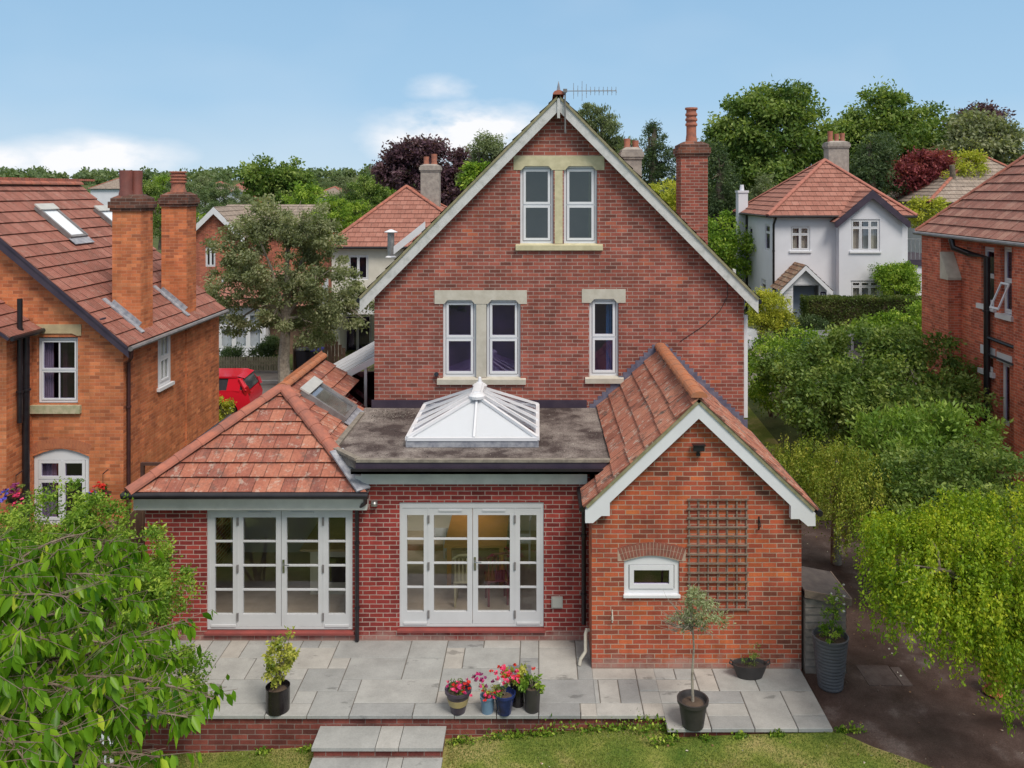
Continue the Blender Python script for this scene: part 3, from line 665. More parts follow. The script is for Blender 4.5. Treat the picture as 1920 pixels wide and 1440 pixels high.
# grass blades near the camera, weeds along the wall
def blades():
    rg = np.random.default_rng(3); n = 80000; x = rg.uniform(-5.6, 6.6, n); y = rg.uniform(10.5, 12.15, n)
    keep = [((yy < 11.85 or xx < 1.8) and xx < rx(yy) - .02 * rg.uniform(0, 3) and not (-3.15 < xx < -1.28 and yy > 11.1)) for xx, yy in zip(x, y)]
    x, y = x[keep], y[keep]; n = len(x); z = np.array([g(a, b) for a, b in zip(x, y)])
    tuft = np.array([noise.noise(Vector((a * 1.0, b * 1.6, 0))) * 1.3 for a, b in zip(x, y)])
    D = np.stack([rg.normal(size=n) * .8, rg.normal(size=n) * .8, np.ones(n)], 1); L = (.024 + .016 * tuft) * rg.uniform(.5, 1.5, n); L = np.clip(L, .008, .06)
    rn = np.clip(.45 + tuft * .8 + rg.normal(size=n) * .18, 0, 1)
    gm = leafm('grass_blade', ((0, (.06, .12, .02)), (.5, (.16, .22, .045)), (1, (.33, .31, .12))), .3)
    o = leaves('grass', np.stack([x, y, z], 1), D, L, L * .22 + .003, gm, rn, None, rg); tag(o, 'short mown lawn grass with dry yellow patches', 'grass', kind='stuff')
    n = 2400; rg = np.random.default_rng(8); spots = [(-1.1, 12.05, .1), (-.6, 12.1, .14), (.0, 12.1, .10), (.25, 12.1, .18), (.75, 12.12, .12), (1.45, 12.1, .22), (1.62, 12.0, .20), (1.7, 11.75, .15), (-.3, 12.12, .07), (1.1, 12.12, .1), (2.3, 11.82, .04), (2.8, 11.82, .05), (3.3, 11.82, .05), (-3.3, 12.1, .05), (-3.9, 12.1, .06), (4.35, 12.3, .09), (4.2, 11.9, .05)]
    idx = rg.integers(0, len(spots), n); S = np.array(spots)[idx]; P = np.stack([S[:, 0] + rg.normal(size=n) * S[:, 2] * .9, S[:, 1] + rg.normal(size=n) * .03, np.zeros(n)], 1)
    P[:, 2] = [g(a, b) for a, b in zip(P[:, 0], P[:, 1])]; P[:, 2] += np.abs(rg.normal(size=n)) * S[:, 2] * .5
    P[:, 1] = np.minimum(P[:, 1], np.where(P[:, 0] > 1.8, 11.84, 12.14)) if True else P[:, 1]
    L = .05 * rg.uniform(.4, 1.3, n); o = leaves('weeds', P, rg.normal(size=(n, 3)) + np.array([0, -.5, .6]), L, L * .6, L_SHRUB, rg.uniform(0, 1, n), None, rg)
    tag(o, 'leafy green weeds growing at the foot of the brick patio wall', 'weeds', kind='stuff')
    n = 560; x = rg.uniform(-1.2, 7.5, n); y = rg.uniform(10.4, 19, n); k = (y < 11.8) | (x > 4.3); x, y = x[k], y[k]; n = len(x)
    P = np.stack([x, y, np.array([g(a, b) for a, b in zip(x, y)]) + .012], 1); L = .038 * rg.uniform(.3, 1.4, n)
    o = leaves('fallen_petals', P, rg.normal(size=(n, 3)) * np.array([1, 1, .15]), L, L * .7, plain('petal_litter', (.55, .53, .42), (.22, .12, .06), .7, 9, lo=.42, hi=.5), rg.uniform(0, 1, n), None, rg)
    tag(o, 'pale fallen petals and leaves scattered over lawn and driveway', 'fallen leaves', kind='stuff')
blades()

# ---------------------------------------------------------------- main house
GLASSA = glass('attic_glass', (.72, .74, .64), .05, gc=(.8, .8, .82))
HS = thing('brick_house', 'red brick gabled house with flat roofed extension, glass roof lantern and orange brick annex', 'house', (.4, 17.4, 0))
YM = 17.39; fm = Fr((0, YM, 0), (1, 0, 0), (0, -1, 0)); F3 = FP / YM
def mx(px): return (px - CXP) / F3
def mz(py): return H - (py - CYP) / F3
XL, XR, XA = mx(702), mx(1395), .40
ZA = 9.22; SL = 1.015                                # wall apex and roof slope
YB = 29.0
zr = lambda x, o=0: ZA + o - abs(x - XA) * SL
W = [  # lintel, mullion, frames, sill (px)
    dict(l=(963, 1133, 292, 316), mu=(1040, 1055), f=((975, 1038), (1057, 1120)), z=(316, 456), s=(967, 1130, 457, 469), m=STONEY, c=([(0, .12)], [(.80, 1)])),
    dict(l=(815, 988, 544, 567), mu=(893, 912), f=((830, 893), (912, 976)), z=(567, 706), s=(820, 986, 708, 720), m=STONE, c=([(0, .1)], [(.86, 1)])),
    dict(l=(1091, 1173, 542, 565), mu=None, f=((1105, 1160),), z=(565, 704), s=(1097, 1169, 706, 718), m=STONE, c=([(.62, 1.0)],)),
]
holes = [rect(mx(a), mx(b), mz(w_['s'][2]) - .01, mz(w_['z'][0]) + .055) for w_ in W for a, b in w_['f']] + [rect(-2.8, .70, .13, 2.55)]
mb = MB(); wall(mb, fm, [(XL, -.1), (XR, -.1), (XR, zr(XR)), (XA, ZA), (XL, zr(XL))], holes, t=.28)
wall(mb, Fr((XR, YM + .28, 0), (0, 1, 0), (1, 0, 0)), rect(0, YB - YM - .28, -.1, zr(XR)), t=.28)
wall(mb, Fr((XL, YB, 0), (0, -1, 0), (-1, 0, 0)), rect(0, YB - YM - .28, -.1, zr(XL)), t=.28)
wall(mb, Fr((0, YB, 0), (1, 0, 0), (0, 1, 0)), [(XL + .281, -.1), (XR - .281, -.1), (XR - .281, zr(XR) + .25), (XA, ZA), (XL + .281, zr(XL) + .25)], t=.28)
mb.build('wall', B_MAIN, HS)
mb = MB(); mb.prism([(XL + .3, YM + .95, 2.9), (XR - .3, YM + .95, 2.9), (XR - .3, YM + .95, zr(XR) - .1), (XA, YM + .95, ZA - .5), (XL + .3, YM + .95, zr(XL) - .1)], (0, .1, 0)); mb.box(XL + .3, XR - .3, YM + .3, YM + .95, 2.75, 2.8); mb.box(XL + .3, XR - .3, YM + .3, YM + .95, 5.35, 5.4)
mb.build('inner_wall', REFLWALL, HS)
for w_ in W:
    a, b, c, d2 = w_['l']; st_ = MB(); n1 = .012
    u0, u1, z1, z0 = mx(a), mx(b), mz(c), mz(d2)
    pts = [(u0, z1), (u0, z0 - .03)]
    for fa, fb in w_['f']:
        q0, q1 = mx(fa), mx(fb); pts += [(q0 + .03, z0 - .03), (q0 + .1, z0 + .05), (q1 - .1, z0 + .05), (q1 - .03, z0 - .03)]
    pts += [(u1, z0 - .03), (u1, z1)]
    st_.prism([fm.p(u, -.16, z) for u, z in pts], (0, -.16 - n1, 0)); st_.build('lintel', w_['m'], HS)
    if w_['mu']:
        st_ = MB(); st_.fbox(fm, mx(w_['mu'][0]), mx(w_['mu'][1]), -.20, .004, mz(w_['s'][2]), z0 - .03); st_.build('mullion', w_['m'], HS)
    a, b, c, d2 = w_['s']; st_ = MB()
    st_.prism([fm.p(mx(a), n, z) for n, z in ((-.2, mz(d2)), (.065, mz(d2)), (.07, mz(c) - .03), (-.05, mz(c) + .005), (-.2, mz(c) + .005))], (mx(b) - mx(a), 0, 0)); st_.build('sill', w_['m'], HS)
    for (fa, fb), cu in zip(w_['f'], w_['c']):
        window(HS, fm, mx(fa) + .004, mx(fb) - .004, mz(w_['s'][2]) + .004, mz(w_['z'][0]) + .05, ((0, 1, 0, .5), (0, 1, .5, 1)), n=-.075, fw=.05, sw=.05, curtain=cu, cm=CURTB if w_['mu'] is None else CURTW, gm=GLASSA if w_['m'] is STONEY else GLASSD)
# roof
VY = YM - .26; EL, ER = -3.62, 4.44; ZT = ZA + .17
zt = lambda x: ZT - abs(x - XA) * SL
mb = MB(); L_ = [(XA, VY, ZT), (XA, YB + .26, ZT), (EL, YB + .26, zt(EL)), (EL, VY, zt(EL))]; Rr = [(XA, VY, ZT), (ER, VY, zt(ER)), (ER, YB + .26, zt(ER)), (XA, YB + .26, ZT)]
for q, s in ((L_, 3), (Rr, 4)): n = tiles(mb, q, .26, .30, .022, False, s)
roofm = mb.build('roof', T_MOSS, HS)
mb = MB()
for q in (L_, Rr):
    P = [Vector(p) for p in q]; n = (P[1] - P[0]).cross(P[2] - P[1]).normalized(); n = n if n.z > 0 else -n; under(mb, q, n, .003, .05)
mb.build('roof_deck', plain('verge_mortar', (.30, .26, .16), (.19, .19, .10), .9, 8, .4), roofm)
mb = MB(); ridge(mb, (XA, VY - .02, ZT + .02), (XA, YB + .26, ZT + .02), .11); mb.build('ridge_tiles', RIDGE, roofm)
mb = MB(); mb.tube([(XA, VY + .03, ZT), (XA, VY + .03, ZT + .16), (XA, VY + .03, ZT + .26)], [.05, .025, .006], 8); mb.build('finial', LEAD, roofm)
def barge(parent, xa, za, xl, xr, sl, y, w_, t=.035, m=BARGE, foot=.2, drop=.06, name='bargeboard'):
    for s, xe in ((-1, xl), (1, xr)):
        ze = za - abs(xe - xa) * sl; vw = w_ * sqrt(1 + sl * sl); e = xe - s * 0
        top = [(xa, za), (xe, ze)]
        pts = [(xa, za), (xa, za - vw), (xe - s * (foot + .16), za - vw - (abs(xe - xa) - foot - .16) * sl), (xe - s * foot, ze - vw * .75 - drop), (xe - s * foot * .55, ze - vw * .75 - drop), (xe - s * foot * .25, ze - vw - drop), (xe, ze - vw - drop), (xe, ze)]
        mb = MB(); mb.prism([(px_, y, z) for px_, z in pts], (0, t, 0)); mb.build(name, m, parent)
for s, xe in ((-1, EL + .02), (1, ER - .02)):
    pts = [(XA, ZT - .05), (XA, ZT - .33), (xe, zt(xe) - .33), (xe, zt(xe) - .05)]
    mb = MB(); mb.prism([(a, VY + .03, b) for a, b in pts], (0, .03, 0)); mb.build('bargeboard', BARGE, HS)
    mb = MB(); mb.prism([(a, VY + .06, b) for a, b in [(XA, ZT - .06), (XA, ZT - .12), (xe, zt(xe) - .12), (xe, zt(xe) - .06)]], (0, .24, 0)); mb.build('soffit', BARGE, HS)
for px_, py_ in ((872, 380), (728, 520), (1222, 376), (1370, 515)):
    x = mx(px_); z = mz(py_); mb = MB(); mb.box(x - .06, x + .06, VY + .06, YM - .002, z - .02, z + .12); mb.build('purlin_end', BARGE, HS)
mb = MB(); mb.box(XA - .028, XA + .028, VY - .0, VY + .028, ZT - .48, ZT - .06); mb.build('apex_cover', BARGE, HS)
# side gutters and pale soffit boxes at the eaves
for x in (EL, ER):
    mb = MB(); mb.tube([(x, VY + .05, zt(x) - .07), (x, YB, zt(x) - .07)], .055, 8); mb.build('gutter', BLACK, HS)
mb = MB(); mb.box(XR + .02, XR + .10, YM + .1, YM + .2, 2.8, 4.9); mb.build('side_window_edge', WHITE, HS)
# chimney of the main house (and a second one behind)
def chimney(parent, x0, x1, y0, y1, zb, zt_, m, cap, pots, capm=None, potm=TERRA, ribs=True):
    ch = MB(); ch.box(x0, x1, y0, y1, zb, zt_ - .34)
    c = ch.build('chimney', m, parent)
    k = MB(); k.box(x0 - .04, x1 + .04, y0 - .04, y1 + .04, zt_ - .34, zt_ - .27); k.box(x0 - .07, x1 + .07, y0 - .07, y1 + .07, zt_ - .27, zt_ - .12); k.box(x0 - .03, x1 + .03, y0 - .03, y1 + .03, zt_ - .12, zt_ - .04)
    P = [(x0 - .02, y0 - .02), (x1 + .02, y0 - .02), (x1 + .02, y1 + .02), (x0 - .02, y1 + .02)]; cx_, cy_ = (x0 + x1) / 2, (y0 + y1) / 2
    k.add([(a, b, zt_ - .04) for a, b in P] + [(cx_ + (a - cx_) * .6, cy_ + (b - cy_) * .6, zt_ + .04) for a, b in P], [(4, 5, 6, 7)] + [(i, (i + 1) % 4, (i + 1) % 4 + 4, i + 4) for i in range(4)])
    k.build('corbel', cap, c)
    for (px_, py_, r, h, rib) in pots:
        pr = [(r * 1.02, zt_), (r, zt_ + .06), (r * .86, zt_ + h * .25)]
        if rib:
            for i in range(3): z = zt_ + h * (.5 + .14 * i); pr += [(r * .86, z - h * .02), (r * 1.04, z), (r * 1.04, z + h * .05), (r * .88, z + h * .07)]
            pr += [(r * .86, zt_ + h * .93), (r * 1.1, zt_ + h * .95)]
        pr += [(r * 1.08 if rib else r * .95, zt_ + h), (r * .8, zt_ + h)]
        q = MB(); q.lathe((px_, py_, 0), pr, 16); q.build('chimney_pot', potm, c, smooth=True)
    return c
chimney(HS, 3.60, 4.28, 21.6, 22.35, 5.0, 8.66, B_CHIM if False else B_MAIN, B_CHIM, [(3.93, 21.97, .15, .92, True)])
chimney(HS, 2.66, 3.26, 27.0, 27.6, 6.0, 8.78, CEM, CEM, [(2.83, 27.3, .11, .32, False), (3.1, 27.3, .11, .26, False)])
# cable on the wall
mb = MB(); mb.tube([fm.p(mx(a), .012, mz(b)) for a, b in ((1363, 520), (1364, 555), (1350, 582), (1320, 610), (1275, 640))], .006, 5); mb.build('cable', BLACK, HS)
mb = MB(); mb.tube([fm.p(mx(819), -.01, mz(702)), fm.p(mx(819), .09, mz(700))], .045, 10); mb.build('overflow_pipe', BLACK, HS)

# --- extension: dining wall, kitchen wall
YE = 14.16; fe = Fr((0, YE, 0), (1, 0, 0), (0, -1, 0)); F2 = FP / YE
ex = lambda p: (p - CXP) / F2; ez = lambda p: H - (p - CYP) / F2
DX0, DX1, DZ0, DZ1 = ex(749), ex(1019.5), ez(1176), ez(942)
KX0, KX1, KZ0, KZ1 = ex(388), ex(661), ez(1181), 2.215
KXL = ex(272); AXL, AXR, YAX = .83, 4.105, 13.33
mb = MB(); wall(mb, fe, [(KXL, -.3), (AXL + .02, -.3), (AXL + .02, 2.9), (-2.97, 2.9), (-2.97, 2.36), (KXL, 2.36)], [rect(DX0, DX1, DZ0 - .03, DZ1), rect(KX0, KX1, KZ0 - .03, KZ1)], t=.28)
wall(mb, Fr((KXL, 18.7, 0), (0, -1, 0), (-1, 0, 0)), rect(0, 18.7 - YE - .28, -.3, 2.36), t=.28)
wall(mb, Fr((0, 18.7, 0), (1, 0, 0), (0, 1, 0)), [(KXL + .281, -.3), (XL - .01, -.3), (XL - .01, 2.36), (-4.75, 3.5), (KXL + .281, 2.36)], t=.28)
mb.build('extension_wall', B_NEW, HS)
# rooms behind the french doors
mb = MB(); mb.box(KXL + .28, .85, YE + .285, 20.5, .06, .12); mb.build('floor', WOODF, HS)
mb = MB(); mb.box(-2.85, .83, 18.4, 18.5, .12, 2.7); mb.box(KXL + .29, -3.4, 17.3, 17.35, .12, 2.37); mb.box(-2.95, -2.85, YE + .9, 18.4, .12, 2.7); mb.box(.73, .83, YE + .29, 18.4, .12, 2.7); mb.build('room_wall', PLAST, HS)  # pale back walls set nearer the doors to brighten the rooms
mb = MB(); mb.box(KXL + .29, -2.95, YE + .29, 18.4, 2.38, 2.42); mb.box(-2.85, .8, 17.45, 20.4, 2.60, 2.64); mb.build('ceiling', PLAST, HS)
def french(x0, x1, z0, z1, splits, head=.10):
    u = MB(); frame(u, fe, x0, x1, z0, z1, .045, -.10, -.02, wb=.04, wt=head)
    for s in splits[1:-1]:
        if s != splits[2]: u.fbox(fe, s - .012, s + .012, -.098, -.022, z0 + .04, z1 - head)
    r = u.build('door_frame', CREAMW, HS)
    q = MB(); q.prism([fe.p(x0 - .03, n, z) for n, z in ((-.25, z0 - .07), (.05, z0 - .07), (.05, z0 - .035), (-.1, z0 - .002), (-.25, z0 - .002))], (x1 - x0 + .06, 0, 0)); q.build('door_sill', REDS, HS)
    for i in range(4):
        a = splits[i] + (.045 if i == 0 else .004); b2 = splits[i + 1] - (.045 if i == 3 else .004); door = i in (1, 2)
        zb, zt_ = z0 + .045, z1 - head - .005; m = MB(); st_ = .085 if door else .075
        frame(m, fe, a, b2, zb, zt_, st_, -.085, -.028, wb=.20, wt=.115)
        gz0, gz1 = zb + .20, zt_ - .115
        for k in (1, 2, 3): zz = gz0 + (gz1 - gz0) * k / 4; m.fbox(fe, a + st_, b2 - st_, -.07, -.034, zz - .013, zz + .013)
        if door: m.fbox(fe, (a + b2) / 2 - .19, (a + b2) / 2 + .19, -.03, -.012, zt_ - .05, zt_ - .022)
        else: m.fbox(fe, a + .02, b2 - .02, -.03, -.005, zb - .005, zb + .03)
        dn = m.build('glazed_door' if door else 'side_light', CREAMW, HS)
        gm = MB(); gm.fbox(fe, a + st_ * .9, b2 - st_ * .9, -.06, -.052, gz0 - .01, gz1 + .01); gm.build('pane', GLASS, dn)
        if door:
            hx = a if i == 1 else b2; h = MB()
            for zz in (zb + .16, (zb + zt_) / 2, zt_ - .18): h.fbox(fe, hx - .018, hx + .014, -.03, -.006, zz - .065, zz + .065)
            h.build('hinge', GUTG, dn)
        if i == 2:
            h = MB(); hx = a + .035; hz = zb + 1.0; h.fbox(fe, hx - .018, hx + .018, -.03, -.018, hz - .11, hz + .11); h.tube([fe.p(hx, -.02, hz + .04), fe.p(hx, .03, hz + .04), fe.p(hx + .11, .035, hz + .04)], .009, 6); h.build('handle', CHROME, dn)
french(DX0, DX1, DZ0, DZ1, (DX0, ex(803), ex(886), ex(966), DX1))
french(KX0, KX1, KZ0, KZ1, (KX0, ex(444.5), ex(526.5), ex(606), KX1), head=.07)
# flat roof with opening for the lantern
LX0, LX1, LY0, LY1 = -2.27, -.02, 14.72, 17.02
FZ = 3.03; FY = 13.96
fl = [(-2.98, FY), (1.24, FY), (1.24, YM), (-3.54, YM), (-3.54, 14.62), (-2.98, 14.02)]
mb = MB(); hole = [(LX0 + .12, LY0 + .12), (LX1 - .12, LY0 + .12), (LX1 - .12, LY1 - .12), (LX0 + .12, LY1 - .12)]
for z in (FZ, FZ - .16):
    L3 = [[Vector((a, b, 0)) for a, b in l] for l in (fl, hole)]; tr = tessellate_polygon(L3)
    mb.add([(a, b, z) for l in (fl, hole) for a, b in l], [tuple(x) for x in tr])
for l in (fl, hole):
    for i in range(len(l)): a, b = l[i], l[(i + 1) % len(l)]; mb.add([(*a, FZ), (*b, FZ), (*b, FZ - .16), (*a, FZ - .16)], [(0, 1, 2, 3)])
FR = mb.build('flat_roof', FELT, HS)
mb = MB()
for a, b in (((-2.98, FY), (1.17, FY)), ((-3.5, 14.62), (-2.98, 14.02)), ((-3.5, 16.9), (-3.5, 14.62))):
    mb.bar((a[0], a[1], FZ + .018), (b[0], b[1], FZ + .018), .10, .045)
mb.build('edge_kerb', FELTK, FR)
mb = MB(); mb.box(-3.4, .98, YM - .03, YM - .002, FZ + .003, FZ + .16); mb.build('upstand', DARKW, FR)
# leaf litter and chippings on the felt
rg = np.random.default_rng(4); n = 1500; x = np.concatenate([rg.normal(-2.9, .28, n // 2), rg.uniform(-3.4, 1.1, n // 2)]); y = np.concatenate([rg.normal(16.9, .3, n // 2), rg.uniform(14.1, 17.3, n // 2)])
k = (y < 17.3) & (x > -3.45) & ~((x > LX0) & (x < LX1) & (y > LY0)); x, y = x[k], y[k]; n = len(x); L = .03 * rg.uniform(.4, 1.4, n)
o = leaves('leaf_litter', np.stack([x, y, np.full(n, FZ + .004)], 1), rg.normal(size=(n, 3)) * np.array([1, 1, .1]), L, L * .6, plain('litter', (.10, .085, .075), (.27, .24, .21), .9, 25), rg.uniform(0, 1, n), None, rg)
tag(o, 'dark dry leaf litter scattered on the grey flat roof', 'leaf litter', kind='stuff')
mb = MB(); mb.box(-2.99, 1.12, FY - .035, FY - .002, FZ - .17, FZ - .005); mb.build('roof_edge_board', DARKW, FR)
mb = MB(); mb.box(-3.05, 1.05, FY - .12, FY - .037, FZ - .17, FZ - .13); mb.box(-3.05, 1.05, FY - .12, FY - .108, FZ - .17, FZ - .085); mb.build('gutter', BLACK, HS)
mb = MB(); mb.box(-2.93, .80, YE - .10, YE - .002, 2.62, 2.86); mb.build('fascia', FASC, HS)
mb = MB(); mb.box(-3.03, -2.92, YE - .09, YE - .003, 2.2, 2.75); mb.build('fascia_end', FASC, HS)
# roof lantern
LN = MB(); z0, z1 = FZ + .005, FZ + .13
LN.box(LX0 - .02, LX1 + .02, LY0 - .02, LY0 + .07, z0, z1); LN.box(LX0 - .02, LX1 + .02, LY1 - .07, LY1 + .02, z0, z1)
LN.box(LX0 - .02, LX0 + .07, LY0 + .07, LY1 - .07, z0, z1); LN.box(LX1 - .07, LX1 + .02, LY0 + .07, LY1 - .07, z0, z1)
LNT = LN.build('roof_lantern', LEAD, HS)
lz = FZ + .14; ax = (LX0 + LX1) / 2 + .03; ay0, ay1 = LY0 + .72, LY1 - .84; apz = FZ + .68
C4 = [Vector((LX0, LY0, lz)), Vector((LX1, LY0, lz)), Vector((LX1, LY1, lz)), Vector((LX0, LY1, lz))]; A0, A1 = Vector((ax, ay0, apz)), Vector((ax, ay1, apz))
mb = MB()
for a, b in ((C4[0], A0), (C4[1], A0), (C4[2], A1), (C4[3], A1)): mb.bar(a + Vector((0, 0, .03)), b + Vector((0, 0, .03)), .06, .05)
mb.bar(Vector((ax, LY0, lz + .03)), A0 + Vector((0, 0, .03)), .035, .05); mb.bar(Vector((ax, LY1, lz + .03)), A1 + Vector((0, 0, .03)), .035, .05)
for f in (.27, .5, .73):
    for xs_ in (LX0, LX1): mb.bar((xs_, LY0 + (LY1 - LY0) * f, lz + .03), (ax + (.05 if xs_ > ax else -.05), ay0 + (ay1 - ay0) * f, apz + .02), .045, .05)
for a, b in zip(C4, C4[1:] + C4[:1]): mb.bar(a + Vector((0, 0, .005)), b + Vector((0, 0, .005)), .07, .055)
mb.build('glazing_bar', WHITE, LNT)
mb = MB(); mb.box(ax - .10, ax + .10, ay0 - .04, ay1 + .04, apz + .02, apz + .09); mb.box(ax - .06, ax + .06, ay0 - .02, ay1 + .02, apz + .09, apz + .12); mb.lathe((ax, ay0 - .02, 0), [(.15, apz), (.16, apz + .05), (.12, apz + .09), (.03, apz + .10)], 12)
mb.lathe((ax, ay1, 0), [(.13, apz), (.14, apz + .06), (.04, apz + .12), (.03, apz + .2), (.01, apz + .22)], 10); mb.build('ridge_cap', WHITE, LNT)
mb = MB(); mb.add([C4[0], C4[1], A0], [(0, 1, 2)]); mb.add([p - Vector((0, -.004, .012)) for p in (C4[0], C4[1], A0)], [(2, 1, 0)]); mb.build('front_pane', GLASSGLARE, LNT)
mb = MB(); mb.add([C4[1], C4[2], A1, A0], [(0, 1, 2, 3)]); mb.add([C4[3], C4[0], A0, A1], [(0, 1, 2, 3)]); mb.add([C4[2], C4[3], A1], [(0, 1, 2)]); mb.build('side_pane', GLASSL, LNT)
# kitchen hipped roof
KR, KZ, KS = -4.75, 3.78, .645; KE = -6.78; KYF = 13.92; KYA = 15.87
kz = lambda x: KZ - abs(x - KR) * KS; zf = KZ - (KYA - KYF) * KS
KXR = KR + (KYA - KYF); KXE = KR - (KYA - KYF)
mb = MB(); q1 = [(KXE, KYF, zf), (KXR, KYF, zf), (KR, KYA, KZ)]; q2 = [(KR, KYA, KZ), (-3.46, 14.58, KZ - 1.29 * KS), (-3.46, 17.38, KZ - 1.29 * KS), (-3.9, 17.40, KZ - .85 * KS), (-3.9, 18.72, KZ - .85 * KS), (KR, 18.72, KZ)]
q3 = [(KXE, KYF, zf), (KR, KYA, KZ), (KR, 18.72, KZ), (KXE, 18.72, zf)]
n1_ = tiles(mb, q1, .30, .235, .03, True, 21, .008)
n2_ = tiles(mb, [(KR, KYA, KZ), (-3.46, 14.58, KZ - 1.29 * KS), (-3.46, 17.36, KZ - 1.29 * KS), (KR, 17.36, KZ)], .30, .235, .03, True, 22, .008)
tiles(mb, [(KR, 17.36, KZ), (-3.95, 17.36, KZ - .80 * KS), (-3.95, 18.72, KZ - .80 * KS), (KR, 18.72, KZ)], .30, .235, .03, True, 23, .008)
n3_ = tiles(mb, q3, .30, .235, .03, True, 24, .008)
KRF = mb.build('kitchen_roof', T_KIT, HS)
mb = MB(); under(mb, q1, n1_); under(mb, q3, n3_); under(mb, [(KR, KYA, KZ), (-3.46, 14.58, KZ - 1.29 * KS), (-3.46, 17.36, KZ - 1.29 * KS), (KR, 17.36, KZ)], n2_); mb.build('roof_underlay', CEM, KRF)
mb = MB(); ridge(mb, (KXE + .02, KYF - .02, zf + .05), (KR, KYA, KZ + .06), .12, .42, 1); ridge(mb, (-3.40, KYA - (-3.40 - KR), KZ - 1.35 * KS + .05), (KR, KYA, KZ + .06), .12, .42, 2); mb.build('hip_tiles', RIDGE, KRF)
mb = MB(); ridge(mb, (KR, KYA - .05, KZ + .06), (KR, 18.75, KZ + .06), .11, .40, 3)
for i in range(40): y = KYA + .05 + i * (2.8 / 40); mb.add([(KR - .02, y, KZ + .12), (KR + .02, y, KZ + .12), (KR + .02, y + .05, KZ + .12), (KR - .02, y + .05, KZ + .12), (KR, y + .012, KZ + .175), (KR, y + .038, KZ + .175)], [(0, 1, 4), (1, 2, 5, 4), (2, 3, 5), (3, 0, 4, 5)])
mb.build('crested_ridge', RIDGE_O, KRF)
mb = MB(); mb.bar((-3.44, 14.50, FZ + .02), (KXR - .06, KYF + .02, zf + .05), .26, .03); mb.build('lead_valley', LEAD, KRF)
mb = MB(); mb.tube([(KXE - .07, KYF - .06, zf - .02), (KXR + .03, KYF - .06, zf - .02)], .055, 10); mb.tube([(KXE - .05, KYF - .06, zf - .02), (KXE - .05, 18.7, zf - .02)], .055, 10); mb.build('gutter', BLACK, HS, smooth=True)
mb = MB(); mb.box(KXE + .05, KXR - .02, YE - .16, YE - .003, 2.2155, zf - .03); mb.build('fascia', FASC, HS)
# skylight on the kitchen roof slope
def on_slope(nrm_, P0, Ux, Vx, u0, u1, v0, v1, h0, h1, mb):
    mb.add([P0 + Ux * u + Vx * v + nrm_ * h for h in (h0, h1) for v in (v0, v1) for u in (u0, u1)], [(0, 1, 3, 2), (4, 6, 7, 5), (0, 4, 5, 1), (2, 3, 7, 6), (0, 2, 6, 4), (1, 5, 7, 3)])
def skylight(parent, P0, U, V, Nn, w_, h_, pm=GLASSL, blind=False):
    """P0 = lower corner, U along the eave, V up the slope"""
    m = MB()
    on_slope(Nn, P0, U, V, 0, .07, 0, h_, .0, .10, m); on_slope(Nn, P0, U, V, w_ - .07, w_, 0, h_, 0, .10, m); on_slope(Nn, P0, U, V, .07, w_ - .07, 0, .07, 0, .09, m); on_slope(Nn, P0, U, V, .07, w_ - .07, h_ - .07, h_, 0, .09, m)
    o = m.build('skylight', GUTG, parent)
    m = MB(); on_slope(Nn, P0, U, V, .05, w_ - .05, .05, h_ - .05, .055, .065, m); m.build('pane', pm, o)
    m = MB(); on_slope(Nn, P0, U, V, -.01, w_ + .01, h_ - .16, h_ + .05, .092, .125, m); m.build('hood', plain('skylight_hood', (.50, .50, .47), (.42, .42, .40), .35, 4) if 'skylight_hood' not in MATS else MATS['skylight_hood'], o)
    m = MB(); on_slope(Nn, P0, U, V, -.05, w_ + .05, -.22, .0, .03, .045, m); m.build('lead_flashing', LEAD, o)
    return o
Vs = Vector((-1, 0, KS)).normalized(); Ns = Vector((KS, 0, 1)).normalized(); P0 = Vector((-3.66, 16.02, kz(-3.66)))
skylight(HS, P0 + Ns * .015, Vector((0, 1, 0)), Vs, Ns, .98, 1.0)
mb = MB(); on_slope(Ns, P0, Vector((0, 1, 0)), Vs, .03, .95, .03, .95, .046, .050, mb); mb.build('skylight_blind', plain('blind_grey', (.30, .28, .24), (.2, .17, .14), .8, 3), HS)
# annex
fa = Fr((0, YAX, 0), (1, 0, 0), (0, -1, 0)); F1 = FP / YAX; axx = lambda p: (p - CXP) / F1; az_ = lambda p: H - (p - CYP) / F1
RXA, RZA, RS = 2.475, 4.25, .945
ac = [axx(1170), axx(1274), az_(1118), az_(1052)]; arc = [(ac[0] + (ac[1] - ac[0]) * t, ac[3] + .085 * sin(pi * t)) for t in (0, .125, .25, .375, .5, .625, .75, .875, 1)]
hole = [(ac[0], ac[2]), (ac[1], ac[2])] + arc[::-1]
zaw = lambda x: RZA - .14 - abs(x - RXA) * RS
mb = MB(); wall(mb, fa, [(AXL, -.3), (AXR, -.3), (AXR, zaw(AXR)), (RXA, zaw(RXA)), (AXL, zaw(AXL))], [hole], t=.25)
wall(mb, Fr((AXR, YAX + .25, 0), (0, 1, 0), (1, 0, 0)), rect(0, YM - YAX - .26, -.3, zaw(AXR)), t=.25)
wall(mb, Fr((AXL, YE, 0), (0, -1, 0), (-1, 0, 0)), rect(-.0, YE - YAX - .25, -.3, zaw(AXL)), t=.25)
ANX = mb.build('annex_wall', B_ANX, HS)
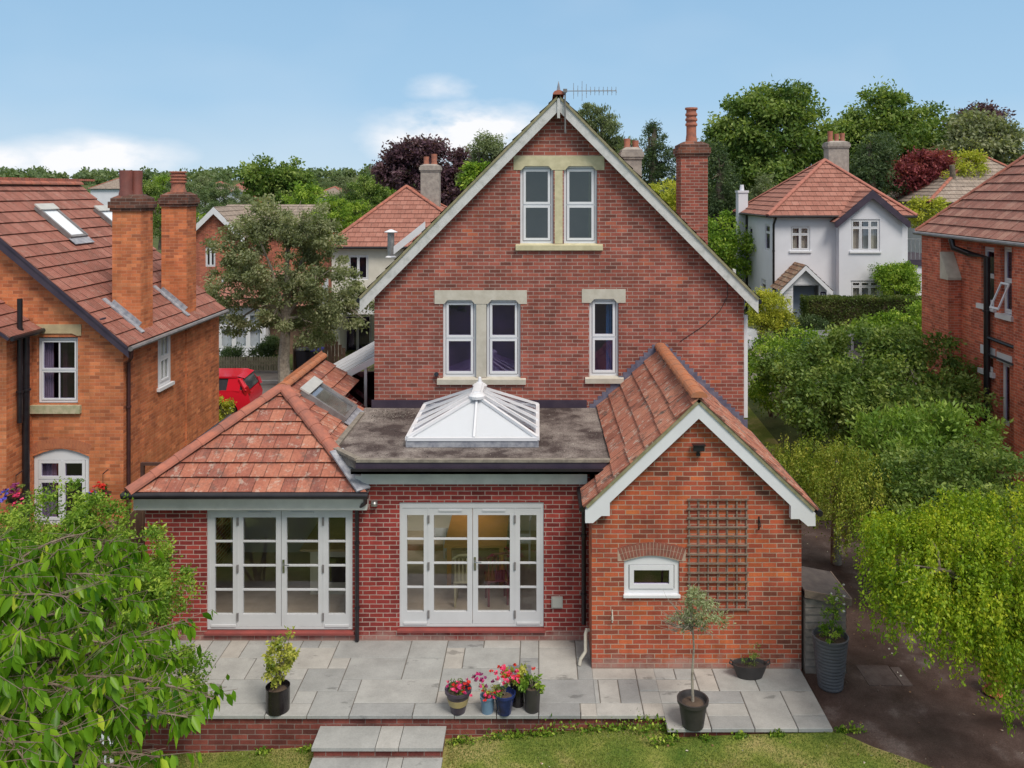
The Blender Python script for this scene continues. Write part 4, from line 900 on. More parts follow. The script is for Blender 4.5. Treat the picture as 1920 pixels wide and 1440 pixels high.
# segmental arch of two header courses
mb = MB(); rr = random.Random(2)
for ring in (0, 1):
    k = 19; R0 = 1.38 + ring * .108; cz = ac[3] + .085 - 1.38; cxm = (ac[0] + ac[1]) / 2; a1 = .345
    for i in range(k):
        t0, t1 = -a1 + 2 * a1 * i / k + .0035, -a1 + 2 * a1 * (i + 1) / k - .0035
        vs = [(cxm + sin(t) * r, cz + cos(t) * r) for t, r in ((t0, R0 + .004), (t1, R0 + .004), (t1, R0 + .104), (t0, R0 + .104))]
        mb.prism([fa.p(u, .006, z) for u, z in vs], (0, .04, 0))
mb.build('brick_arch', plain('arch_brick', (.30, .10, .07), (.18, .07, .05), .85, 9, .3), ANX)
mb = MB(); mb.prism([fa.p(u, -.01, z) for u, z in [(ac[0] - .1, ac[3] - .0), (ac[0] - .1, ac[3] + .19), ((ac[0] + ac[1]) / 2, ac[3] + .298), (ac[1] + .1, ac[3] + .19), (ac[1] + .1, ac[3]), ] + arc[::-1]], (0, -.013, 0)); mb.build('arch_mortar', plain('mortar', (.45, .33, .25), (.36, .26, .2), .9, 12), ANX)
WN = window(HS, fa, ac[0] + .005, ac[1] - .005, ac[2] + .03, ac[3] + .0, ((0, 1, 0, 1),), n=-.03, fw=.07, sw=.07, gm=GLASSD)
mb = MB(); mb.prism([fa.p(u, -.03, z) for u, z in [(ac[1] - .005, ac[3]), (ac[0] + .005, ac[3])] + [(a, b - .004) for a, b in arc[1:-1]]], (0, .05, 0)); mb.build('arched_head', WHITE, WN)
mb = MB(); mb.fbox(fa, ac[0] - .01, ac[1] + .01, -.1, .04, ac[2] - .01, ac[2] + .03); mb.build('sill', WHITE, WN)
# annex roof
YV = YAX - .17; ZR = RZA; EAL, EAR = .70, 4.30; zan = lambda x: ZR - abs(x - RXA) * RS
mb = MB(); qa = [(RXA, YV, ZR), (EAL, YV, zan(EAL)), (EAL, 14.0, zan(EAL)), (1.23, 14.0, zan(1.23)), (1.23, YM - .01, zan(1.23)), (RXA, YM - .01, ZR)]
for j, q in enumerate(([(RXA, YV, ZR), (EAL, YV, zan(EAL)), (EAL, 13.93, zan(EAL)), (RXA, 13.93, ZR)], [(RXA, 13.93, ZR), (1.20, 13.93, zan(1.20)), (1.20, YM - .01, zan(1.20)), (RXA, YM - .01, ZR)], [(RXA, YV, ZR), (RXA, YM - .01, ZR), (EAR, YM - .01, zan(EAR)), (EAR, YV, zan(EAR))])):
    n = tiles(mb, q, .33, .30, .03, True, 31 + j, .01)
AR = mb.build('annex_roof', T_ANX, HS)
mb = MB()
for q in ([(RXA, YV + .01, ZR), (EAL + .02, YV + .01, zan(EAL + .02)), (EAL + .02, 13.93, zan(EAL + .02)), (RXA, 13.93, ZR)], [(RXA, 13.93, ZR), (1.22, 13.93, zan(1.22)), (1.22, YM - .01, zan(1.22)), (RXA, YM - .01, ZR)], [(RXA, YV + .01, ZR), (RXA, YM - .01, ZR), (EAR - .02, YM - .01, zan(EAR - .02)), (EAR - .02, YV + .01, zan(EAR - .02))]):
    P = [Vector(p) for p in q]; n = (P[1] - P[0]).cross(P[2] - P[1]).normalized(); n = n if n.z > 0 else -n; under(mb, q, n, .004, .055)
mb.build('verge', MATS['verge_mortar'], AR)
mb = MB(); ridge(mb, (RXA, YV - .01, ZR + .05), (RXA, YM - .02, ZR + .05), .12, .42, 5); mb.build('ridge_tiles', RIDGE_O, AR)
for s, xe in ((-1, EAL + .02), (1, EAR - .02)):
    e = lambda x: zan(x); vw = .245
    pts = [(RXA, ZR - .07), (RXA, ZR - .07 - vw), (xe - s * .38, e(xe - s * .38) - .07 - vw), (xe - s * .38, e(xe) - .16), (xe - s * .25, e(xe) - .16), (xe - s * .12, e(xe) - .27), (xe, e(xe) - .27), (xe, e(xe) - .07)]
    mb = MB(); mb.prism([(a, YV + .03, b) for a, b in pts], (0, .10, 0)); mb.build('annex_bargeboard', WHITE, HS)
mb = MB()                                            # stepped lead flashing against the house wall
for s, xe in ((-1, 1.0), (1, 4.18)):
    x = RXA + s * .05; i = 0
    while (x - xe) * s < 0:
        z = zan(x); mb.box(min(x, x + s * .115), max(x, x + s * .115), YM - .012 - .001 * (i % 2), YM - .0015, z - .16, z + .115); x += s * .085; i += 1
mb.build('stepped_flashing', plain('dark_lead', (.09, .09, .14), (.16, .16, .22), .55, 9), AR)
mb = MB(); mb.tube([(EAR + .04, YV, zan(EAR) - .05), (EAR + .04, YM + .1, zan(EAR) - .05)], .05, 8); mb.tube([(EAL - .03, YV + .05, zan(EAL) - .05), (EAL - .03, 14.1, zan(EAL) - .05)], .045, 8); mb.build('gutter', BLACK, HS)
def downpipe(parent, pts, r=.034, m=BLACK, n=10):
    mb = MB(); mb.tube(pts, r, n)
    for (a, b) in zip(pts[:-1], pts[1:]):
        a, b = Vector(a), Vector(b)
        if abs(b.z - a.z) > 1.2:
            for t in (.25, .75): p = a.lerp(b, t); mb.lathe((p.x, p.y, p.z - .02), [(r * 1.35, 0), (r * 1.35, .04)], 10)
    return mb.build('downpipe', m, parent, smooth=True)
downpipe(HS, [(KXR - .02, KYF - .05, zf - .05), (KXR - .03, KYF + .02, zf - .16), (-3.0, YE - .06, zf - .34), (-3.0, YE - .06, .02)])
downpipe(HS, [(.70, YAX + .3, 2.5), (.72, YAX + .32, 2.4), (.745, YE - .06, 2.25), (.745, YE - .06, .3)], .038)
mb = MB(); mb.tube([(.80, YAX + .22, .48), (.76, YAX + .2, .50), (.74, YAX + .15, .45), (.74, YAX + .12, .2), (.66, YAX + .08, .1), (.64, YAX + .07, .01)], .028, 10); mb.build('waste_pipe', STONE, HS, smooth=True)
mb = MB(); mb.fbox(fe, ex(1034), ex(1055), .0, .045, ez(1138), ez(1118)); mb.fbox(fe, ex(1036), ex(1053), .045, .06, ez(1136), ez(1120)); mb.build('outside_socket', plain('socket_grey', (.42, .42, .38), (.38, .38, .35), .5, 2), HS)
mb = MB(); mb.fbox(fe, ex(697), ex(708), 0, .05, ez(948), ez(938)); mb.lathe((ex(704), YE - .09, ez(943)), [(.012, -.02), (.045, -.01), (.05, .03), (.03, .06), (.005, .065)], 12); o = mb.build('wall_lamp', STEEL, base=(ex(703), YE - .05, ez(943))); tag(o, 'small chrome sensor lamp on the dark red wall beside the drainpipe', 'wall lamp')
def floodlight():
    t = thing('security_light', 'black floodlight fixed high in the orange brick annex gable', 'security light', (axx(1308), YAX - .05, az_(850)))
    mb = MB(); x, z = axx(1308), az_(838); mb.fbox(fa, x - .085, x + .085, .05, .13, z - .03, z + .06); mb.fbox(fa, x - .10, x + .10, .04, .15, z + .055, z + .07); mb.build('lamp_housing', BLACK, t)
    mb = MB(); mb.fbox(fa, x - .02, x + .02, .0, .08, z - .08, z - .03); mb.lathe((x, YAX - .05, z - .13), [(.01, 0), (.035, .01), (.035, .04), (.01, .06)], 10); mb.build('sensor', BLACK, t)
floodlight()
# ---------------------------------------------------------------- objects on and by the patio
def pot(name, label, cat, px, py, wtop, wbot, hgt, m, fol, band=None, rim=True, group=None, base=None):
    """px, py: pixel of the pot's foot; sizes in m"""
    D = FP * (H - 0) / (py - CYP); p = Vector(((px - CXP) * D / FP, D, 0)); root = thing(name, label, cat, p, group)
    R1, R0 = wtop / 2, wbot / 2; mb = MB()
    pr = [(R0, 0), (R0 + (R1 - R0) * .5, hgt * .5), (R1 * .97, hgt * .86)] + ([(R1 * 1.06, hgt * .87), (R1 * 1.08, hgt), (R1 * .96, hgt)] if rim else [(R1, hgt), (R1 * .95, hgt)]) + [(R1 * .90, hgt - .03), (R1 * .86, hgt - .06)]
    mb.lathe(p, pr, 24); mb.build('pot', m, root, smooth=True)
    mb = MB(); mb.lathe(p, [(R1 * .88, hgt - .07), (R1 * .5, hgt - .045), (.01, hgt - .04)], 16); mb.build('soil', SOIL, root)
    if band:
        a, b, bm = band; f = lambda t: R0 + (R1 * .97 - R0) * t / .86 + .003; mb = MB(); mb.lathe(p, [(f(a) - .004, hgt * a), (f(a), hgt * a + .002), (f(b), hgt * b), (f(b) - .004, hgt * b)], 24); mb.build('painted_band', bm, root)
    fol(root, p + Vector((0, 0, hgt - .04))); return root
def flowers(root, c, cols, n, r, size, seed, hh=.1, name='flowers'):
    rg = np.random.default_rng(seed)
    for k, col in enumerate(cols):
        C = np.array(c) + rg.normal(size=(n, 3)) * np.array([r, r, hh]) + np.array([0, 0, hh * .6]); P, D = [], []
        for q in C:
            for j in range(6): a = j * pi / 3 + rg.uniform(0, .5); P.append(q); D.append((cos(a), sin(a) * .7 - .2, .35 + .3 * sin(a)))
        P, D = np.array(P), np.array(D); leaves('petals', P, D, size * rg.uniform(.8, 1.2, len(P)), size * np.ones(len(P)), PETAL[col], rg.uniform(0, 1, len(P)), root, rg)
def fol_bush(m, n, size, lobes, seed, **k):
    def f(root, b):
        mb = MB(); rr = random.Random(seed)
        for i in range(7):
            c, r = lobes[i % len(lobes)]; e = b + Vector(c) + Vector([rr.uniform(-.5, .5) * q for q in r]); mb.tube([b, b.lerp(e, .5) + Vector((rr.uniform(-.02, .02), 0, .02)), e], [.009, .006, .002], 5)
        mb.build('stem', BARK, root); foliage('foliage', [(tuple(b + Vector(c)), r) for c, r in lobes], m, n, size, root, seed, **k)
    return f
pot('potted_shrub', 'glossy black cylindrical pot holding a yellow green variegated shrub', 'potted plant', 521, 1330, .345, .33, .34, POTBK,
    fol_bush(L_YELL, 1500, .055, [((0, 0, .42), (.19, .18, .20)), ((.04, 0, .62), (.12, .1, .12)), ((-.06, 0, .22), (.12, .1, .12)), ((.2, 0, .5), (.07, .06, .05)), ((.17, 0, .8), (.05, .04, .05))], 41, cr=.07, nc=46, asp=.55), rim=False)
def f_imp(root, b): fol_bush(L_MID, 260, .04, [((0, 0, .06), (.16, .14, .07))], 42, cr=.06)(root, b); flowers(root, b + Vector((.03, -.02, .06)), ['pink', 'red', 'magenta'], 12, .085, .03, 43, .045)
pot('banded_flower_pot', 'dark pot with a cream band, filled with pink flowers, leftmost of the flower pots', 'flower pot', 859, 1334, .36, .20, .33, plain('plum_pot', (.05, .04, .06), (.07, .055, .08), .4, 6), f_imp, band=(.36, .66, POTST), group='flower pots on the patio edge')
def f_pet(root, b): fol_bush(L_YELL, 160, .035, [((0, 0, .10), (.12, .1, .10))], 44, cr=.05)(root, b); flowers(root, b + Vector((.04, -.04, .06)), ['red', 'pink'], 9, .07, .033, 45, .04); flowers(root, b + Vector((-.08, 0, .26)), ['purple', 'magenta'], 8, .09, .036, 46, .045)
pot('blue_flower_pot', 'small light blue bucket pot with purple and red petunias', 'flower pot', 914, 1334, .205, .17, .235, POTLB, f_pet, group='flower pots on the patio edge')
def f_ger(root, b): fol_bush(L_MID, 260, .045, [((0, 0, .07), (.13, .11, .10))], 47, cr=.05)(root, b); flowers(root, b + Vector((.02, -.02, .24)), ['pink', 'red', 'pink'], 12, .12, .036, 48, .05); flowers(root, b + Vector((-.02, -.05, .2)), ['white'], 4, .03, .02, 49, .03)
pot('glazed_flower_pot', 'navy glazed pot with a blue rim under bright pink geraniums', 'flower pot', 946, 1336, .30, .19, .29, POTBL, f_ger, group='flower pots on the patio edge')
pot('rear_flower_pot', 'black pot with pale green leaves half hidden behind the geranium pot', 'flower pot', 971, 1321, .24, .17, .36, POTBK, fol_bush(L_YELL, 420, .06, [((-.02, 0, .12), (.19, .13, .13))], 50, cr=.07), group='flower pots on the patio edge')
pot('hydrangea_pot', 'grey black plastic pot topped with a mound of light green leaves', 'flower pot', 998, 1331, .245, .20, .34, POTPL, fol_bush(L_SHRUB, 460, .06, [((0, 0, .10), (.17, .14, .11))], 51, cr=.06), rim=False, group='flower pots on the patio edge')
def f_olive(root, b):
    rr = random.Random(9); mb = MB(); pts = [b, b + Vector((-.01, 0, .35)), b + Vector((.015, 0, .75)), b + Vector((.0, 0, 1.0))]; mb.tube(pts, [.022, .018, .015, .012], 7); top = pts[-1]
    tips = []
    for i in range(30):
        a = rr.uniform(0, 2 * pi); l = rr.uniform(.15, .48); e = top + Vector((cos(a) * l, sin(a) * l * .8, rr.uniform(-.08, .62) * (1 - l)))
        mb.tube([top + Vector((0, 0, rr.uniform(-.05, .1))), top.lerp(e, .5) + Vector((0, 0, .05)), e], [.007, .005, .0015], 5); tips.append(e)
        for j in range(3): f = e + Vector((rr.uniform(-.14, .14), rr.uniform(-.1, .1), rr.uniform(-.06, .16))); mb.tube([top.lerp(e, .6), e.lerp(f, .4), f], [.003, .0025, .001], 4); tips.append(f)
    for sx in range(14):
        e = top + Vector((rr.uniform(-.5, -.15), rr.uniform(-.2, .2), rr.uniform(.0, .42))); mb.tube([top, top.lerp(e, .6) + Vector((0, 0, -.03)), e], [.006, .004, .001], 4)
    mb.build('trunk', BARKP, root, smooth=True)
    foliage('foliage', [(tuple(top + Vector((.14, 0, .22))), (.25, .2, .27)), (tuple(top + Vector((.0, 0, .42))), (.17, .14, .18)), (tuple(top + Vector((.42, 0, .08))), (.10, .08, .05)), (tuple(top + Vector((-.18, 0, .12))), (.16, .12, .14))], leafm('leaf_potted_olive', ((0, (.16, .19, .10)), (.5, (.30, .35, .19)), (1, (.50, .54, .34)))), 2000, .055, root, 52, cr=.07, nc=70, asp=.3, inner=.2)
pot('potted_olive_tree', 'slender olive tree with a sparse crown in a black plastic pot', 'potted tree', 1299, 1359, .41, .30, .37, POTPL, f_olive)
def trough():
    p = Vector((3.24, 13.1, 0)); root = thing('trough_planter', 'low black trough planter with handles standing against the annex wall', 'planter', p)
    mb = MB(); R_ = [(.19, 0), (.24, .12), (.265, .2), (.275, .21), (.25, .21), (.23, .17)]; mb.lathe(p, R_, 22, .55); mb.build('trough', POTPL, root, smooth=True)
    for s in (-1, 1): mb = MB(); mb.tube([p + Vector((s * .24, 0, .17)), p + Vector((s * .31, 0, .21)), p + Vector((s * .30, 0, .26)), p + Vector((s * .24, 0, .22))], .014, 6); mb.build('handle', POTPL, root)
    foliage('foliage', [(tuple(p + Vector((0, 0, .26))), (.17, .08, .10)), (tuple(p + Vector((.08, 0, .42))), (.07, .04, .12))], L_MID, 420, .035, root, 53, cr=.05, asp=.3)
trough()
def tall_pot():
    p = Vector((4.42, 12.93, g(4.5, 12.93))); root = thing('tall_grey_pot', 'tall grey ribbed pot with a flowering plant beside the shed', 'planter', p); pr = []
    for i in range(15): t = i / 14; r = .175 + .075 * t; pr += [(r, .72 * t), (r + .012, .72 * t + .016), (r + .012, .72 * t + .034)]
    pr += [(.262, .74), (.27, .775), (.25, .78), (.235, .70)]; mb = MB(); mb.lathe(p, pr, 26); mb.build('pot', POTGR, root, smooth=True)
    mb = MB(); mb.lathe(p, [(.232, .70), (.1, .72), (.01, .72)], 14); mb.build('soil', SOIL, root)
    b = p + Vector((0, 0, .72)); fol_bush(L_SHRUB, 900, .05, [((0, 0, .10), (.26, .2, .10)), ((.0, 0, .30), (.14, .1, .18)), ((.10, 0, .55), (.11, .08, .14)), ((.12, 0, .75), (.05, .05, .06))], 54, cr=.07, asp=.45)(root, b)
    flowers(root, b + Vector((.1, 0, .45)), ['white'], 8, .055, .025, 55, .16)
tall_pot()
def drive_pot():
    p = Vector((6.82, 12.75, g(6.8, 12.7))); root = thing('terracotta_pot', 'orange terracotta pot on a saucer in the shade under the weeping tree', 'planter', p)
    mb = MB(); mb.lathe(p, [(.10, .03), (.15, .24), (.17, .25), (.175, .30), (.15, .30), (.13, .25)], 20); mb.build('pot', POTTC, root, smooth=True)
    mb = MB(); mb.lathe(p, [(.15, .0), (.18, .035), (.165, .035)], 20); mb.build('saucer', POTTC, root)
drive_pot()
def shed():
    x0, x1, y0, y1 = 4.15, 4.78, 13.28, 14.15; gz = g(4.3, 13.5); root = thing('storage_shed', 'small grey board garden store with sloping black felt roof beside the annex', 'shed', (x0, y0, gz))
    n = 10; hl, hr = 1.22, 1.10
    mb = MB()
    for i in range(n):
        za, zb = gz + (hr - gz) * i / n, gz + (hr - gz) * (i + 1) / n
        mb.add([(x0, y0 - .014, za), (x1, y0 - .014, za), (x1, y0 + .002, zb), (x0, y0 + .002, zb), (x0, y0, za), (x1, y0, za)], [(0, 1, 2, 3), (4, 5, 1, 0)])
        mb.add([(x1 + .014, y0, za), (x1 + .014, y1, za), (x1 - .002, y1, zb), (x1 - .002, y0, zb), (x1, y0, za), (x1, y1, za)], [(0, 1, 2, 3), (4, 5, 1, 0)])
    mb.box(x0, x1 - .01, y0 + .01, y1, gz, 1.08); mb.build('board_wall', SHEDG, root)
    mb = MB(); mb.prism([(x0 - .03, y0 - .05, hl + .02), (x1 + .06, y0 - .05, hr + .0), (x1 + .06, y0 - .05, hr + .03), (x0 - .03, y0 - .05, hl + .05)], (0, y1 - y0 + .08, 0)); mb.build('roof', plain('shed_felt', (.055, .045, .045), (.09, .075, .07), .75, 6, .3), root)
    mb = MB(); mb.prism([(x0 - .03, y0 - .07, hl - .06), (x1 + .07, y0 - .07, hr - .08), (x1 + .07, y0 - .07, hr + .035), (x0 - .03, y0 - .07, hl + .055)], (0, .018, 0)); mb.prism([(x1 + .062, y0 - .05, hr - .07), (x1 + .062, y1 + .03, hr - .07), (x1 + .062, y1 + .03, hr + .035), (x1 + .062, y0 - .05, hr + .035)], (.018, 0, 0)); mb.build('roof_trim', WOODW, root)
shed()
def trellis():
    x0, x1, z0, z1 = axx(1290), axx(1401), az_(1143), az_(932); root = thing('trellis', 'weathered wooden square trellis panel fixed to the annex wall', 'trellis', (x0, YAX - .02, z0))
    for i in range(7): x = x0 + .015 + (x1 - x0 - .03) * i / 6; mb = MB(); mb.fbox(fa, x - .011, x + .011, .006, .022, z0, z1 - .02); mb.build('upright', TRELL, root)
    for i in range(13):
        z = z1 - .03 - (z1 - z0 - .05) * i / 12; mb = MB(); mb.fbox(fa, x0 - (.02 if i != 12 else -.3), x1 + (.01 if i != 12 else .05), .023, .040, z - .012, z + .012); mb.build('lath', TRELL, root)
trellis()
for px_, py_, lb in ((1423, 980, 'rusty hanging basket bracket on the annex wall right of the trellis'), (1148, 1155, 'small pale tap bracket low on the annex wall beside the drainpipe')):
    x, z = axx(px_), az_(py_); mb = MB(); mb.fbox(fa, x - .01, x + .01, .0, .012, z - .1, z + .1); mb.tube([fa.p(x, .01, z + .06), fa.p(x, .1, z + .02), fa.p(x, .11, z - .02), fa.p(x, .02, z - .06)], .007, 5); o = mb.build('wall_bracket', BLACK if px_ > 1200 else STONE, base=(x, YAX, z)); tag(o, lb, 'bracket')
mb = MB(); mb.tube([(XA + .13, VY - .03, 8.6), (XA + .13, VY - .03, 9.48)], .016, 6); AE = thing('tv_aerial', 'grey television aerial on a mast at the gable peak', 'aerial', (XA + .13, VY - .03, 8.6)); ADK = plain('aerial_metal', (.13, .13, .13), (.2, .2, .2), .6, 9); mb.build('mast', ADK, AE)
mb = MB(); y = VY - .03; mb.tube([(XA + .10, y, 9.45), (1.56, y, 9.455)], .009, 5)
for i in range(11): x = XA + .3 + i * .085; hh = .085 if i > 3 else (.16, .11, .20, .14)[i]; mb.bar((x, y - .12, 9.45 - hh * .5), (x, y + .12, 9.45 + hh * .5), .007); mb.bar((x, y, 9.45 - hh), (x, y, 9.45 + hh), .008)
mb.fbox(WF, XA + .09, XA + .17, -y - .02, -y + .05, 9.42, 9.49); mb.build('antenna', ADK, AE)
mb = MB(); mb.box(-.12, .12, -.15, .15, -.02, .0); 
mh = MB(); mh.box(-.48, -.12, 13.05, 13.40, .004, .009); o = mh.build('drain_cover', plain('cast_iron', (.13, .13, .15), (.2, .2, .22), .6, 30, .4), base=(-.3, 13.2, 0)); tag(o, 'square grey metal drain cover set in the patio behind the flower pots', 'drain cover')
# furniture seen through the doors
def table():
    r = thing('dining_table', 'long orange pine dining table seen through the patio doors', 'table', (-1.15, 16.6, .12))
    mb = MB(); mb.box(-1.75, -.60, 15.75, 17.75, .86, .90); mb.build('table_top', ORANGEW, r)
    for x in (-1.66, -.69):
        for y in (15.84, 17.66): mb = MB(); mb.box(x - .04, x + .04, y - .04, y + .04, .12, .859); mb.build('leg', ORANGEW, r)
table()
def chair(x, y, a, label, m):
    r = thing('dining_chair', label, 'chair', (x, y, .12), 'chairs round the dining table'); ca, sa = cos(a), sin(a)
    f = Fr((x, y, .12), (ca, sa, 0), (sa, -ca, 0))
    mb = MB(); mb.fbox(f, -.2, .2, -.2, .2, .43, .46); mb.build('seat', m, r)
    for u in (-.17, .17):
        for n in (-.17, .17): mb = MB(); mb.fbox(f, u - .018, u + .018, n - .018, n + .018, 0, .43); mb.build('leg', m, r)
    mb = MB()
    for i in range(6): u = -.17 + .068 * i; mb.fbox(f, u - .008, u + .008, .17, .185, .46, .86)
    mb.tube([f.p(-.21, .18, .86), f.p(-.1, .2, .93), f.p(.1, .2, .93), f.p(.21, .18, .86)], .022, 6); mb.build('backrest', m, r)
PALEW = plain('pale_wood', (.50, .44, .28), (.42, .36, .22), .5, 6)
chair(-1.3, 15.2, 0, 'pale spindle back chair at the near end of the dining table', PALEW)
chair(-2.05, 17.2, -pi / 2, 'white spindle back chair on the left side of the dining table', WHITE)
chair(-.35, 16.9, pi / 2, 'white chair on the right side of the dining table', WHITE)
chair(-.95, 18.1, pi, 'pale chair at the far end of the dining table', PALEW)
chair(-.75, 15.25, .2, 'dark red chair beside the pale chair at the near end of the dining table', plain('red_chair', (.22, .04, .05), (.16, .03, .04), .5, 6))
def island():
    r = thing('kitchen_island', 'kitchen island with pale wood worktop and white units seen through the kitchen doors', 'kitchen island', (-3.6, 16, .12))
    mb = MB(); mb.box(-4.15, -3.0, 15.5, 17.3, .12, .96); mb.build('cabinet', RENDC, r); mb = MB(); mb.box(-4.3, -2.96, 15.35, 17.45, .961, 1.0); mb.build('worktop', plain('pale_worktop', (.50, .37, .20), (.42, .31, .17), .4, 5), r)
    mb = MB(); mb.box(-3.95, -3.3, 15.485, 15.499, .35, .8); mb.build('oven_door', BLACK, r)
    mb = MB(); mb.lathe((-3.35, 15.7, 1.0), [(.07, 0), (.10, .06), (.09, .16), (.05, .2), (.06, .24), (.01, .26)], 14); o = mb.build('kettle', plain('red_enamel', (.3, .03, .04), (.25, .02, .03), .3, 3), base=(-3.35, 15.7, 1)); tag(o, 'dark red kettle on the wooden kitchen worktop', 'kettle')
island()
def parasol():
    p = Vector((-4.45, 8.75, g(-4.5, 8.7))); r = thing('closed_parasol', 'closed white fabric parasol among the leaves at lower left', 'parasol', p)
    mb = MB(); mb.tube([p, p + Vector((0, 0, 2.6))], .022, 8); mb.build('pole', STEEL, r)
    k = 24; prof = [(.05, 2.55), (.09, 2.3), (.13, 1.9), (.17, 1.5), (.20, 1.1), (.19, .95)]; vs = []
    for rr_, z in prof:
        for i in range(k): a = 2 * pi * i / k; q = rr_ * (1 + (.28 if i % 3 == 0 else -.18)); vs.append(p + Vector((cos(a) * q, sin(a) * q, z + .02 * (i % 2))))
    mb = MB(); mb.add(vs, [(j * k + i, (j + 1) * k + i, (j + 1) * k + (i + 1) % k, j * k + (i + 1) % k) for j in range(len(prof) - 1) for i in range(k)]); mb.build('canopy', FABR, r)
parasol()

# ---------------------------------------------------------------- left neighbour
def left_house():
    D0, D1 = 18.8, 24.05; X = -9.15; r = thing('left_neighbour_house', 'orange brick house on the left with two chimneys and roof skylights', 'house', (-12, D0, -.3))
    k = FP / D0; f = Fr((0, D0, 0), (1, 0, 0), (0, -1, 0)); u = lambda p: (p - CXP) / k; z = lambda p: H - (p - CYP) / k
    ze = 4.12; s = .853; XRg = -13.05; zrg = ze + (X - XRg) * s; XLf = -16.95
    uw = (u(69), u(146), z(758), z(632)); gw = [u(61), u(167), z(985), z(856)]
    arc_ = [(gw[0] + (gw[1] - gw[0]) * t, gw[3] + .17 * sin(pi * t)) for t in (0, .2, .4, .5, .6, .8, 1)]
    mb = MB(); wall(mb, f, [(XLf, -.6), (X, -.6), (X, ze), (XRg, zrg), (XLf, ze)], [rect(*uw), [(gw[0], gw[2]), (gw[1], gw[2])] + arc_[::-1]], t=.28)
    fs = Fr((X, 0, 0), (0, 1, 0), (1, 0, 0)); ky = lambda px: X * FP / (px - CXP)      # depth on the side wall for a pixel column
    y0, y1 = ky(296), ky(320); ym = (y0 + y1) / 2; kk = FP / ym; sz = (H - (722 - CYP) / kk, ze - .07)
    wall(mb, fs, rect(D0 + .28, D1, -.6, ze), [rect(y0, y1, sz[0], sz[1])], t=.28)
    wall(mb, Fr((0, D1 + .28, 0), (1, 0, 0), (0, 1, 0)), [(XLf, -.6), (X - .001, -.6), (X - .001, ze), (XRg, zrg), (XLf, ze)], t=.27)
    wall(mb, Fr((XLf, 0, 0), (0, -1, 0), (-1, 0, 0)), rect(-D1, -D0 - .28, -.6, ze), t=.28)
    mb.box(X - .001, X + .035, D0 + 3.3, D1 + .28, -.6, ze - .02)
    mb.build('wall', B_LEFT, r)
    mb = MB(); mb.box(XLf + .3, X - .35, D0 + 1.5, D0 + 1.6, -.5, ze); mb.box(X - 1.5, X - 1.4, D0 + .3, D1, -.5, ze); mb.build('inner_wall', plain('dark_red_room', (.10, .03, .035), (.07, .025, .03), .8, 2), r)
    mb = MB(); pts = [(u(50), z(608)), (u(50), z(629)), (u(69), z(629)), (u(76), z(625)), (u(136), z(625)), (u(145), z(629)), (u(153), z(629)), (u(153), z(608))]; mb.prism([f.p(a, -.16, b) for a, b in pts], (0, -.185, 0)); mb.build('lintel', BUFF, r)
    mb = MB(); mb.fbox(f, u(56), u(153), -.2, .08, z(774), z(759)); mb.build('sill', STONEM, r)
    window(r, f, uw[0] + .01, uw[1] - .01, uw[2] + .02, uw[3] - .03, ((0, 1, 0, .5), (0, 1, .5, 1)), n=-.08, fw=.05, sw=.035, gbars=(('v', .5),), gm=GLASSD, curtain=[(0, .22)])
    W2 = window(r, f, gw[0] + .01, gw[1] - .01, gw[2], gw[3] - .0, ((0, .5, 0, .68), (.5, 1, 0, .68), (0, .5, .68, 1), (.5, 1, .68, 1)), n=-.05, fw=.09, sw=.06, gm=GLASSD, curtain=[(.02, .3)])
    mb = MB(); mb.prism([f.p(a, -.05, b) for a, b in [(gw[1] - .01, gw[3]), (gw[0] + .01, gw[3])] + [(a, b - .006) for a, b in arc_[1:-1]]], (0, .06, 0)); mb.build('arched_head', WHITE, W2)
    mb = MB()
    for i in range(22):
        t0, t1 = -.42 + .84 * i / 22 + .003, -.42 + .84 * (i + 1) / 22 - .003; R0 = 1.5; cz = gw[3] + .19 - 1.5; cx_ = (gw[0] + gw[1]) / 2
        mb.prism([f.p(cx_ + sin(t) * q, .004, cz + cos(t) * q) for t, q in ((t0, R0), (t1, R0), (t1, R0 + .21), (t0, R0 + .21))], (0, .03, 0))
    mb.build('brick_arch', plain('arch_orange', (.46, .17, .08), (.38, .13, .07), .85, 12, .2), r)
    window(r, fs, y0 + .01, y1 - .01, sz[0] + .02, sz[1] - .01, ((0, 1, 0, .5), (0, 1, .5, 1)), n=-.0, fw=.085, sw=.05, gbars=(('v', .5),), gm=GLASS, curtain=[(0, 1)], cd=.045, cm=plain('net_curtain', (.66, .66, .66), (.55, .55, .55), .9, 6))
    mb = MB(); mb.fbox(fs, y0 - .06, y1 + .06, -.1, .08, sz[0] - .07, sz[0] + .01); mb.build('sill', WHITE, r)
    # roof
    yv = D0 - .28; o = .24; zt = lambda x: zrg + .15 - abs(x - XRg) * s; xe = X + o; xw = XLf - o
    mb = MB(); q1 = [(XRg, yv, zt(XRg)), (XRg, D1 + .22, zt(XRg)), (xe, D1 + .22, zt(xe)), (xe, yv, zt(xe))]; q2 = [(XRg, yv, zt(XRg)), (xw, yv, zt(xw)), (xw, D1 + .22, zt(xw)), (XRg, D1 + .22, zt(XRg))]
    n = tiles(mb, q1, .37, .33, .03, True, 61, .008); n2 = tiles(mb, q2, .37, .33, .03, False, 62); rf = mb.build('roof', T_LEFT, r)
    mb = MB(); under(mb, q1, n, .004, .06); under(mb, q2, n2, .004, .06); mb.build('roof_underlay', DARKW, rf)
    mb = MB(); ridge(mb, (XRg, yv, zt(XRg) + .04), (XRg, D1 + .22, zt(XRg) + .04), .12, .4, 7)
    for i in range(60): y = yv + i * .11; mb.box(XRg - .015, XRg + .015, y, y + .06, zt(XRg) + .12, zt(XRg) + .18)
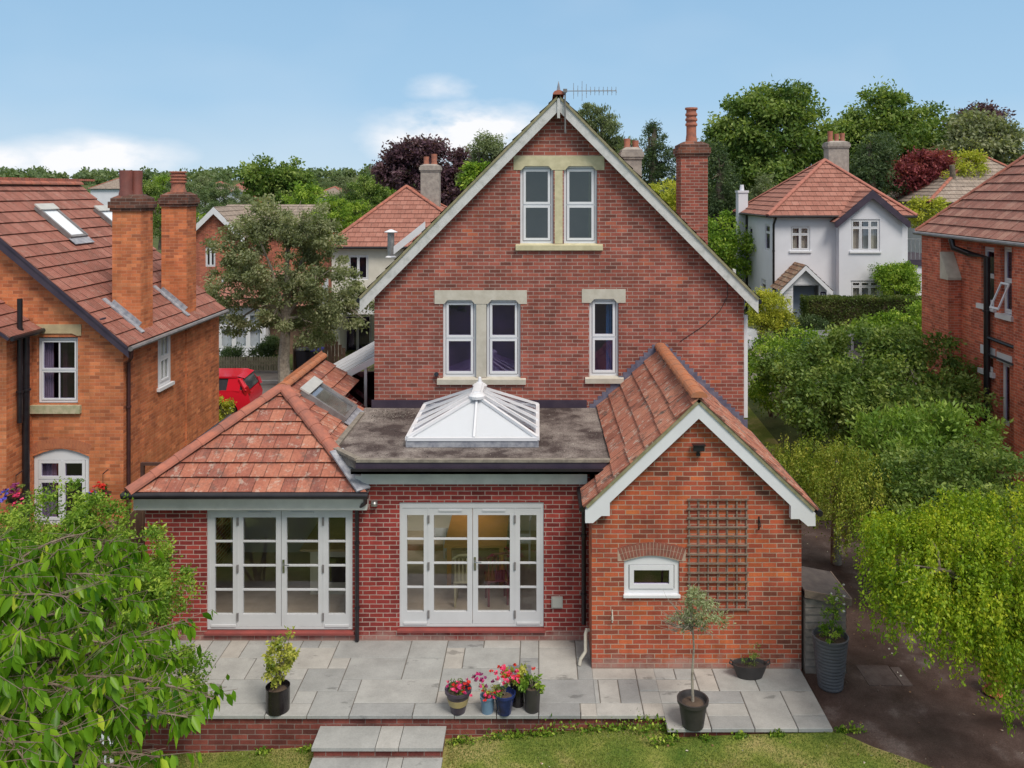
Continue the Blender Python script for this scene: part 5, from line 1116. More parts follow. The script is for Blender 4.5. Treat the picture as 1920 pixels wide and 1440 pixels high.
    mb.box(XRg - .02, XRg + .02, yv, D1 + .2, zt(XRg) + .09, zt(XRg) + .125); mb.build('crested_ridge', RIDGE, rf)
    for sg, xx in ((1, xe), (-1, xw)):
        mb = MB(); mb.prism([(XRg, yv + .02, zt(XRg) - .05), (XRg, yv + .02, zt(XRg) - .30), (xx, yv + .02, zt(xx) - .25), (xx, yv + .02, zt(xx) - .04)], (0, .035, 0)); mb.build('bargeboard', DARKW, r)
    for px_, py_ in ((47, 488), (193, 606)): mb = MB(); a, b = (px_ - CXP) / k, H - (py_ - CYP) / k; mb.box(a - .07, a + .07, yv + .05, D0, b - .02, b + .13); mb.build('purlin_end', DARKW, r)
    mb = MB(); mb.tube([(xe + .05, yv, zt(xe) - .05), (xe + .05, D1 + .22, zt(xe) - .05)], .055, 8); mb.build('gutter', GUTG, r)
    downpipe(r, [(xe + .05, yv + .06, zt(xe) - .07), (xe + .02, yv + .1, zt(xe) - .25), (X + .06, D0 + .12, zt(xe) - .42), (X + .06, D0 + .12, -.3)], .042, plain('brown_pipe', (.05, .02, .022), (.07, .03, .03), .4, 4))
    # chimneys standing in the eaves
    for (px0, pd, py0, t_, tall) in ((215, 266, 19.55, 7.32, 0), (303, 353, 22.1, 7.37, 1)):
        y0_ = py0; xl = X - .62; zb = ze - .3
        pots = [(X - .40, y0_ + .2, .155, .60, False), (X - .26, y0_ + .42, .14, .6, False)] if not tall else [(X - .31, y0_ + .3, .20, .58, True)]
        chimney(r, xl, X + .03, y0_, y0_ + .62, zb, t_, B_LEFT, B_CHIM, pots, potm=plain('brown_pot', (.22, .07, .055), (.16, .055, .045), .6, 4) if not tall else TERRA)
        mb = MB(); zA = zt(xl); mb.bar((xl - .16, y0_ - .06, zt(xl - .16) + .05), (xe - .12, y0_ - .06, zt(xe - .12) + .05), .14, .03, up=Vector((s, 0, 1))); mb.bar((xl - .02, y0_ - .004, zt(xl) + .08), (X + .0, y0_ - .004, zt(X) + .08), .012, .20); mb.build('lead_flashing', LEAD, rf)
    Nn = Vector((s, 0, 1)).normalized(); V = Vector((-1, 0, s)).normalized()
    def onp(px, py):
        kq = (zt(0) * 0 + (zrg + .15 + XRg * s) - H) / (-(py - CYP) + s * (px - CXP)); d_ = kq * FP; return Vector(((px - CXP) * kq, d_, H - (py - CYP) * kq))
    for i, (pl, ptl) in enumerate((((118, 452), (75, 396)), ((218, 446), (184, 394)))):
        a, b = onp(*pl), onp(*ptl); hh = (b - a).dot(V); hh = 1.15 if i == 0 else 1.1
        a.y = (a.y + b.y) / 2; skylight(r, a + Nn * .03, Vector((0, 1, 0)), V, Nn, .78, hh, pm=SKYL)
    # lower wing at the left edge
    D2 = 17.9; f2 = Fr((0, D2, 0), (1, 0, 0), (0, -1, 0)); k2 = FP / D2; XW = (12 - CXP) / k2; zw = H - (632 - CYP) / k2
    mb = MB(); wall(mb, f2, rect(XW - 5, XW, -.6, zw), t=.28); wall(mb, Fr((XW, 0, 0), (0, 1, 0), (1, 0, 0)), rect(D2 + .28, D0 - .003, -.6, zw), t=.28); mb.build('wing_wall', B_LEFT, r)
    q = [(XW + .22, D2 - .25, zw + .02), (XW + .22, D0 - .02, zw + .02), (XW - 1.6, D0 - .02, zw + 1.3), (XW - 1.6, D2 - .25, zw + 1.3)]
    mb = MB(); n = tiles(mb, q, .33, .3, .03, True, 66); w_ = mb.build('wing_roof', T_LEFT, r); mb = MB(); under(mb, q, n); mb.build('roof_underlay', DARKW, w_)
    mb = MB(); mb.tube([(XW + .27, D2 - .25, zw), (XW + .27, D0 - .02, zw)], .05, 8); mb.build('gutter', BLACK, r)
    downpipe(r, [(XW + .1, D2 + .3, 5.15), (XW + .1, D2 + .3, 2.5)], .055); downpipe(r, [(XW + .08, D2 + .55, 4.3), (XW + .08, D2 + .55, -.3)], .075)
    return r
left_house()
def basket(px, py, D, cols, label, seed):
    p = PX(px, py, D); r = thing('hanging_basket', label, 'hanging basket', p, 'hanging baskets on the left house')
    mb = MB(); mb.lathe(p, [(.03, -.16), (.13, -.1), (.17, 0), (.15, 0)], 14); mb.tube([p + Vector((0, 0, 0)), p + Vector((0, 0, .42))], .006, 4); mb.tube([p + Vector((0, 0, .42)), p + Vector((0, .22, .44))], .012, 5); mb.build('basket', BLACK, r)
    foliage('foliage', [(tuple(p), (.24, .2, .22))], L_MID, 380, .05, r, seed, cr=.07)
    for i, c in enumerate(cols): flowers(r, p + Vector(((-.16, .02, .14)[i % 3], -.16, (.0, .14, -.08)[i % 3])), [c], 12, .07, .05, seed + i, .06)
basket(193, 925, 18.4, ['blue', 'red', 'pink'], 'flower basket with red and blue flowers hanging right of the arched window', 71)
basket(30, 930, 17.4, ['blue', 'purple', 'pink'], 'flower basket with violet and pink flowers hanging left of the arched window', 75)
def gate():
    r = thing('garden_gate', 'dark brown timber gate with an arched top rail between the two houses', 'gate', (-8.4, 18.3, 0)); y = 18.3; k = FP / y; x0, x1 = (263 - CXP) / k, (263 - CXP) / k + 1.3; zt_ = H - (868 - CYP) / k
    mb = MB(); mb.box(x0, x0 + .07, y, y + .07, -.1, zt_); mb.box(x1 - .07, x1, y, y + .07, -.1, zt_); mb.box(x0 + .07, x1 - .07, y, y + .07, zt_ - .06, zt_); mb.build('gate_frame', plain('dark_brown', (.06, .025, .02), (.09, .04, .03), .6, 5), r)
    mb = MB(); pts = [(x0 + .08, 0), (x1 - .08, 0)] + [(x1 - .08 - (x1 - x0 - .16) * t, zt_ - .5 + .3 * sin(pi * t)) for t in (0, .15, .3, .5, .7, .85, 1)]; mb.prism([(a, y + .01, b) for a, b in pts], (0, .04, 0)); mb.build('boards', BROWNW, r)
gate()
def sidefence():
    r = thing('side_fence', 'brown timber fence panels along the left boundary', 'fence', (-7.3, 12, -.3)); x = -7.35
    for i in range(5):
        y = 9.2 + 1.85 * i; mb = MB(); mb.box(x - .05, x + .05, y - .05, y + .05, -.6, 1.75); mb.build('post', BROWNW, r)
        if i < 4:
            mb = MB()
            for j in range(12): a = y + .06 + j * .144; mb.box(x - .012 + .012 * (j % 2), x + .004 + .012 * (j % 2), a, a + .15, -.5, 1.65)
            mb.build('panel', BROWNW, r)
sidefence()
# ---------------------------------------------------------------- right neighbour
def right_house():
    X = 12.13; DF, DN = 26.2, 21.2; r = thing('right_neighbour_house', 'scarlet brick house at the right edge with a large ribbed tile roof', 'house', (14, 23, 1)); fs = Fr((X, 0, 0), (0, -1, 0), (-1, 0, 0))
    dd = lambda px: X * FP / (px - CXP); zz = lambda py, d_: H - (py - CYP) * d_ / FP
    ze = 6.13; wins = []
    for (xa, xb, ya, yb) in ((1841, 1866, 466, 572),): wins.append((-dd(xa), -dd(xb), zz(yb, dd(1853)), zz(ya, dd(1853))))
    w1 = (-dd(1840), -dd(1864), zz(572, dd(1850)), zz(462, dd(1850))); w2 = (-dd(1876), -dd(1897), zz(590, dd(1885)), zz(462, dd(1885))); w3 = (-dd(1843), -dd(1862), zz(694, dd(1850)), zz(664, dd(1850))); w4 = (-dd(1874), -dd(1893), zz(800, dd(1885)), zz(680, dd(1885)))
    mb = MB(); wall(mb, fs, rect(-DF, -DN, -.2, ze), [rect(*q) for q in (w1, w2, w3, w4)], t=.28)
    X2 = 11.80; wall(mb, Fr((X2, 0, 0), (0, -1, 0), (-1, 0, 0)), rect(-DN, -15.0, -.2, ze), t=.3); mb.box(X2 + .001, X + .3, DN - .3, DN - .001, -.2, ze)
    wall(mb, Fr((0, DF, 0), (1, 0, 0), (0, 1, 0)), rect(X + .281, X + 8, -.2, ze), t=.28); wall(mb, Fr((0, 15.0, 0), (1, 0, 0), (0, -1, 0)), rect(X2 + .3, X + 8, -.2, ze), t=.28); mb.box(X + 7.7, X + 7.99, 15.3, DF - .3, -.2, ze)
    mb.build('wall', B_RIGHT, r)
    # chimney breast with sloped stone cap
    b0, b1 = dd(1770) - .0, dd(1801); bz = zz(525, b1); mb = MB(); mb.box(X - .37, X - .001, 24.95, 26.2, -.2, ze); mb.box(X - .369, X - .001, 24.5, 24.949, -.2, 4.88); mb.build('chimney_breast', B_RIGHT, r)
    mb = MB(); mb.prism([(X - .40, 24.46, 4.88), (X - .40, 24.46, 4.95), (X - .40, 24.93, 5.66), (X - .40, 24.949, 5.66), (X - .40, 24.949, 4.88)], (.39, 0, 0)); mb.build('breast_cap', STONE, r)
    mb = MB(); mb.box(X + 1.2, X + 1.3, 15.4, DF - .4, -.1, ze - .1); mb.build('inner_wall', REFLWALL, r)
    for q in (w1, w2): window(r, fs, q[0] + .01, q[1] - .01, q[2] + .02, q[3] - .02, ((0, 1, 0, .5), (0, 1, .5, 1)), n=-.10, fw=.06, sw=.05, gm=GLASSD)
    window(r, fs, w3[0], w3[1], w3[2], w3[3], ((0, 1, 0, 1),), n=-.10, fw=.05, sw=.03, gm=GLASSD); window(r, fs, w4[0], w4[1], w4[2], w4[3], ((0, 1, 0, 1),), n=-.10, fw=.06, sw=.05, gm=GLASSD)
    mb = MB(); [mb.prism([fs.p(ua, .0, w2[2] + .82), fs.p(ua, .03, w2[2] + .84), fs.p(ua, .33, w2[2] + .16), fs.p(ua, .30, w2[2] + .14)], fs.U * .04) for ua in (w2[0] + .06, w2[1] - .10)]; [mb.prism([fs.p(w2[0] + .101, na, w2[2] + za), fs.p(w2[0] + .101, na + .03, w2[2] + za + .02), fs.p(w2[0] + .101, na + .05, w2[2] + za - .03), fs.p(w2[0] + .101, na + .02, w2[2] + za - .05)], fs.U * (w2[1] - w2[0] - .205)) for na, za in ((0, .82), (.28, .19))]; mb.build('open_sash', WHITE, r)
    for q in (w1, w2, w3): mb = MB(); mb.fbox(fs, q[0] - .12, q[1] + .12, -.12, .09, q[2] - .12, q[2] + .01); mb.build('sill', WHITE, r)
    for q in (w3, w4): mb = MB(); mb.fbox(fs, q[0] - .12, q[1] + .12, -.1, .012, q[3] - .02, q[3] + .22); mb.build('lintel', WHITE, r)
    xe = X - .40; yv = DF + .35; zt = ze + .05; run = 5.4; s = .93
    q1 = [(xe, 14.6, zt), (xe, yv, zt), (xe + run, yv - run * .72, zt + run * s), (xe + run, 14.6, zt + run * s)]
    q2 = [(xe, yv, zt), (xe + 2 * run, yv, zt), (xe + run, yv - run * .72, zt + run * s)]
    q3 = [(xe + 2 * run, 14.6, zt), (xe + run, 14.6, zt + run * s), (xe + run, yv - run * .72, zt + run * s), (xe + 2 * run, yv, zt)]
    mb = MB(); n = tiles(mb, q1, .36, .33, .03, True, 81, .008); n2 = tiles(mb, q2, .36, .33, .03, False, 82); n3 = tiles(mb, q3, .36, .33, .03, False, 83); rf = mb.build('roof', T_RIGHT, r)
    mb = MB(); under(mb, q1, n); under(mb, q2, n2); under(mb, q3, n3); mb.prism([(xe + .2, 14.62, zt), (xe + 2 * run - .2, 14.62, zt), (xe + run, 14.62, zt + run * s - .1)], (0, .2, 0)); mb.build('roof_underlay', CEM, rf)
    mb = MB(); ridge(mb, (xe + .02, yv, zt + .04), (xe + run, yv - run * .72, zt + run * s + .04), .10, .4, 8); mb.build('hip_tiles', RIDGE, rf)
    mb = MB(); mb.tube([(xe - .05, 14.6, zt - .05), (xe - .05, yv, zt - .05)], .055, 8); mb.build('gutter', GUTG, r)
    dp = dd(1859); downpipe(r, [(xe - .05, dp + 1.3, zt - .1), (xe - .02, dp + 1.25, zt - .35), (X - .12, dp + .9, zt - .5), (X - .12, dp, zt - .52), (X - .12, dp, -.1)], .085)
    mb = MB(); z = zz(632, dp); mb.tube([(X - .12, dp, z), (X - .1, DN + .05, z - .05)], .05, 8); mb.tube([(X - .12, dp, z - .45), (X - .1, DN + .05, z - .5)], .03, 8); mb.build('branch_pipe', BLACK, r)
right_house()
# ---------------------------------------------------------------- white house and others across the road
def hip(root, x0, x1, y0, y1, z, xa, ya, za, m, seed, yb=None, ov=.3, col=.36, hipm=RIDGE, cols=False):
    x0 -= ov; x1 += ov; y0 -= ov; y1 += ov; yb = yb or ya; A, B = (xa, ya, za), (xa, yb, za)
    qs = [[(x0, y0, z), (x1, y0, z), A], [(x0, y1, z), (x0, y0, z), A] + ([B] if yb != ya else []), [(x1, y0, z), (x1, y1, z)] + ([B] if yb != ya else []) + [A], [(x1, y1, z), (x0, y1, z), B]]
    mb = MB(); ns = [tiles(mb, q, col, .33, .03, cols, seed + i) for i, q in enumerate(qs)]; rf = mb.build('roof', m, root)
    mb = MB(); [under(mb, q, n) for q, n in zip(qs, ns)]; mb.build('roof_underlay', CEM, rf)
    mb = MB(); [ridge(mb, (a, b, z + .04), (xa, (ya if b == y0 else yb), za + .05), .11, .45, i) for i, (a, b) in enumerate(((x0, y0), (x1, y0), (x0, y1), (x1, y1)))]; mb.build('hip_tiles', hipm, rf)
    mb = MB(); mb.tube([(x0, y0 - .04, z - .04), (x1, y0 - .04, z - .04)], .055, 6); mb.tube([(x0 - .04, y0, z - .04), (x0 - .04, y1, z - .04)], .055, 6); mb.build('gutter', BLACK, root); return rf
def white_house():
    D = 40.; k = FP / D; r = thing('white_house', 'white rendered house with red hipped roof and small porch across the road', 'house', (14, 40, 1.2)); f = Fr((0, D, 0), (1, 0, 0), (0, -1, 0)); u = lambda p: (p - CXP) / k; z = lambda p: H - (p - CYP) / k
    X0, X1, zb, ze, DB = u(1448), u(1702), .9, z(409), 46.3; B0, B1 = u(1567), u(1684); fb = f.sh(n=.45); kb = FP / (D - .45); ub = lambda p: (p - CXP) / kb; zb_ = lambda p: H - (p - CYP) / kb
    w1 = (u(1482), u(1519), z(470), z(424)); 
    mb = MB(); wall(mb, f, rect(X0, X1, zb, ze + .1), [rect(*w1)], t=.3)
    wU = (ub(1595), ub(1650), zb_(471), zb_(411)); wL = (ub(1595), ub(1650), zb_(568), zb_(526)); xa = (B0 + B1) / 2
    wall(mb, fb, [(B0, zb), (B1, zb), (B1, ze + .06), (xa, ze + 1.15), (B0, ze + .06)], [rect(*wU), rect(*wL)], t=.44)
    fsd = Fr((X0, 0, 0), (0, -1, 0), (-1, 0, 0)); dx = lambda px: X0 * FP / (px - CXP); zs = lambda py, d_: H - (py - CYP) * d_ / FP
    sw = [(-dx(1404), -dx(1411), zs(465, dx(1408)), zs(425, dx(1408))), (-dx(1434), -dx(1443.5), zs(470, dx(1439)), zs(420, dx(1439))), (-dx(1427), -dx(1436), zs(545, dx(1431)), zs(523, dx(1431)))]
    wall(mb, fsd, rect(-DB, -D - .3, zb, ze + .1), [rect(*q) for q in sw], t=.3); wall(mb, Fr((X1, 0, 0), (0, 1, 0), (1, 0, 0)), rect(D + .3, DB, zb, ze + .1), t=.3); mb.box(X0 + .3, X1 - .3, DB - .3, DB, zb, ze + .1)
    mb.build('wall', RENDER, r)
    mb = MB(); mb.box(X0 + .4, X1 - .4, D + 1.5, D + 1.6, zb, ze); mb.box(X0 + 1.2, X0 + 1.3, D + .4, DB - .4, zb, ze); mb.build('inner_wall', REFLWALL, r)
    window(r, f, *w1[:2], *w1[2:], ((0, .5, 0, .68), (.5, 1, 0, .68), (0, .5, .68, 1), (.5, 1, .68, 1)), n=-.04, curtain=[(0, .4), (.6, 1)], gm=GLASS)
    for q in (wU, wL): window(r, fb, *q[:2], *q[2:], ((0, .33, 0, .75), (.33, .67, 0, .75), (.67, 1, 0, .75), (0, .33, .75, 1), (.33, .67, .75, 1), (.67, 1, .75, 1)), n=-.04, curtain=[(0, .3), (.7, 1)], gm=GLASS)
    for q in sw: window(r, fsd, *q[:2], *q[2:], ((0, 1, 0, .7), (0, 1, .7, 1)), n=-.04, gm=GLASSD)
    for q, ff in ((w1, f), (wU, fb)): mb = MB(); mb.fbox(ff, q[0] - .06, q[1] + .06, -.05, .07, q[2] - .09, q[2] - .005); mb.build('sill', WHITE, r)
    rf = hip(r, X0, X1, D, DB, ze + .12, 14.45, 43.1, 8.95, T_FAR, 91, hipm=plain('far_ridge', (.38, .14, .10), (.32, .12, .09), .8, 3), cols=True)
    # small gable roof over the bay
    zg = ze + 1.32; mb = MB(); ge = .25; s = .86; zl = zg - (xa - B0 + .28) * s
    for sg in (-1, 1):
        xe = xa + sg * (xa - B0 + .28); tiles(mb, [(xa, D - .7, zg), (xe, D - .7, zl), (xe, D + .25, zl), (xa, D + 2.3, zg)], .36, .33, .03, False, 95)
    mb.build('gable_roof', T_FAR, r)
    for sg in (-1, 1):
        xe = xa + sg * (xa - B0 + .28); mb = MB(); mb.prism([(xa, D - .72, zg + .01), (xa, D - .72, zg - .38), (xe - sg * .1, D - .72, zl - .24), (xe, D - .72, zl - .2), (xe, D - .72, zl + .01)], (0, .05, 0)); mb.build('bargeboard', DARKW, r)
    chimney(r, 14.95, 16.0, 44.0, 44.75, 7.6, 9.95, CEM, CEM, [(15.15, 44.35, .14, .55, False), (15.5, 44.4, .13, .42, False), (15.78, 44.35, .13, .45, False)])
    mb = MB(); mb.box(u(1383) * 1.13, u(1383) * 1.13 + .5, 45.0, 45.6, zb, 7.3); mb.box(u(1383) * 1.13 - .04, u(1383) * 1.13 + .54, 44.96, 45.64, 7.3, 7.42); mb.lathe((u(1383) * 1.13 + .25, 45.3, 7.42), [(.12, 0), (.1, .3), (.08, .3)], 10); mb.build('slim_chimney', RENDER, r)
    # porch
    D3 = 38.6; fp = Fr((0, D3, 0), (1, 0, 0), (0, -1, 0)); kp = FP / D3; up = lambda p: (p - CXP) / kp; zp = lambda p: H - (p - CYP) / kp
    p0, p1, pa = up(1470), up(1550), up(1508); za, zl = zp(496), zp(540); dr = (up(1487), up(1536), .95, zp(535))
    mb = MB(); wall(mb, fp, [(p0, .9), (p1, .9), (p1, zl - .05), (pa, za - .25), (p0, zl - .05)], [rect(*dr)], t=.12)
    for i in range(16): z_ = .95 + i * .14; mb.fbox(fp, p0, dr[0] - .01, .0, .014, z_, z_ + .12); mb.fbox(fp, dr[1] + .01, p1, .0, .014, z_, z_ + .12)
    for i in range(5): z_ = zp(533) + i * .15; q = (za - .25 - z_) / (za - .25 - zl) * (p1 - pa); mb.fbox(fp, pa - q * .9, pa + q * .9, .0, .012, z_, z_ + .13)
    mb.box(p0, p0 + .1, D3 + .12, D, .9, zl); mb.box(p1 - .1, p1, D3 + .12, D, .9, zl); po = mb.build('porch', WHITE, r)
    for sg, pe in ((-1, p0 - .25), (1, p1 + .2)):
        mb = MB(); tiles(mb, [(pa, D3 - .25, za), (pe, D3 - .25, zl - .1), (pe, D, zl - .1), (pa, D, za)], .25, .25, .025, False, 97); mb.build('porch_roof', T_MOSS, po)
        mb = MB(); mb.prism([(pa, D3 - .25, za - .02), (pa, D3 - .25, za - .24), (pe, D3 - .25, zl - .34), (pe, D3 - .25, zl - .12)], (0, .03, 0)); mb.build('porch_bargeboard', WHITE, po)
    mb = MB(); mb.fbox(fp, dr[0], dr[1], -.8, -.75, .95, dr[3]); mb.build('front_door', BLUEG, r)
    mb = MB(); mb.fbox(fp, dr[0] + .18, dr[0] + .42, -.75, -.74, 1.75, 1.82); mb.build('letter_slot', BLACK, r)
    x, zc = up(1543), zp(553); mb = MB(); mb.fbox(fp, x - .12, x + .12, .015, .03, zc - .14, zc + .14); pl = mb.build('number_plate', NAVY, r)
    for dxx in (-.04, .05): mb = MB(); mb.fbox(fp, x + dxx - .014, x + dxx + .014, .031, .034, zc - .08, zc + .08); mb.fbox(fp, x + dxx - .035, x + dxx - .014, .031, .034, zc + .04, zc + .07); mb.build('number', WHITE, pl)
    downpipe(r, [(X0 + .08, D - .3, ze), (X0 + .05, D - .06, ze - .3), (X0 + .05, D - .06, zb)], .05); downpipe(r, [(X0 - .06, 45.9 - 1.2, ze), (X0 - .06, 45.9 - 1.2, zb)], .06)
white_house()
def garage():
    r = thing('white_garage', 'white flat roofed garage with dark fascia and railing right of the white house', 'garage', (19, 41, 1.2)); D = 41.; k = FP / D; x0, x1, zt = (1703 - CXP) / k, (1760 - CXP) / k + 1, H - (485 - CYP) / k
    mb = MB(); mb.box(x0, x1, D, D + 5, .9, zt - .35); mb.build('wall', RENDER, r); mb = MB(); mb.box(x0 - .05, x1, D - .08, D + 5, zt - .349, zt - .05); mb.build('fascia', DARKW, r)
    mb = MB()
    for i in range(12): mb.box(x0 + .1 + i * .2, x0 + .13 + i * .2, D + .4, D + .43, zt - .049, zt + .9)
    mb.box(x0, x1, D + .4, D + .45, zt + .9, zt + .95); mb.build('railing', STEEL, r)
    mb = MB(); mb.box(x0 + .15, x0 + .95, D - .02, D + .01, .95, zt - .8); mb.build('door', WHITE, r)
garage()
def simple_house(name, label, x0, x1, y0, y1, zb, ze, xa, ya, za, m, tm, seed, yb=None, wins=(), hipped=True, ov=.3):
    r = thing(name, label, 'house', ((x0 + x1) / 2, y0, zb)); f = Fr((0, y0, 0), (1, 0, 0), (0, -1, 0)); mb = MB()
    wall(mb, f, rect(x0, x1, zb, ze), [rect(*q) for q in wins], t=.3); wall(mb, Fr((x0, 0, 0), (0, -1, 0), (-1, 0, 0)), rect(-y1, -y0 - .3, zb, ze), t=.3); wall(mb, Fr((x1, 0, 0), (0, 1, 0), (1, 0, 0)), rect(y0 + .3, y1, zb, ze), t=.3); mb.box(x0 + .3, x1 - .3, y1 - .3, y1, zb, ze); mb.build('wall', m, r)
    if wins: mb = MB(); mb.box(x0 + .35, x1 - .35, y0 + 1.6, y0 + 1.7, zb, ze - .1); mb.build('inner_wall', REFLWALL, r)
    if hipped: hip(r, x0, x1, y0, y1, ze + .02, xa, ya, za, tm, seed, yb, ov)
    for q in wins: window(r, f, *q[:2], *q[2:], ((0, .5, 0, 1), (.5, 1, 0, 1)), n=-.05, gm=GLASSD)
    return r, f
# cream house behind left: eave row 465, apex (760,350)
Dc = 40.; kc = FP / Dc; X_ = lambda p, k=kc: (p - CXP) / k; Zc = lambda p, k=kc: H - (p - CYP) / k
cr, cf = simple_house('cream_house', 'cream rendered house with red hipped roof behind the main gable on the left', X_(622), X_(622) + 7.3, Dc, 47, -.1, Zc(463), X_(762) * 1.09, 43.6, 7.62, RENDC, T_FAR, 101, wins=[(X_(652), X_(691), Zc(525), Zc(478)), (X_(643), X_(697), Zc(668), Zc(590))])
chimney(cr, -5.95, -5.02, 43.0, 43.7, 5.6, 8.72, CEM, CEM, [(-5.7, 43.3, .15, .42, False), (-5.3, 43.3, .16, .55, False)])
mb = MB(); mb.tube([PX(733, 482, 37.5), PX(733, 436, 37.5)], .15, 12); fl_ = mb.build('flue_pipe', STEEL, cr); mb = MB(); p = PX(733, 436, 37.5); mb.lathe(p, [(.28, .0), (.3, .03), (.05, .14)], 12); mb.build('flue_cap', WHITE, fl_); mb = MB(); mb.lathe(PX(733, 482, 37.5), [(.25, 0), (.16, .06)], 12); mb.build('flue_collar', WHITE, fl_)
mb = MB(); a, b = PX(738, 462, 37), PX(797, 415, 37); mb.prism([a, b, b - Vector((0, 0, .35)), a - Vector((0, 0, .35))], (0, .1, 0)); mb.build('side_gable_board', WHITE, cr)
mb = MB(); mb.box(X_(628), X_(628) + 3.6, 37.5, 39.7, 2.05, 2.25); po_ = mb.build('flat_porch_roof', CEM, cr); mb = MB(); mb.box(X_(628), X_(628) + 3.6, 37.46, 37.5, 2.0, 2.3); mb.build('roof_edge', WHITE, po_)
mb = MB(); mb.box(X_(622) - .0, X_(650), 38.6, 40, -.1, 2.0); mb.build('porch_side', RENDC, cr)
mb = MB(); mb.fbox(cf, X_(652), X_(676), -.26, -.2, -.05, 1.5); mb.build('front_door', NAVY, cr)
# brick house far left with pale gable boards
Db = 50.; kb2 = FP / Db; Xb = lambda p: (p - CXP) / kb2; Zb = lambda p: H - (p - CYP) / kb2
def far_brick():
    r = thing('far_brick_house', 'red brick house with white gable boards behind the street tree', 'house', (Xb(400), Db, 0)); f = Fr((0, Db, 0), (1, 0, 0), (0, -1, 0)); x0, x1, xa = Xb(352), Xb(452), Xb(404); ze, za = Zb(440), Zb(388)
    w_ = [(Xb(385), Xb(404), Zb(500), Zb(463)), (Xb(414), Xb(438), Zb(560), Zb(520))]
    mb = MB(); wall(mb, f, [(x0, -.1), (x1, -.1), (x1, ze), (xa, za - .1), (x0, ze)], [rect(*q) for q in w_], t=.3); mb.box(x1 - .3, x1 + 4.5, Db + 1.5, Db + 8, -.1, 4.6); mb.box(x0, x0 + .3, Db + .3, Db + 8, -.1, ze); mb.build('wall', B_FAR, r)
    s = (za - ze) / (x1 - xa); mb = MB()
    for sg, xe in ((-1, x0 - .3), (1, x1 + .3)): z_ = za - abs(xe - xa) * s * .93; tiles(mb, [(xa, Db - .3, za), (xe, Db - .3, z_), (xe, Db + 4, z_), (xa, Db + 4, za)], .36, .33, .03, False, 111)
    tiles(mb, [(xa - 1, Db + 1.2, 4.7), (x1 + 4.6, Db + 1.2, 4.7), (x1 + 4.0, Db + 4.6, za + .05), (xa - 1, Db + 4.6, za + .05)], .36, .33, .03, False, 112); tiles(mb, [(xa - 1, Db + 8, 4.7), (xa - 1, Db + 4.6, za + .05), (x1 + 4.0, Db + 4.6, za + .05), (x1 + 4.6, Db + 8, 4.7)], .36, .33, .03, False, 113); mb.build('roof', T_GREY, r)
    for sg, xe in ((-1, x0 - .3), (1, x1 + .3)): z_ = za - abs(xe - xa) * s * .93; mb = MB(); mb.prism([(xa, Db - .34, za), (xa, Db - .34, za - .4), (xe, Db - .34, z_ - .35), (xe, Db - .34, z_)], (0, .05, 0)); mb.build('bargeboard', WHITE, r)
    for q in w_: window(r, f, *q[:2], *q[2:], ((0, .5, 0, 1), (.5, 1, 0, 1)), n=-.05, gm=GLASSD)
    # white bay windows at street level
    D2 = 38.5; k = FP / D2; fx = Fr((0, D2, 0), (1, 0, 0), (0, -1, 0)); x0, x1 = (404 - CXP) / k, (498 - CXP) / k; z0, z1 = H - (660 - CYP) / k, H - (585 - CYP) / k
    mb = MB(); wall(mb, fx, rect(x0, x1, -.1, z1 + .35), [rect(x0 + .1, x1 - .1, z0 + .1, z1)], t=.3); mb.box(x0, x0 + .3, D2 + .3, Db, -.1, z1 + .3); mb.box(x1 - .3, x1, D2 + .3, Db, -.1, z1 + .3); mb.build('bay_wall', RENDER, r)
    window(r, fx, x0 + .1, x1 - .1, z0 + .1, z1, tuple((a / 3, (a + 1) / 3, 0, .6) for a in range(3)) + tuple((a / 3, (a + 1) / 3, .6, 1) for a in range(3)), n=-.05, fw=.07, sw=.08, name='bay_window', gm=GLASS, curtain=[(0, 1)], cm=plain('net_blind', (.55, .58, .66), (.48, .51, .6), .8, 2))
    mb = MB(); tiles(mb, [(x0 - .2, D2 - .3, z1 + .3), (x1 + 2.2, D2 - .3, z1 + .3), (x1 + 2.2, D2 + 3, z1 + 1.6), (x0 - .2, D2 + 3, z1 + 1.6)], .3, .3, .03, False, 115); mb.build('bay_roof', T_FAR, r)
    mb = MB(); mb.box(x1 + .02, x1 + 2.1, D2 + .6, D2 + .9, -.1, z1 + .3); mb.build('garage_wall', BROWNW, r)
far_brick()
# roofs on the far slope
fh = [('far_hillside_house', 'tiny white house with a brown roof on the left horizon above the orange ridge', 207, 352, 150, 7, 2.6, RENDER, T_GREY), ('far_cottage', 'tiny white gabled cottage among trees left of the far round tree', 399, 357, 120, 5, 2.6, RENDER, T_GREY),
      ('far_terrace', 'tiny red roofed brick house just left of the far round tree', 462, 356, 130, 7, 2.8, B_FAR, T_FAR), ('far_gabled_house', 'tiny white gabled house with brown roof right of the far round tree', 617, 366, 105, 4.2, 2.8, RENDER, T_GREY)]
for i, (nm, lb, px_, py_, D, wd, hh, m, tm) in enumerate(fh):
    p = PX(px_, py_, D); rf_h = .35 * wd; zb = g(p.x, D) - .5; simple_house(nm, lb, p.x - wd / 2, p.x + wd / 2, D, D + 6, zb, p.z - .2, p.x, D + 3, p.z + rf_h * .7, m, tm, 130 + i * 5, ov=.3)
D = 48.; k = FP / D
simple_house('pale_rear_house', 'white house with brown hipped roof half hidden behind the right neighbour', (1748 - CXP) / k, (1748 - CXP) / k + 8, D, 55, 1.5, H - (380 - CYP) / k, (1748 - CXP) / k + 4.2, 51.5, 9.7, RENDER, T_GREY, 160, ov=.4)
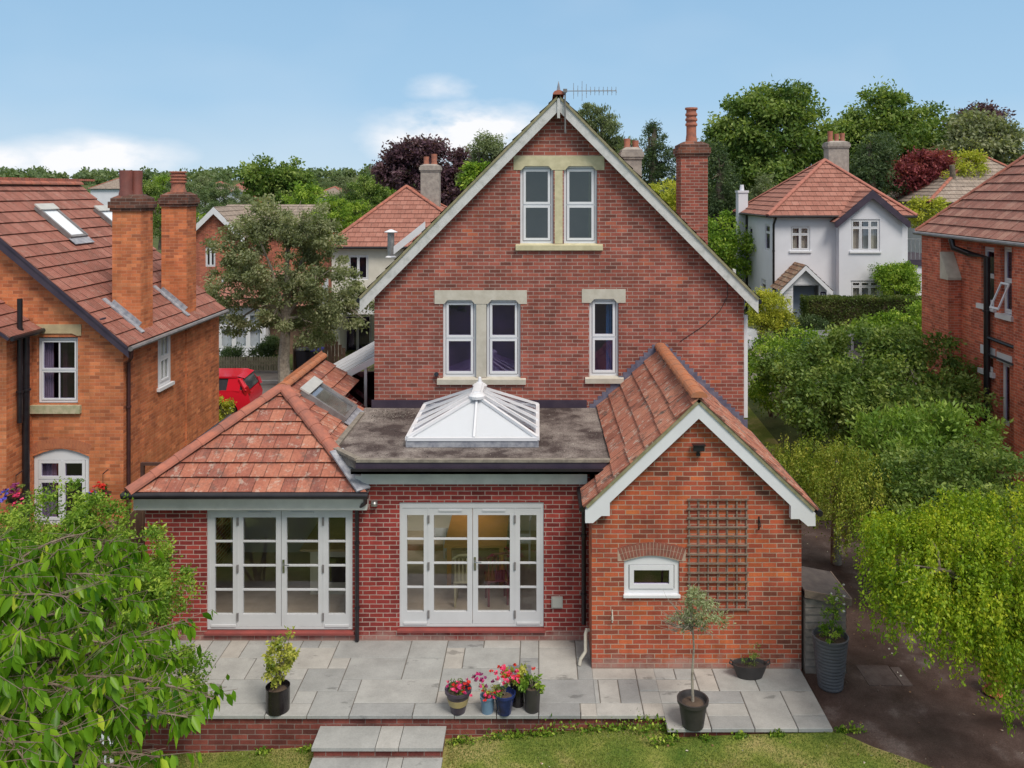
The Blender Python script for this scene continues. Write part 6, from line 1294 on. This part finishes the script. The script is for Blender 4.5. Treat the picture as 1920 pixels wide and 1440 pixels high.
# lean-to with glass roof beside the main house
def leanto():
    r = thing('side_porch', 'white framed lean-to with a littered glass roof on the side of the gabled house', 'porch', (-4.2, 19.5, 0)); x1 = XL - .02; y0, y1 = 18.85, 23.6; x0 = -5.75; zl, zh = 2.55, 3.87
    q = [(x0, y0, zl), (x1, y0, zh), (x1, y1, zh), (x0, y1, zl)]; mb = MB(); mb.prism(q, (0, 0, -.02)); mb.build('glass_roof', plain('grubby_glass', (.20, .185, .165), (.08, .07, .06), .85, 7, lo=.45, hi=.58), r)
    mb = MB(); mb.prism([(x0 - .05, y0 - .06, zl - .09), (x1, y0 - .06, zh - .09), (x1, y0 - .06, zh + .06), (x0 - .05, y0 - .06, zl + .06)], (0, .06, 0))
    for i in range(1, 6): y = y0 + (y1 - y0) * i / 5; mb.bar((x0, y, zl + .03), (x1, y, zh + .03), .05, .06)
    mb.build('rafter', WHITE, r)
    mb = MB()
    for x in (x0, -4.6, -3.85, x1 - .06): mb.box(x, x + .06, y0 - .03, y0 + .03, 0, zl - .05 + (x - x0) / (x1 - x0) * (zh - zl))
    mb.box(x0, x1, y0 - .025, y0 + .025, 2.2, 2.26); mb.build('post', WHITE, r)
    mb = MB(); mb.prism([(x0, y0, 0), (x1, y0, 0), (x1, y0, zh - .12), (x0, y0, zl - .12)], (0, .012, 0)); mb.build('pane', GLASSD, r)
    mb = MB(); mb.box(x0, x0 + .1, y0, y1, 0, zl - .1); mb.box(x0, x1, y1 - .1, y1, 0, zl - .1); mb.build('side_wall', BROWNW, r)
leanto()
# picket fence, timber fence, bins across the road
def picket():
    D = 34.5; k = FP / D; x0, x1 = (404 - CXP) / k, (528 - CXP) / k; r = thing('picket_fence', 'weathered picket fence in front of the white bay windows', 'fence', (x0, D, .1)); n = 26; zt = H - (668 - CYP) / k
    for i in range(n):
        x = x0 + (x1 - x0) * i / n; mb = MB(); mb.prism([(x, D, .15), (x + .075, D, .15), (x + .075, D, zt - .06), (x + .037, D, zt), (x, D, zt - .06)], (0, .02, 0)); mb.build('picket', FENCEW, r)
    for z in (.35, zt - .25): mb = MB(); mb.box(x0, x1, D + .021, D + .05, z, z + .07); mb.build('rail', FENCEW, r)
    mb = MB(); mb.box(x0, x1 + 1, D - .03, D + .09, -.05, .149); mb.build('plinth', CEM, r)
picket()
def bfence():
    D = 33.5; r = thing('timber_side_fence', 'brown timber fence receding beside the blue lidded bin', 'fence', ((548 - CXP) * D / FP, D, .1)); xa = (549 - CXP) * D / FP
    for i in range(10): y = D + i * .32; mb = MB(); mb.box(xa, xa + .03, y, y + .26, .1, 1.35 + .04 * i); mb.build('board', BROWNW, r)
    mb = MB(); x = (608 - CXP) * D / FP
    for i in range(6): mb.box(x + i * .14, x + i * .14 + .12, D, D + .03, .1, 1.9 - .13 * i)
    mb.build('screen_boards', BROWNW, r)
bfence()
def bin_(px, lid, label):
    D = 33.9; p = PX(px, 700, D); x = p.x; z = .12; r = thing('wheelie_bin', label, 'bin', (x, D, z), 'wheelie bins across the road'); mb = MB()
    a, b, h = .24, .29, .98; vs = [(x + s * a, D + t * a, z + .05) for s, t in ((-1, -1), (1, -1), (1, 1), (-1, 1))] + [(x + s * b, D + t * b * 1.15, z + h) for s, t in ((-1, -1), (1, -1), (1, 1), (-1, 1))]
    mb.add(vs, [(3, 2, 1, 0), (4, 5, 6, 7)] + [(i, (i + 1) % 4, (i + 1) % 4 + 4, i + 4) for i in range(4)]); mb.build('body', plain('bin_dark', (.03, .03, .045), (.04, .04, .055), .5, 3), r)
    mb = MB(); mb.prism([(x - .31, D - .36, z + h + .001), (x - .31, D + .36, z + h + .001), (x - .31, D + .36, z + h + .05), (x - .31, D - .1, z + h + .1), (x - .31, D - .36, z + h + .05)], (.62, 0, 0)); mb.build('lid', lid, r)
    mb = MB(); mb.tube([(x - .28, D + .27, z + .1), (x + .28, D + .27, z + .1)], .1, 12); mb.build('wheel', BLACK, r)
bin_(590, plain('bin_blue', (.05, .05, .42), (.04, .04, .34), .4, 3), 'dark wheelie bin with a bright blue lid'); bin_(572, plain('bin_black', (.03, .03, .035), (.04, .04, .045), .5, 3), 'black wheelie bin half behind the tree left of the blue lidded bin')
# ---------------------------------------------------------------- cars
def car(name, label, col, loc, rz, L=3.9, Wd=1.68, hgt=1.48, rough=.22):
    r = thing(name, label, 'car', loc, 'cars on the street'); r.rotation_euler = (0, 0, 0); ca, sa = cos(rz), sin(rz); loc = Vector(loc)
    T = lambda x, y, z: loc + Vector((x * ca - y * sa, x * sa + y * ca, z))
    h = L / 2; low = [(-h, .30), (-h + .06, .62), (-h + .15, .88), (-h + .95, .97), (h - .35, 1.0), (h - .10, .92), (h, .62), (h - .04, .28)]
    arch = lambda cx: [(cx + .36 * cos(a), .30 + .36 * sin(a)) for a in [pi * i / 8 for i in range(9)]]
    poly = low + [(h - .45, .22)] + arch(h - .78)[0:] + arch(-h + .75) + [(-h + .3, .22)]
    hw = Wd / 2; P = [Vector((x, z, 0)) for x, z in poly]; tr = tessellate_polygon([P]); n = len(poly); vs = []
    for s in (-1, 1):
        for x, z in poly: vs.append(T(x * (1 if abs(x) < h - .2 else .985), s * (hw - (.05 if z > .85 else 0) - (.03 if z < .4 else 0)), z))
    mb = MB(); mb.add(vs, [tuple(t) for t in tr] + [tuple(i + n for i in t[::-1]) for t in tr] + [(i, (i + 1) % n, (i + 1) % n + n, i + n) for i in range(n)]); body = mb.build('body', col, r, smooth=True)
    cab = [(-h + .85, .95), (-h + 1.55, hgt - .06), (-h + 1.85, hgt), (h - .5, hgt - .02), (h - .30, hgt - .12), (h - .12, .98)]
    def cabin(m, ins, nm, k0=0.0):
        vs = []
        for s in (-1, 1):
            for x, z in cab: t = (z - .95) / (hgt - .95); vs.append(T(x, s * (hw - .06 - .16 * t - ins), z - ins * .5))
        mb = MB(); k = len(cab); mb.add(vs, [tuple(range(k)), tuple(range(2 * k - 1, k - 1, -1))] + [(i, (i + 1) % k, (i + 1) % k + k, i + k) for i in range(k)]); return mb.build(nm, m, r)
    cabin(plain('car_glass', (.03, .035, .045), (.05, .055, .065), .08, 2) if 'car_glass' not in MATS else MATS['car_glass'], .012, 'windows')
    mb = MB()                                                                         # roof skin and pillars
    for s in (-1, 1):
        q = lambda x, z: T(x, s * (hw - .055 - .16 * (z - .95) / (hgt - .95)), z)
        mb.bar(q(-h + .82, .95), q(-h + 1.55, hgt - .04), .07, .05); mb.bar(q(-h + 1.55, hgt - .05), q(-h + 1.85, hgt - .01), .08, .05); mb.bar(q(-h + 1.85, hgt - .01), q(h - .48, hgt - .03), .08, .05); mb.bar(q(h - 1.75, .97), q(h - 1.80, hgt - .02), .09, .04); mb.bar(q(h - .40, hgt - .08), q(h - .16, .98), .16, .06); mb.bar(q(h - .60, .97), q(h - .55, hgt - .04), .42, .03, up=Vector((0, 1, 0)))
    a = hw - .21; mb.add([T(-h + 1.55, -a, hgt - .035), T(-h + 1.85, -a, hgt + .012), T(h - .50, -a, hgt), T(h - .26, -a, hgt - .07), T(-h + 1.55, a, hgt - .035), T(-h + 1.85, a, hgt + .012), T(h - .50, a, hgt), T(h - .26, a, hgt - .07)], [(0, 1, 5, 4), (1, 2, 6, 5), (2, 3, 7, 6)]); mb.build('roof', col, r)
    for cx in (h - .78, -h + .75):
        for s in (-1, 1):
            mb = MB(); mb.tube([T(cx, s * (hw - .22), .31), T(cx, s * (hw - .01), .31)], .31, 20); wh = mb.build('wheel', BLACK, r); mb = MB(); mb.tube([T(cx, s * (hw - .03), .31), T(cx, s * (hw + .003), .31)], [.20, .17], 12); mb.build('rim', CHROME, wh)
    for s in (-1, 1):
        mb = MB(); a, b = T(h - .13, s * (hw - .12), .86), T(h - .22, s * (hw - .08), 1.08); mb.bar(a, b, .13, .2); mb.build('tail_light', plain('tail_red', (.35, .01, .015), (.3, .01, .01), .15, 3) if 'tail_red' not in MATS else MATS['tail_red'], r)
        mb = MB(); a, b = T(-h + .08, s * (hw - .22), .70), T(-h + .2, s * (hw - .12), .80); mb.bar(a, b, .2, .14); mb.build('headlight', plain('lamp_clear', (.7, .72, .75), (.6, .62, .65), .1, 3) if 'lamp_clear' not in MATS else MATS['lamp_clear'], r)
        mb = MB(); a = T(-h + 1.2, s * (hw + .05), 1.0); mb.lathe(a, [(.03, -.05), (.09, 0), (.08, .08), (.02, .11)], 8, .6); mb.build('mirror', col, r)
    mb = MB(); mb.bar(T(-h - .01, -.35, .45), T(-h - .01, .35, .45), .03, .12); mb.build('bumper_grille', BLACK, r)
    return r
p = PX(455, 780, 28.6); car('red_hatchback', 'bright red hatchback parked in the road beyond the kitchen roof', plain('car_red', (.60, .012, .03), (.55, .012, .03), .18, 1), (-11.35, 28.4, -.05), 0.08, hgt=1.42)
car('silver_car', 'silver car seen just past the right edge of the gabled house', plain('car_silver', (.50, .53, .58), (.46, .49, .54), .2, 1), (7.0, 35.1, g(8.0, 35.1) - .02), pi - .5, hgt=1.5)
car('grey_car', 'dark silver car whose roof shows above the bushes in front of the hedge', plain('car_grey', (.20, .20, .22), (.17, .17, .19), .2, 1), (11.6, 31.9, g(11.3, 31.5) - .20), pi + .05)

# ---------------------------------------------------------------- vegetation
def cherry():
    base = Vector((-4.75, 6.3, g(-4.7, 6.3))); r = thing('cherry_tree', 'large cherry tree with long drooping leaves filling the lower left corner', 'tree', base); rg = random.Random(77); mb = MB()
    top = Vector((-4.7, 6.2, 4.3)); mb.tube([base, base + Vector((.05, 0, 1.6)), Vector((-4.72, 6.25, 3.0)), top], [.16, .13, .10, .05], 10)
    tips = [(400, 1310, 6.6), (352, 1345, 6.2), (300, 1420, 5.6), (250, 1440, 5.4), (340, 1165, 7.4), (310, 1240, 6.9), (270, 1130, 7.2), (250, 1035, 7.4), (215, 1010, 7.2), (160, 1000, 7.0), (110, 1030, 6.6), (60, 1050, 6.3), (20, 1080, 6.0), (230, 1190, 6.3), (180, 1150, 6.0), (130, 1120, 5.8), (200, 1270, 5.8), (150, 1300, 5.4), (90, 1200, 5.6), (40, 1180, 5.4), (60, 1290, 5.2), (110, 1380, 5.0), (20, 1350, 5.0), (170, 1400, 5.2), (50, 1430, 4.8), (240, 1330, 5.8), (0, 1440, 4.7), (290, 1200, 7.0), (-20, 1250, 5.0), (200, 1080, 6.8), (70, 1130, 6.8), (300, 1290, 6.2), (130, 1230, 6.8), (10, 1010, 6.8), (240, 1400, 6.6), (60, 1360, 6.4), (190, 1340, 6.6)]
    P, D, S = [], [], []
    for i, (x, y, dd_) in enumerate(tips):
        e = PX(x, y, dd_); s = Vector((-4.72, 6.25, rg.uniform(2.6, 4.2))); s = s.lerp(e, .05); m_ = s.lerp(e, .55) + Vector((0, 0, .30 + rg.uniform(-.05, .1)))
        pts = []
        for k in range(9): t = k / 8; pts.append(s * (1 - t) ** 2 + m_ * 2 * t * (1 - t) + e * t * t)
        mb.tube(pts, [.015 * (1 - k / 9) + .003 for k in range(9)], 6)
        L_ = (e - s).length; nn_ = int(L_ * 38)
        for k in range(nn_):
            t = .25 + .75 * (k + rg.random()) / nn_; q = s * (1 - t) ** 2 + m_ * 2 * t * (1 - t) + e * t * t; sd = Vector((rg.uniform(-1, 1), rg.uniform(-1, 1), 0)).normalized(); ln = rg.uniform(.08, .34)
            w_ = q + sd * ln + Vector((0, 0, rg.uniform(-.10, .06))); mb.tube([q, w_], [.0025, .0015], 4)
            for j in range(rg.randint(3, 5)):
                a = q.lerp(w_, rg.uniform(.15, 1)); P.append(a); D.append((sd.x * .35 + rg.uniform(-.4, .4), sd.y * .35 + rg.uniform(-.45, .35), -1.0 + rg.uniform(-.2, .5))); S.append(rg.uniform(.075, .145))
        for j in range(5): P.append(e); D.append((rg.uniform(-.4, .6), rg.uniform(-.5, .3), -.7)); S.append(rg.uniform(.09, .14))
    mb.build('trunk', plain('cherry_bark', (.13, .085, .06), (.22, .17, .13), .7, 14, .4), r, smooth=True)
    q = np.random.default_rng(78); P, D, S = np.array(P), np.array(D), np.array(S); leaves('foliage', P, D, S * .95, S * .43, L_CHERRY, np.clip(q.normal(.45, .22, len(P)), 0, 1), r, q, True)
cherry()
def PB(x, y, D, rpx, asp=1.0, dy=.8):   # lobe from a picture position, distance and pixel radius
    k = D / FP; return (tuple(PX(x, y, D)), (rpx * k, rpx * k * dy, rpx * k * asp))
shrub('bright_shrub', 'large bright green small leaved shrub at the left end of the patio', 'shrub', (-5.6, 11.2, g(-5.6, 11.2)),
      [PB(110, 985, 12.3, 75), PB(190, 975, 12.3, 62, .8), PB(230, 1060, 12, 90), PB(320, 1100, 11.8, 40), PB(300, 1180, 11.5, 70, 1.2), PB(310, 1285, 11.3, 68, .9), PB(345, 1310, 11.3, 45, .6), PB(190, 1200, 11.5, 120, 1.3), PB(60, 1100, 12, 100, 1.3), PB(240, 1130, 11.2, 70), PB(10, 1010, 12.4, 50)], L_SHRUB, 52000, .052, 201, cr=.15, nc=480, asp=.5, inner=.55)
shrub('olive_green_shrub', 'dull green shrub below the arched window of the left house', 'shrub', (-9.6, 15, -.3), [PB(40, 1000, 15, 60, 1.2), PB(-10, 1060, 14, 80)], L_MID, 5000, .06, 202, cr=.2)
tree('street_tree', 'grey green street tree with a broad open crown and pale trunk across the road', 'tree', ((535 - CXP) * 32 / FP, 32.0, g(-9, 32)),
     [PB(520, 480, 32, 105, .8), PB(440, 540, 32, 68, .9), PB(610, 540, 32, 76, .85), PB(450, 455, 32, 55, .9), PB(560, 420, 32, 62, .7), PB(500, 410, 32.5, 52, .7), PB(600, 450, 32, 60, .8), PB(530, 565, 32, 95, .55), PB(655, 580, 31.5, 48, .7), PB(425, 610, 32, 40, .8), PB(600, 620, 32, 50, .6)], L_STREET, 52000, .12, 203, tr=.21, th=4.3, bark=BARKP, cr=.32, nc=330, inner=.35, nl=12)
# right-hand garden
tree('weeping_tree', 'large yellow green weeping tree overhanging the driveway at the right edge', 'tree', (7.3, 11.9, -.05),
     [PB(1760, 1050, 11.6, 130, .8, 1), PB(1850, 1000, 11.6, 120, .7, 1), PB(1820, 1130, 11.2, 110, .9, 1), PB(1730, 1110, 11, 60, .8, 1), PB(1810, 1150, 10.8, 60, .6, 1), PB(1900, 1190, 10.8, 80, .7, 1), PB(1900, 1120, 11, 110, 1.1, 1), PB(1690, 1110, 11.3, 50, .8, 1), PB(1870, 1220, 10.8, 70, .6, 1), PB(1940, 1240, 11, 70, .8, 1), PB(1730, 1010, 12, 90, .6, 1), PB(1935, 960, 12, 90, .6)], L_WEEPY, 78000, .048, 204, tr=.12, th=2.3, cr=.24, nc=330, curtain=.55, droop=.35, inner=.6, asp=.55, zmin=-.35)
tree('weeping_birch', 'smaller dull green weeping birch behind the annex roof', 'tree', (6.0, 17.2, -.05), [PB(1530, 865, 17, 75, .6, 1), PB(1600, 890, 16.2, 85, .7, 1), PB(1490, 880, 17.5, 45, .6, 1), PB(1655, 950, 15.5, 70, .7, 1)], L_WEEP, 38000, .05, 205, tr=.09, th=2.2, bark=BARKP, cr=.30, nc=150, curtain=.8, droop=.4, inner=.6, asp=.45, zmin=-.3)
shrub('laurel_shrub', 'glossy bright green laurel with upright shoots before the scarlet brick house', 'shrub', (9, 18.5, 0), [PB(1660, 820, 18.5, 60, .8), PB(1740, 825, 18.5, 75, .9), PB(1820, 830, 18.5, 55, .9), PB(1700, 870, 18, 80, .7), PB(1850, 790, 19, 30, 1.1)], leafm('leaf_laurel', ((0, (.08, .16, .03)), (.6, (.19, .31, .05)), (1, (.36, .46, .11))), .3), 9000, .13, 206, cr=.3, nc=130, droop=-.15, asp=.38)
shrub('blue_green_shrub', 'blue green leafy shrub between the laurel and the weeping tree', 'shrub', (8, 15.5, 0), [PB(1700, 890, 15.8, 65, .7), PB(1780, 900, 15.5, 85, .8), PB(1880, 905, 15, 80, .8), PB(1740, 950, 15, 80, .6), PB(1850, 960, 14.5, 90, .6), PB(1660, 930, 16, 55, .9)], L_MID, 16000, .085, 207, cr=.25, nc=220, droop=.1, asp=.45)
shrub('viburnum_shrub', 'big dark green rounded shrub in the middle of the right hand garden', 'shrub', (9, 23.5, .2), [PB(1610, 700, 24, 110, .8), PB(1720, 690, 24, 95, .8), PB(1530, 720, 23.5, 75, .9), PB(1780, 750, 22.5, 55, .8), PB(1580, 770, 22.5, 95, .6), PB(1690, 770, 22, 100, .6), PB(1680, 650, 24.5, 50, .6), PB(1470, 690, 25, 40, .9)], L_MID, 42000, .12, 208, cr=.35, nc=330, inner=.6)
shrub('cotoneaster_shrub', 'loose mid green shrub beside the side lawn right of the gabled house', 'shrub', (7.4, 27, .3), [PB(1450, 668, 27.5, 52, .75), PB(1500, 650, 28, 58, .5), PB(1418, 710, 27, 26, 1.2), PB(1460, 730, 26, 50, .8), PB(1550, 675, 27.5, 45, .5)], L_SHRUB, 15000, .10, 209, cr=.3, nc=170, inner=.6)
shrub('lime_shrub', 'round lime yellow shrub left of the clipped hedge', 'shrub', (9, 34.6, 1), [PB(1445, 577, 35, 36, .9), PB(1425, 598, 35, 22, .9), PB(1462, 600, 35, 26, .7)], L_LIME, 13000, .09, 210, cr=.25, nc=110, inner=.6)
shrub('dark_low_shrub', 'dark blue green low shrub between the lime shrub and the hedge', 'shrub', (10.3, 35, 1), [PB(1480, 610, 35, 30, .6), PB(1520, 612, 35, 30, .6)], L_DARK, 4000, .1, 211, cr=.25)
shrub('bright_hedge_shrub', 'fresh green shrub in front of the clipped hedge beside the brick corner', 'shrub', (14.5, 31, 1), [PB(1690, 610, 31, 50, .5), PB(1735, 590, 31.5, 35, .6), PB(1640, 615, 31, 40, .4)], L_SHRUB, 9000, .1, 212, cr=.3)
shrub('wall_climber', 'round glossy green bush growing up the corner of the white house', 'shrub', (16.6, 38.9, 1.2), [PB(1680, 528, 39, 36, .85), PB(1700, 515, 39, 22, .8), PB(1657, 515, 39, 20, .7)], L_SHRUB, 15000, .10, 213, cr=.26, nc=150, inner=.75)
def hedge():
    r = thing('clipped_hedge', 'long clipped green hedge in front of the white house', 'hedge', (13.5, 36, 1.1)); x0, x1, y0, y1, z0, z1 = (1508 - CXP) * 36 / FP, (1742 - CXP) * 36 / FP, 35.6, 36.6, 1.05, 2.92; q = np.random.default_rng(214); n = 22000
    P = np.stack([q.uniform(x0, x1, n), q.uniform(y0, y1, n), q.uniform(z0, z1, n)], 1); fc = q.integers(0, 10, n)
    P[fc < 5, 1] = y0 + np.abs(q.normal(0, .05, (fc < 5).sum())); P[(fc >= 5) & (fc < 8), 2] = z1 - np.abs(q.normal(0, .05, ((fc >= 5) & (fc < 8)).sum())); P[fc == 8, 0] = x0 + np.abs(q.normal(0, .05, (fc == 8).sum()))
    bumpy = np.array([noise.noise(Vector((a * 1.4, b * 1.4, c * 1.4))) for a, b, c in P]); P[:, 1] -= bumpy * .10; P[:, 2] += bumpy * .07
    L = .08 * q.uniform(.6, 1.3, n); leaves('foliage', P, q.normal(size=(n, 3)) + np.array([0, -.6, .4]), L, L * .6, leafm('leaf_hedge', ((0, (.045, .07, .02)), (.6, (.09, .13, .035)), (1, (.20, .21, .08)))), np.clip(.5 + bumpy * .6 + q.normal(0, .2, n), 0, 1), r, q)
    mb = MB(); mb.box(x0 + .1, x1 - .1, y0 + .12, y1 - .1, z0 - .1, z1 - .12); mb.build('twigs', SOIL, r)
hedge()
shrub('front_garden_shrub', 'dark spiky leaved plant in front of the white bay windows', 'shrub', (-12.6, 36, .1), [PB(432, 662, 36, 22, .5), PB(492, 662, 36, 22, .6), PB(510, 650, 36, 18, 1.2)], L_DARK, 5000, .14, 215, cr=.25, asp=.25, droop=-.2)
shrub('corner_shrub', 'small yellow green conifer at the foot of the orange wall beside the red car', 'shrub', (-9.1, 25.7, 0), [PB(418, 775, 25.4, 15, 2.2)], L_LIME, 2600, .06, 216, cr=.12)
shrub('climbing_plant', 'orange brown climbing plant beside the cream house door', 'shrub', (-8.4, 35, .1), [PB(612, 610, 35, 22, 1.6), PB(598, 590, 35, 22, 1)], L_STREET, 3500, .09, 217, cr=.25)
shrub('golden_climber', 'lime green feathery foliage behind the main chimney', 'shrub', (4.5, 33, 1.2), [PB(1250, 362, 34, 40, .55), PB(1225, 385, 34, 30, .8), PB(1280, 400, 34, 40, 1)], L_LIME, 5000, .13, 218, cr=.3)
shrub('garden_tree_clump', 'mid green trees filling the gap between the main roof and the slim white chimney', 'tree', (9.5, 44, 1.3), [PB(1350, 450, 44, 45, 1), PB(1380, 480, 44, 40, 1.2), PB(1330, 500, 44, 40, 1)], L_SHRUB, 9000, .17, 219, cr=.5)
B = lambda x, y, D, r, a=1.0: PB(x, y, D, r, a, .8)
def big(name, label, px, D, lobes, m, n, size, seed, **k): p = PX(px, 400, D); return tree(name, label, 'tree', (p.x, D, g(p.x, D) - .3), lobes, m, n, size, seed, tr=.35, **k)
big('sycamore_tree', 'tall dense green tree behind the white house, left of its chimney', 1440, 58, [B(1440, 260, 58, 92, .9), B(1480, 215, 58, 55, .9), B(1400, 240, 58, 60), B(1370, 300, 58, 55), B(1500, 300, 58, 50, 1.2), B(1440, 350, 57, 85, .8), B(1450, 190, 58, 36, .8), B(1525, 260, 58, 28, 1.2)], L_MID, 42000, .30, 301, cr=.85, nc=330, inner=.6)
big('broad_tree', 'broad dark green tree on the right behind the white house chimney', 1670, 64, [B(1660, 265, 64, 95, .7), B(1610, 290, 64, 70, .8), B(1720, 250, 64, 62, .9), B(1660, 215, 64, 60, .8), B(1740, 310, 64, 55, 1), B(1640, 350, 63, 80, .6), B(1575, 260, 64, 36, .9)], L_MID, 42000, .31, 302, cr=.85, nc=330, inner=.6)
big('far_right_tree', 'olive green tree with reddish tips above the far right roof', 1840, 60, [B(1840, 275, 60, 60, .8), B(1800, 310, 60, 45), B(1880, 290, 60, 36, .9), B(1830, 235, 60, 36, .8), B(1890, 250, 60, 20, 1), B(1820, 340, 60, 60, .6)], L_STREET, 22000, .29, 303, cr=.75, nc=200, inner=.6)
big('copper_top_tree', 'dark copper leaved tree behind the olive green tree at far right', 1850, 66, [B(1840, 222, 66, 42, .6), B(1800, 250, 66, 30, .7)], L_PURPLE, 6000, .28, 304, cr=.6)
big('red_maple', 'dark red leaved tree between the white house and the right neighbour', 1730, 52, [B(1735, 315, 52, 42, .7), B(1700, 330, 52, 36, .8), B(1765, 320, 52, 28, .9), B(1725, 345, 52, 40, .5)], L_RED, 15000, .20, 305, cr=.55, nc=120, inner=.6)
big('yellow_tree', 'small yellow green tree right of the red leaved tree', 1815, 50, [B(1820, 310, 50, 30, .9), B(1800, 340, 50, 26, .8), B(1740, 400, 48, 40, .9)], L_LIME, 8000, .17, 306, cr=.4)
big('pine_tree', 'dark blue green pine just right of the white house chimney', 1640, 52, [B(1640, 300, 52, 36, 1), B(1630, 350, 52, 52, .9), B(1655, 270, 52, 20, 1.1), B(1600, 330, 52, 26, .9)], L_DARK, 15000, .22, 307, cr=.5, nc=130, asp=.3)
big('weeping_cedar', 'dark drooping cedar between the main chimney and the tall green tree', 1345, 48, [B(1345, 330, 48, 34, 1.4), B(1350, 400, 48, 40, 1.3), B(1330, 290, 48, 26, 1.2), B(1385, 390, 48, 30, 1.2)], L_DARK, 18000, .19, 308, cr=.4, nc=170, curtain=.9, asp=.3)
big('small_fir', 'small grey green fir above the eave of the white house', 1435, 50, [B(1435, 350, 50, 18, 1.3), B(1430, 385, 50, 30, 1)], L_OLIVE, 4000, .17, 309, cr=.35, asp=.3)
big('purple_beech', 'dark purple beech behind the cream house chimney', 800, 58, [B(800, 320, 58, 75, .75), B(755, 310, 58, 45, .8), B(850, 330, 58, 50, .8), B(790, 285, 58, 40, .6), B(870, 300, 58, 22, 1), B(730, 330, 58, 25, 1), B(830, 370, 58, 70, .6)], L_PURPLE, 24000, .28, 310, cr=.6, nc=240, inner=.45)
big('slim_green_tree', 'slim grey green tree rising between the purple beech and the main roof', 905, 55, [B(905, 290, 55, 28, 1.3), B(925, 280, 55, 20, 1.2), B(890, 330, 55, 30, 1), B(912, 262, 55, 10, 1.6)], L_OLIVE, 9000, .20, 311, cr=.4, nc=90, asp=.35)
big('lime_beech', 'bright green tree low beside the left verge of the main roof', 895, 50, [B(893, 330, 50, 26, 1.1)], L_SHRUB, 3500, .2, 312, cr=.4)
big('cypress_tree', 'row of dark cypress tops behind the right slope of the main gable', 1130, 56, [B(1105, 225, 56, 16, 2.0), B(1130, 240, 56, 20, 2.0), B(1150, 255, 56, 20, 2.0), B(1175, 290, 56, 20, 1.8), B(1090, 225, 56, 10, 2), B(1140, 300, 56, 40, 1.2)], L_OLIVE, 17000, .22, 313, cr=.35, nc=170, asp=.3, droop=-.3)
big('airy_pine', 'open crowned grey green pine left of the main chimney', 1225, 52, [B(1225, 262, 52, 24, 1.1), B(1215, 300, 52, 28, .8), B(1240, 300, 52, 30, .9), B(1230, 345, 52, 42, .8), B(1222, 238, 52, 10, 1.2)], L_DARK, 10000, .19, 314, cr=.35, nc=120, asp=.3)
big('round_far_tree', 'round crowned green tree on the skyline above the street tree', 510, 88, [B(505, 330, 88, 42, .7), B(545, 335, 88, 36, .9), B(480, 330, 88, 26, .9), B(520, 375, 88, 55, .7), B(555, 360, 88, 28, 1)], L_MID, 15000, .38, 315, cr=.8, nc=150, inner=.5)
rr = random.Random(6)
mids = [(270, 365, 60, 38), (305, 350, 75, 30), (350, 370, 62, 44), (385, 350, 90, 30), (300, 400, 48, 45), (250, 395, 50, 30), (420, 365, 80, 34), (455, 385, 66, 30), (580, 380, 58, 52), (620, 400, 52, 45), (560, 410, 60, 40), (650, 370, 75, 40), (690, 365, 70, 48), (720, 350, 90, 34), (600, 350, 110, 26), (640, 345, 120, 22), (670, 400, 56, 34), (360, 420, 55, 34), (400, 395, 60, 26), (1480, 400, 70, 40), (1560, 380, 72, 50), (1640, 400, 66, 50), (1720, 390, 70, 44), (1900, 350, 75, 50), (1290, 380, 60, 40), (1240, 420, 46, 40)]
ml = [L_MID, L_SHRUB, L_FAR, L_OLIVE]
kinds = ['mid green', 'fresh green', 'grey green', 'olive green']
protos = []
for i in range(4):
    protos.append(tree('garden_tree', kinds[i] + ' garden tree in the mass of trees behind the houses', 'tree', (0, 0, 0), [((0, 0, 4.2), (2.6, 2.4, 2.0)), ((1.2, 0, 5.2), (1.5, 1.4, 1.4)), ((-1.3, .2, 4.8), (1.5, 1.5, 1.5)), ((0, 0, 2.6), (2.8, 2.5, 1.4))], ml[i], 9000, .26, 330 + i, tr=.2, group='garden trees behind the houses', cr=.6, nc=100, inner=.55))
for i, (x, y, D, rp) in enumerate(mids):
    p = PX(x, y, D); sc = rp * D / FP / 2.9; k = i % 4 if i not in (8, 9, 16) else 1
    o = protos[k] if i == k and i < 4 else dup(protos[k], (0, 0, 0))
    o.location = (p.x, D, p.z - 4.4 * sc); o.scale = (sc, sc, sc); o.rotation_euler = (0, 0, rr.uniform(0, 6))
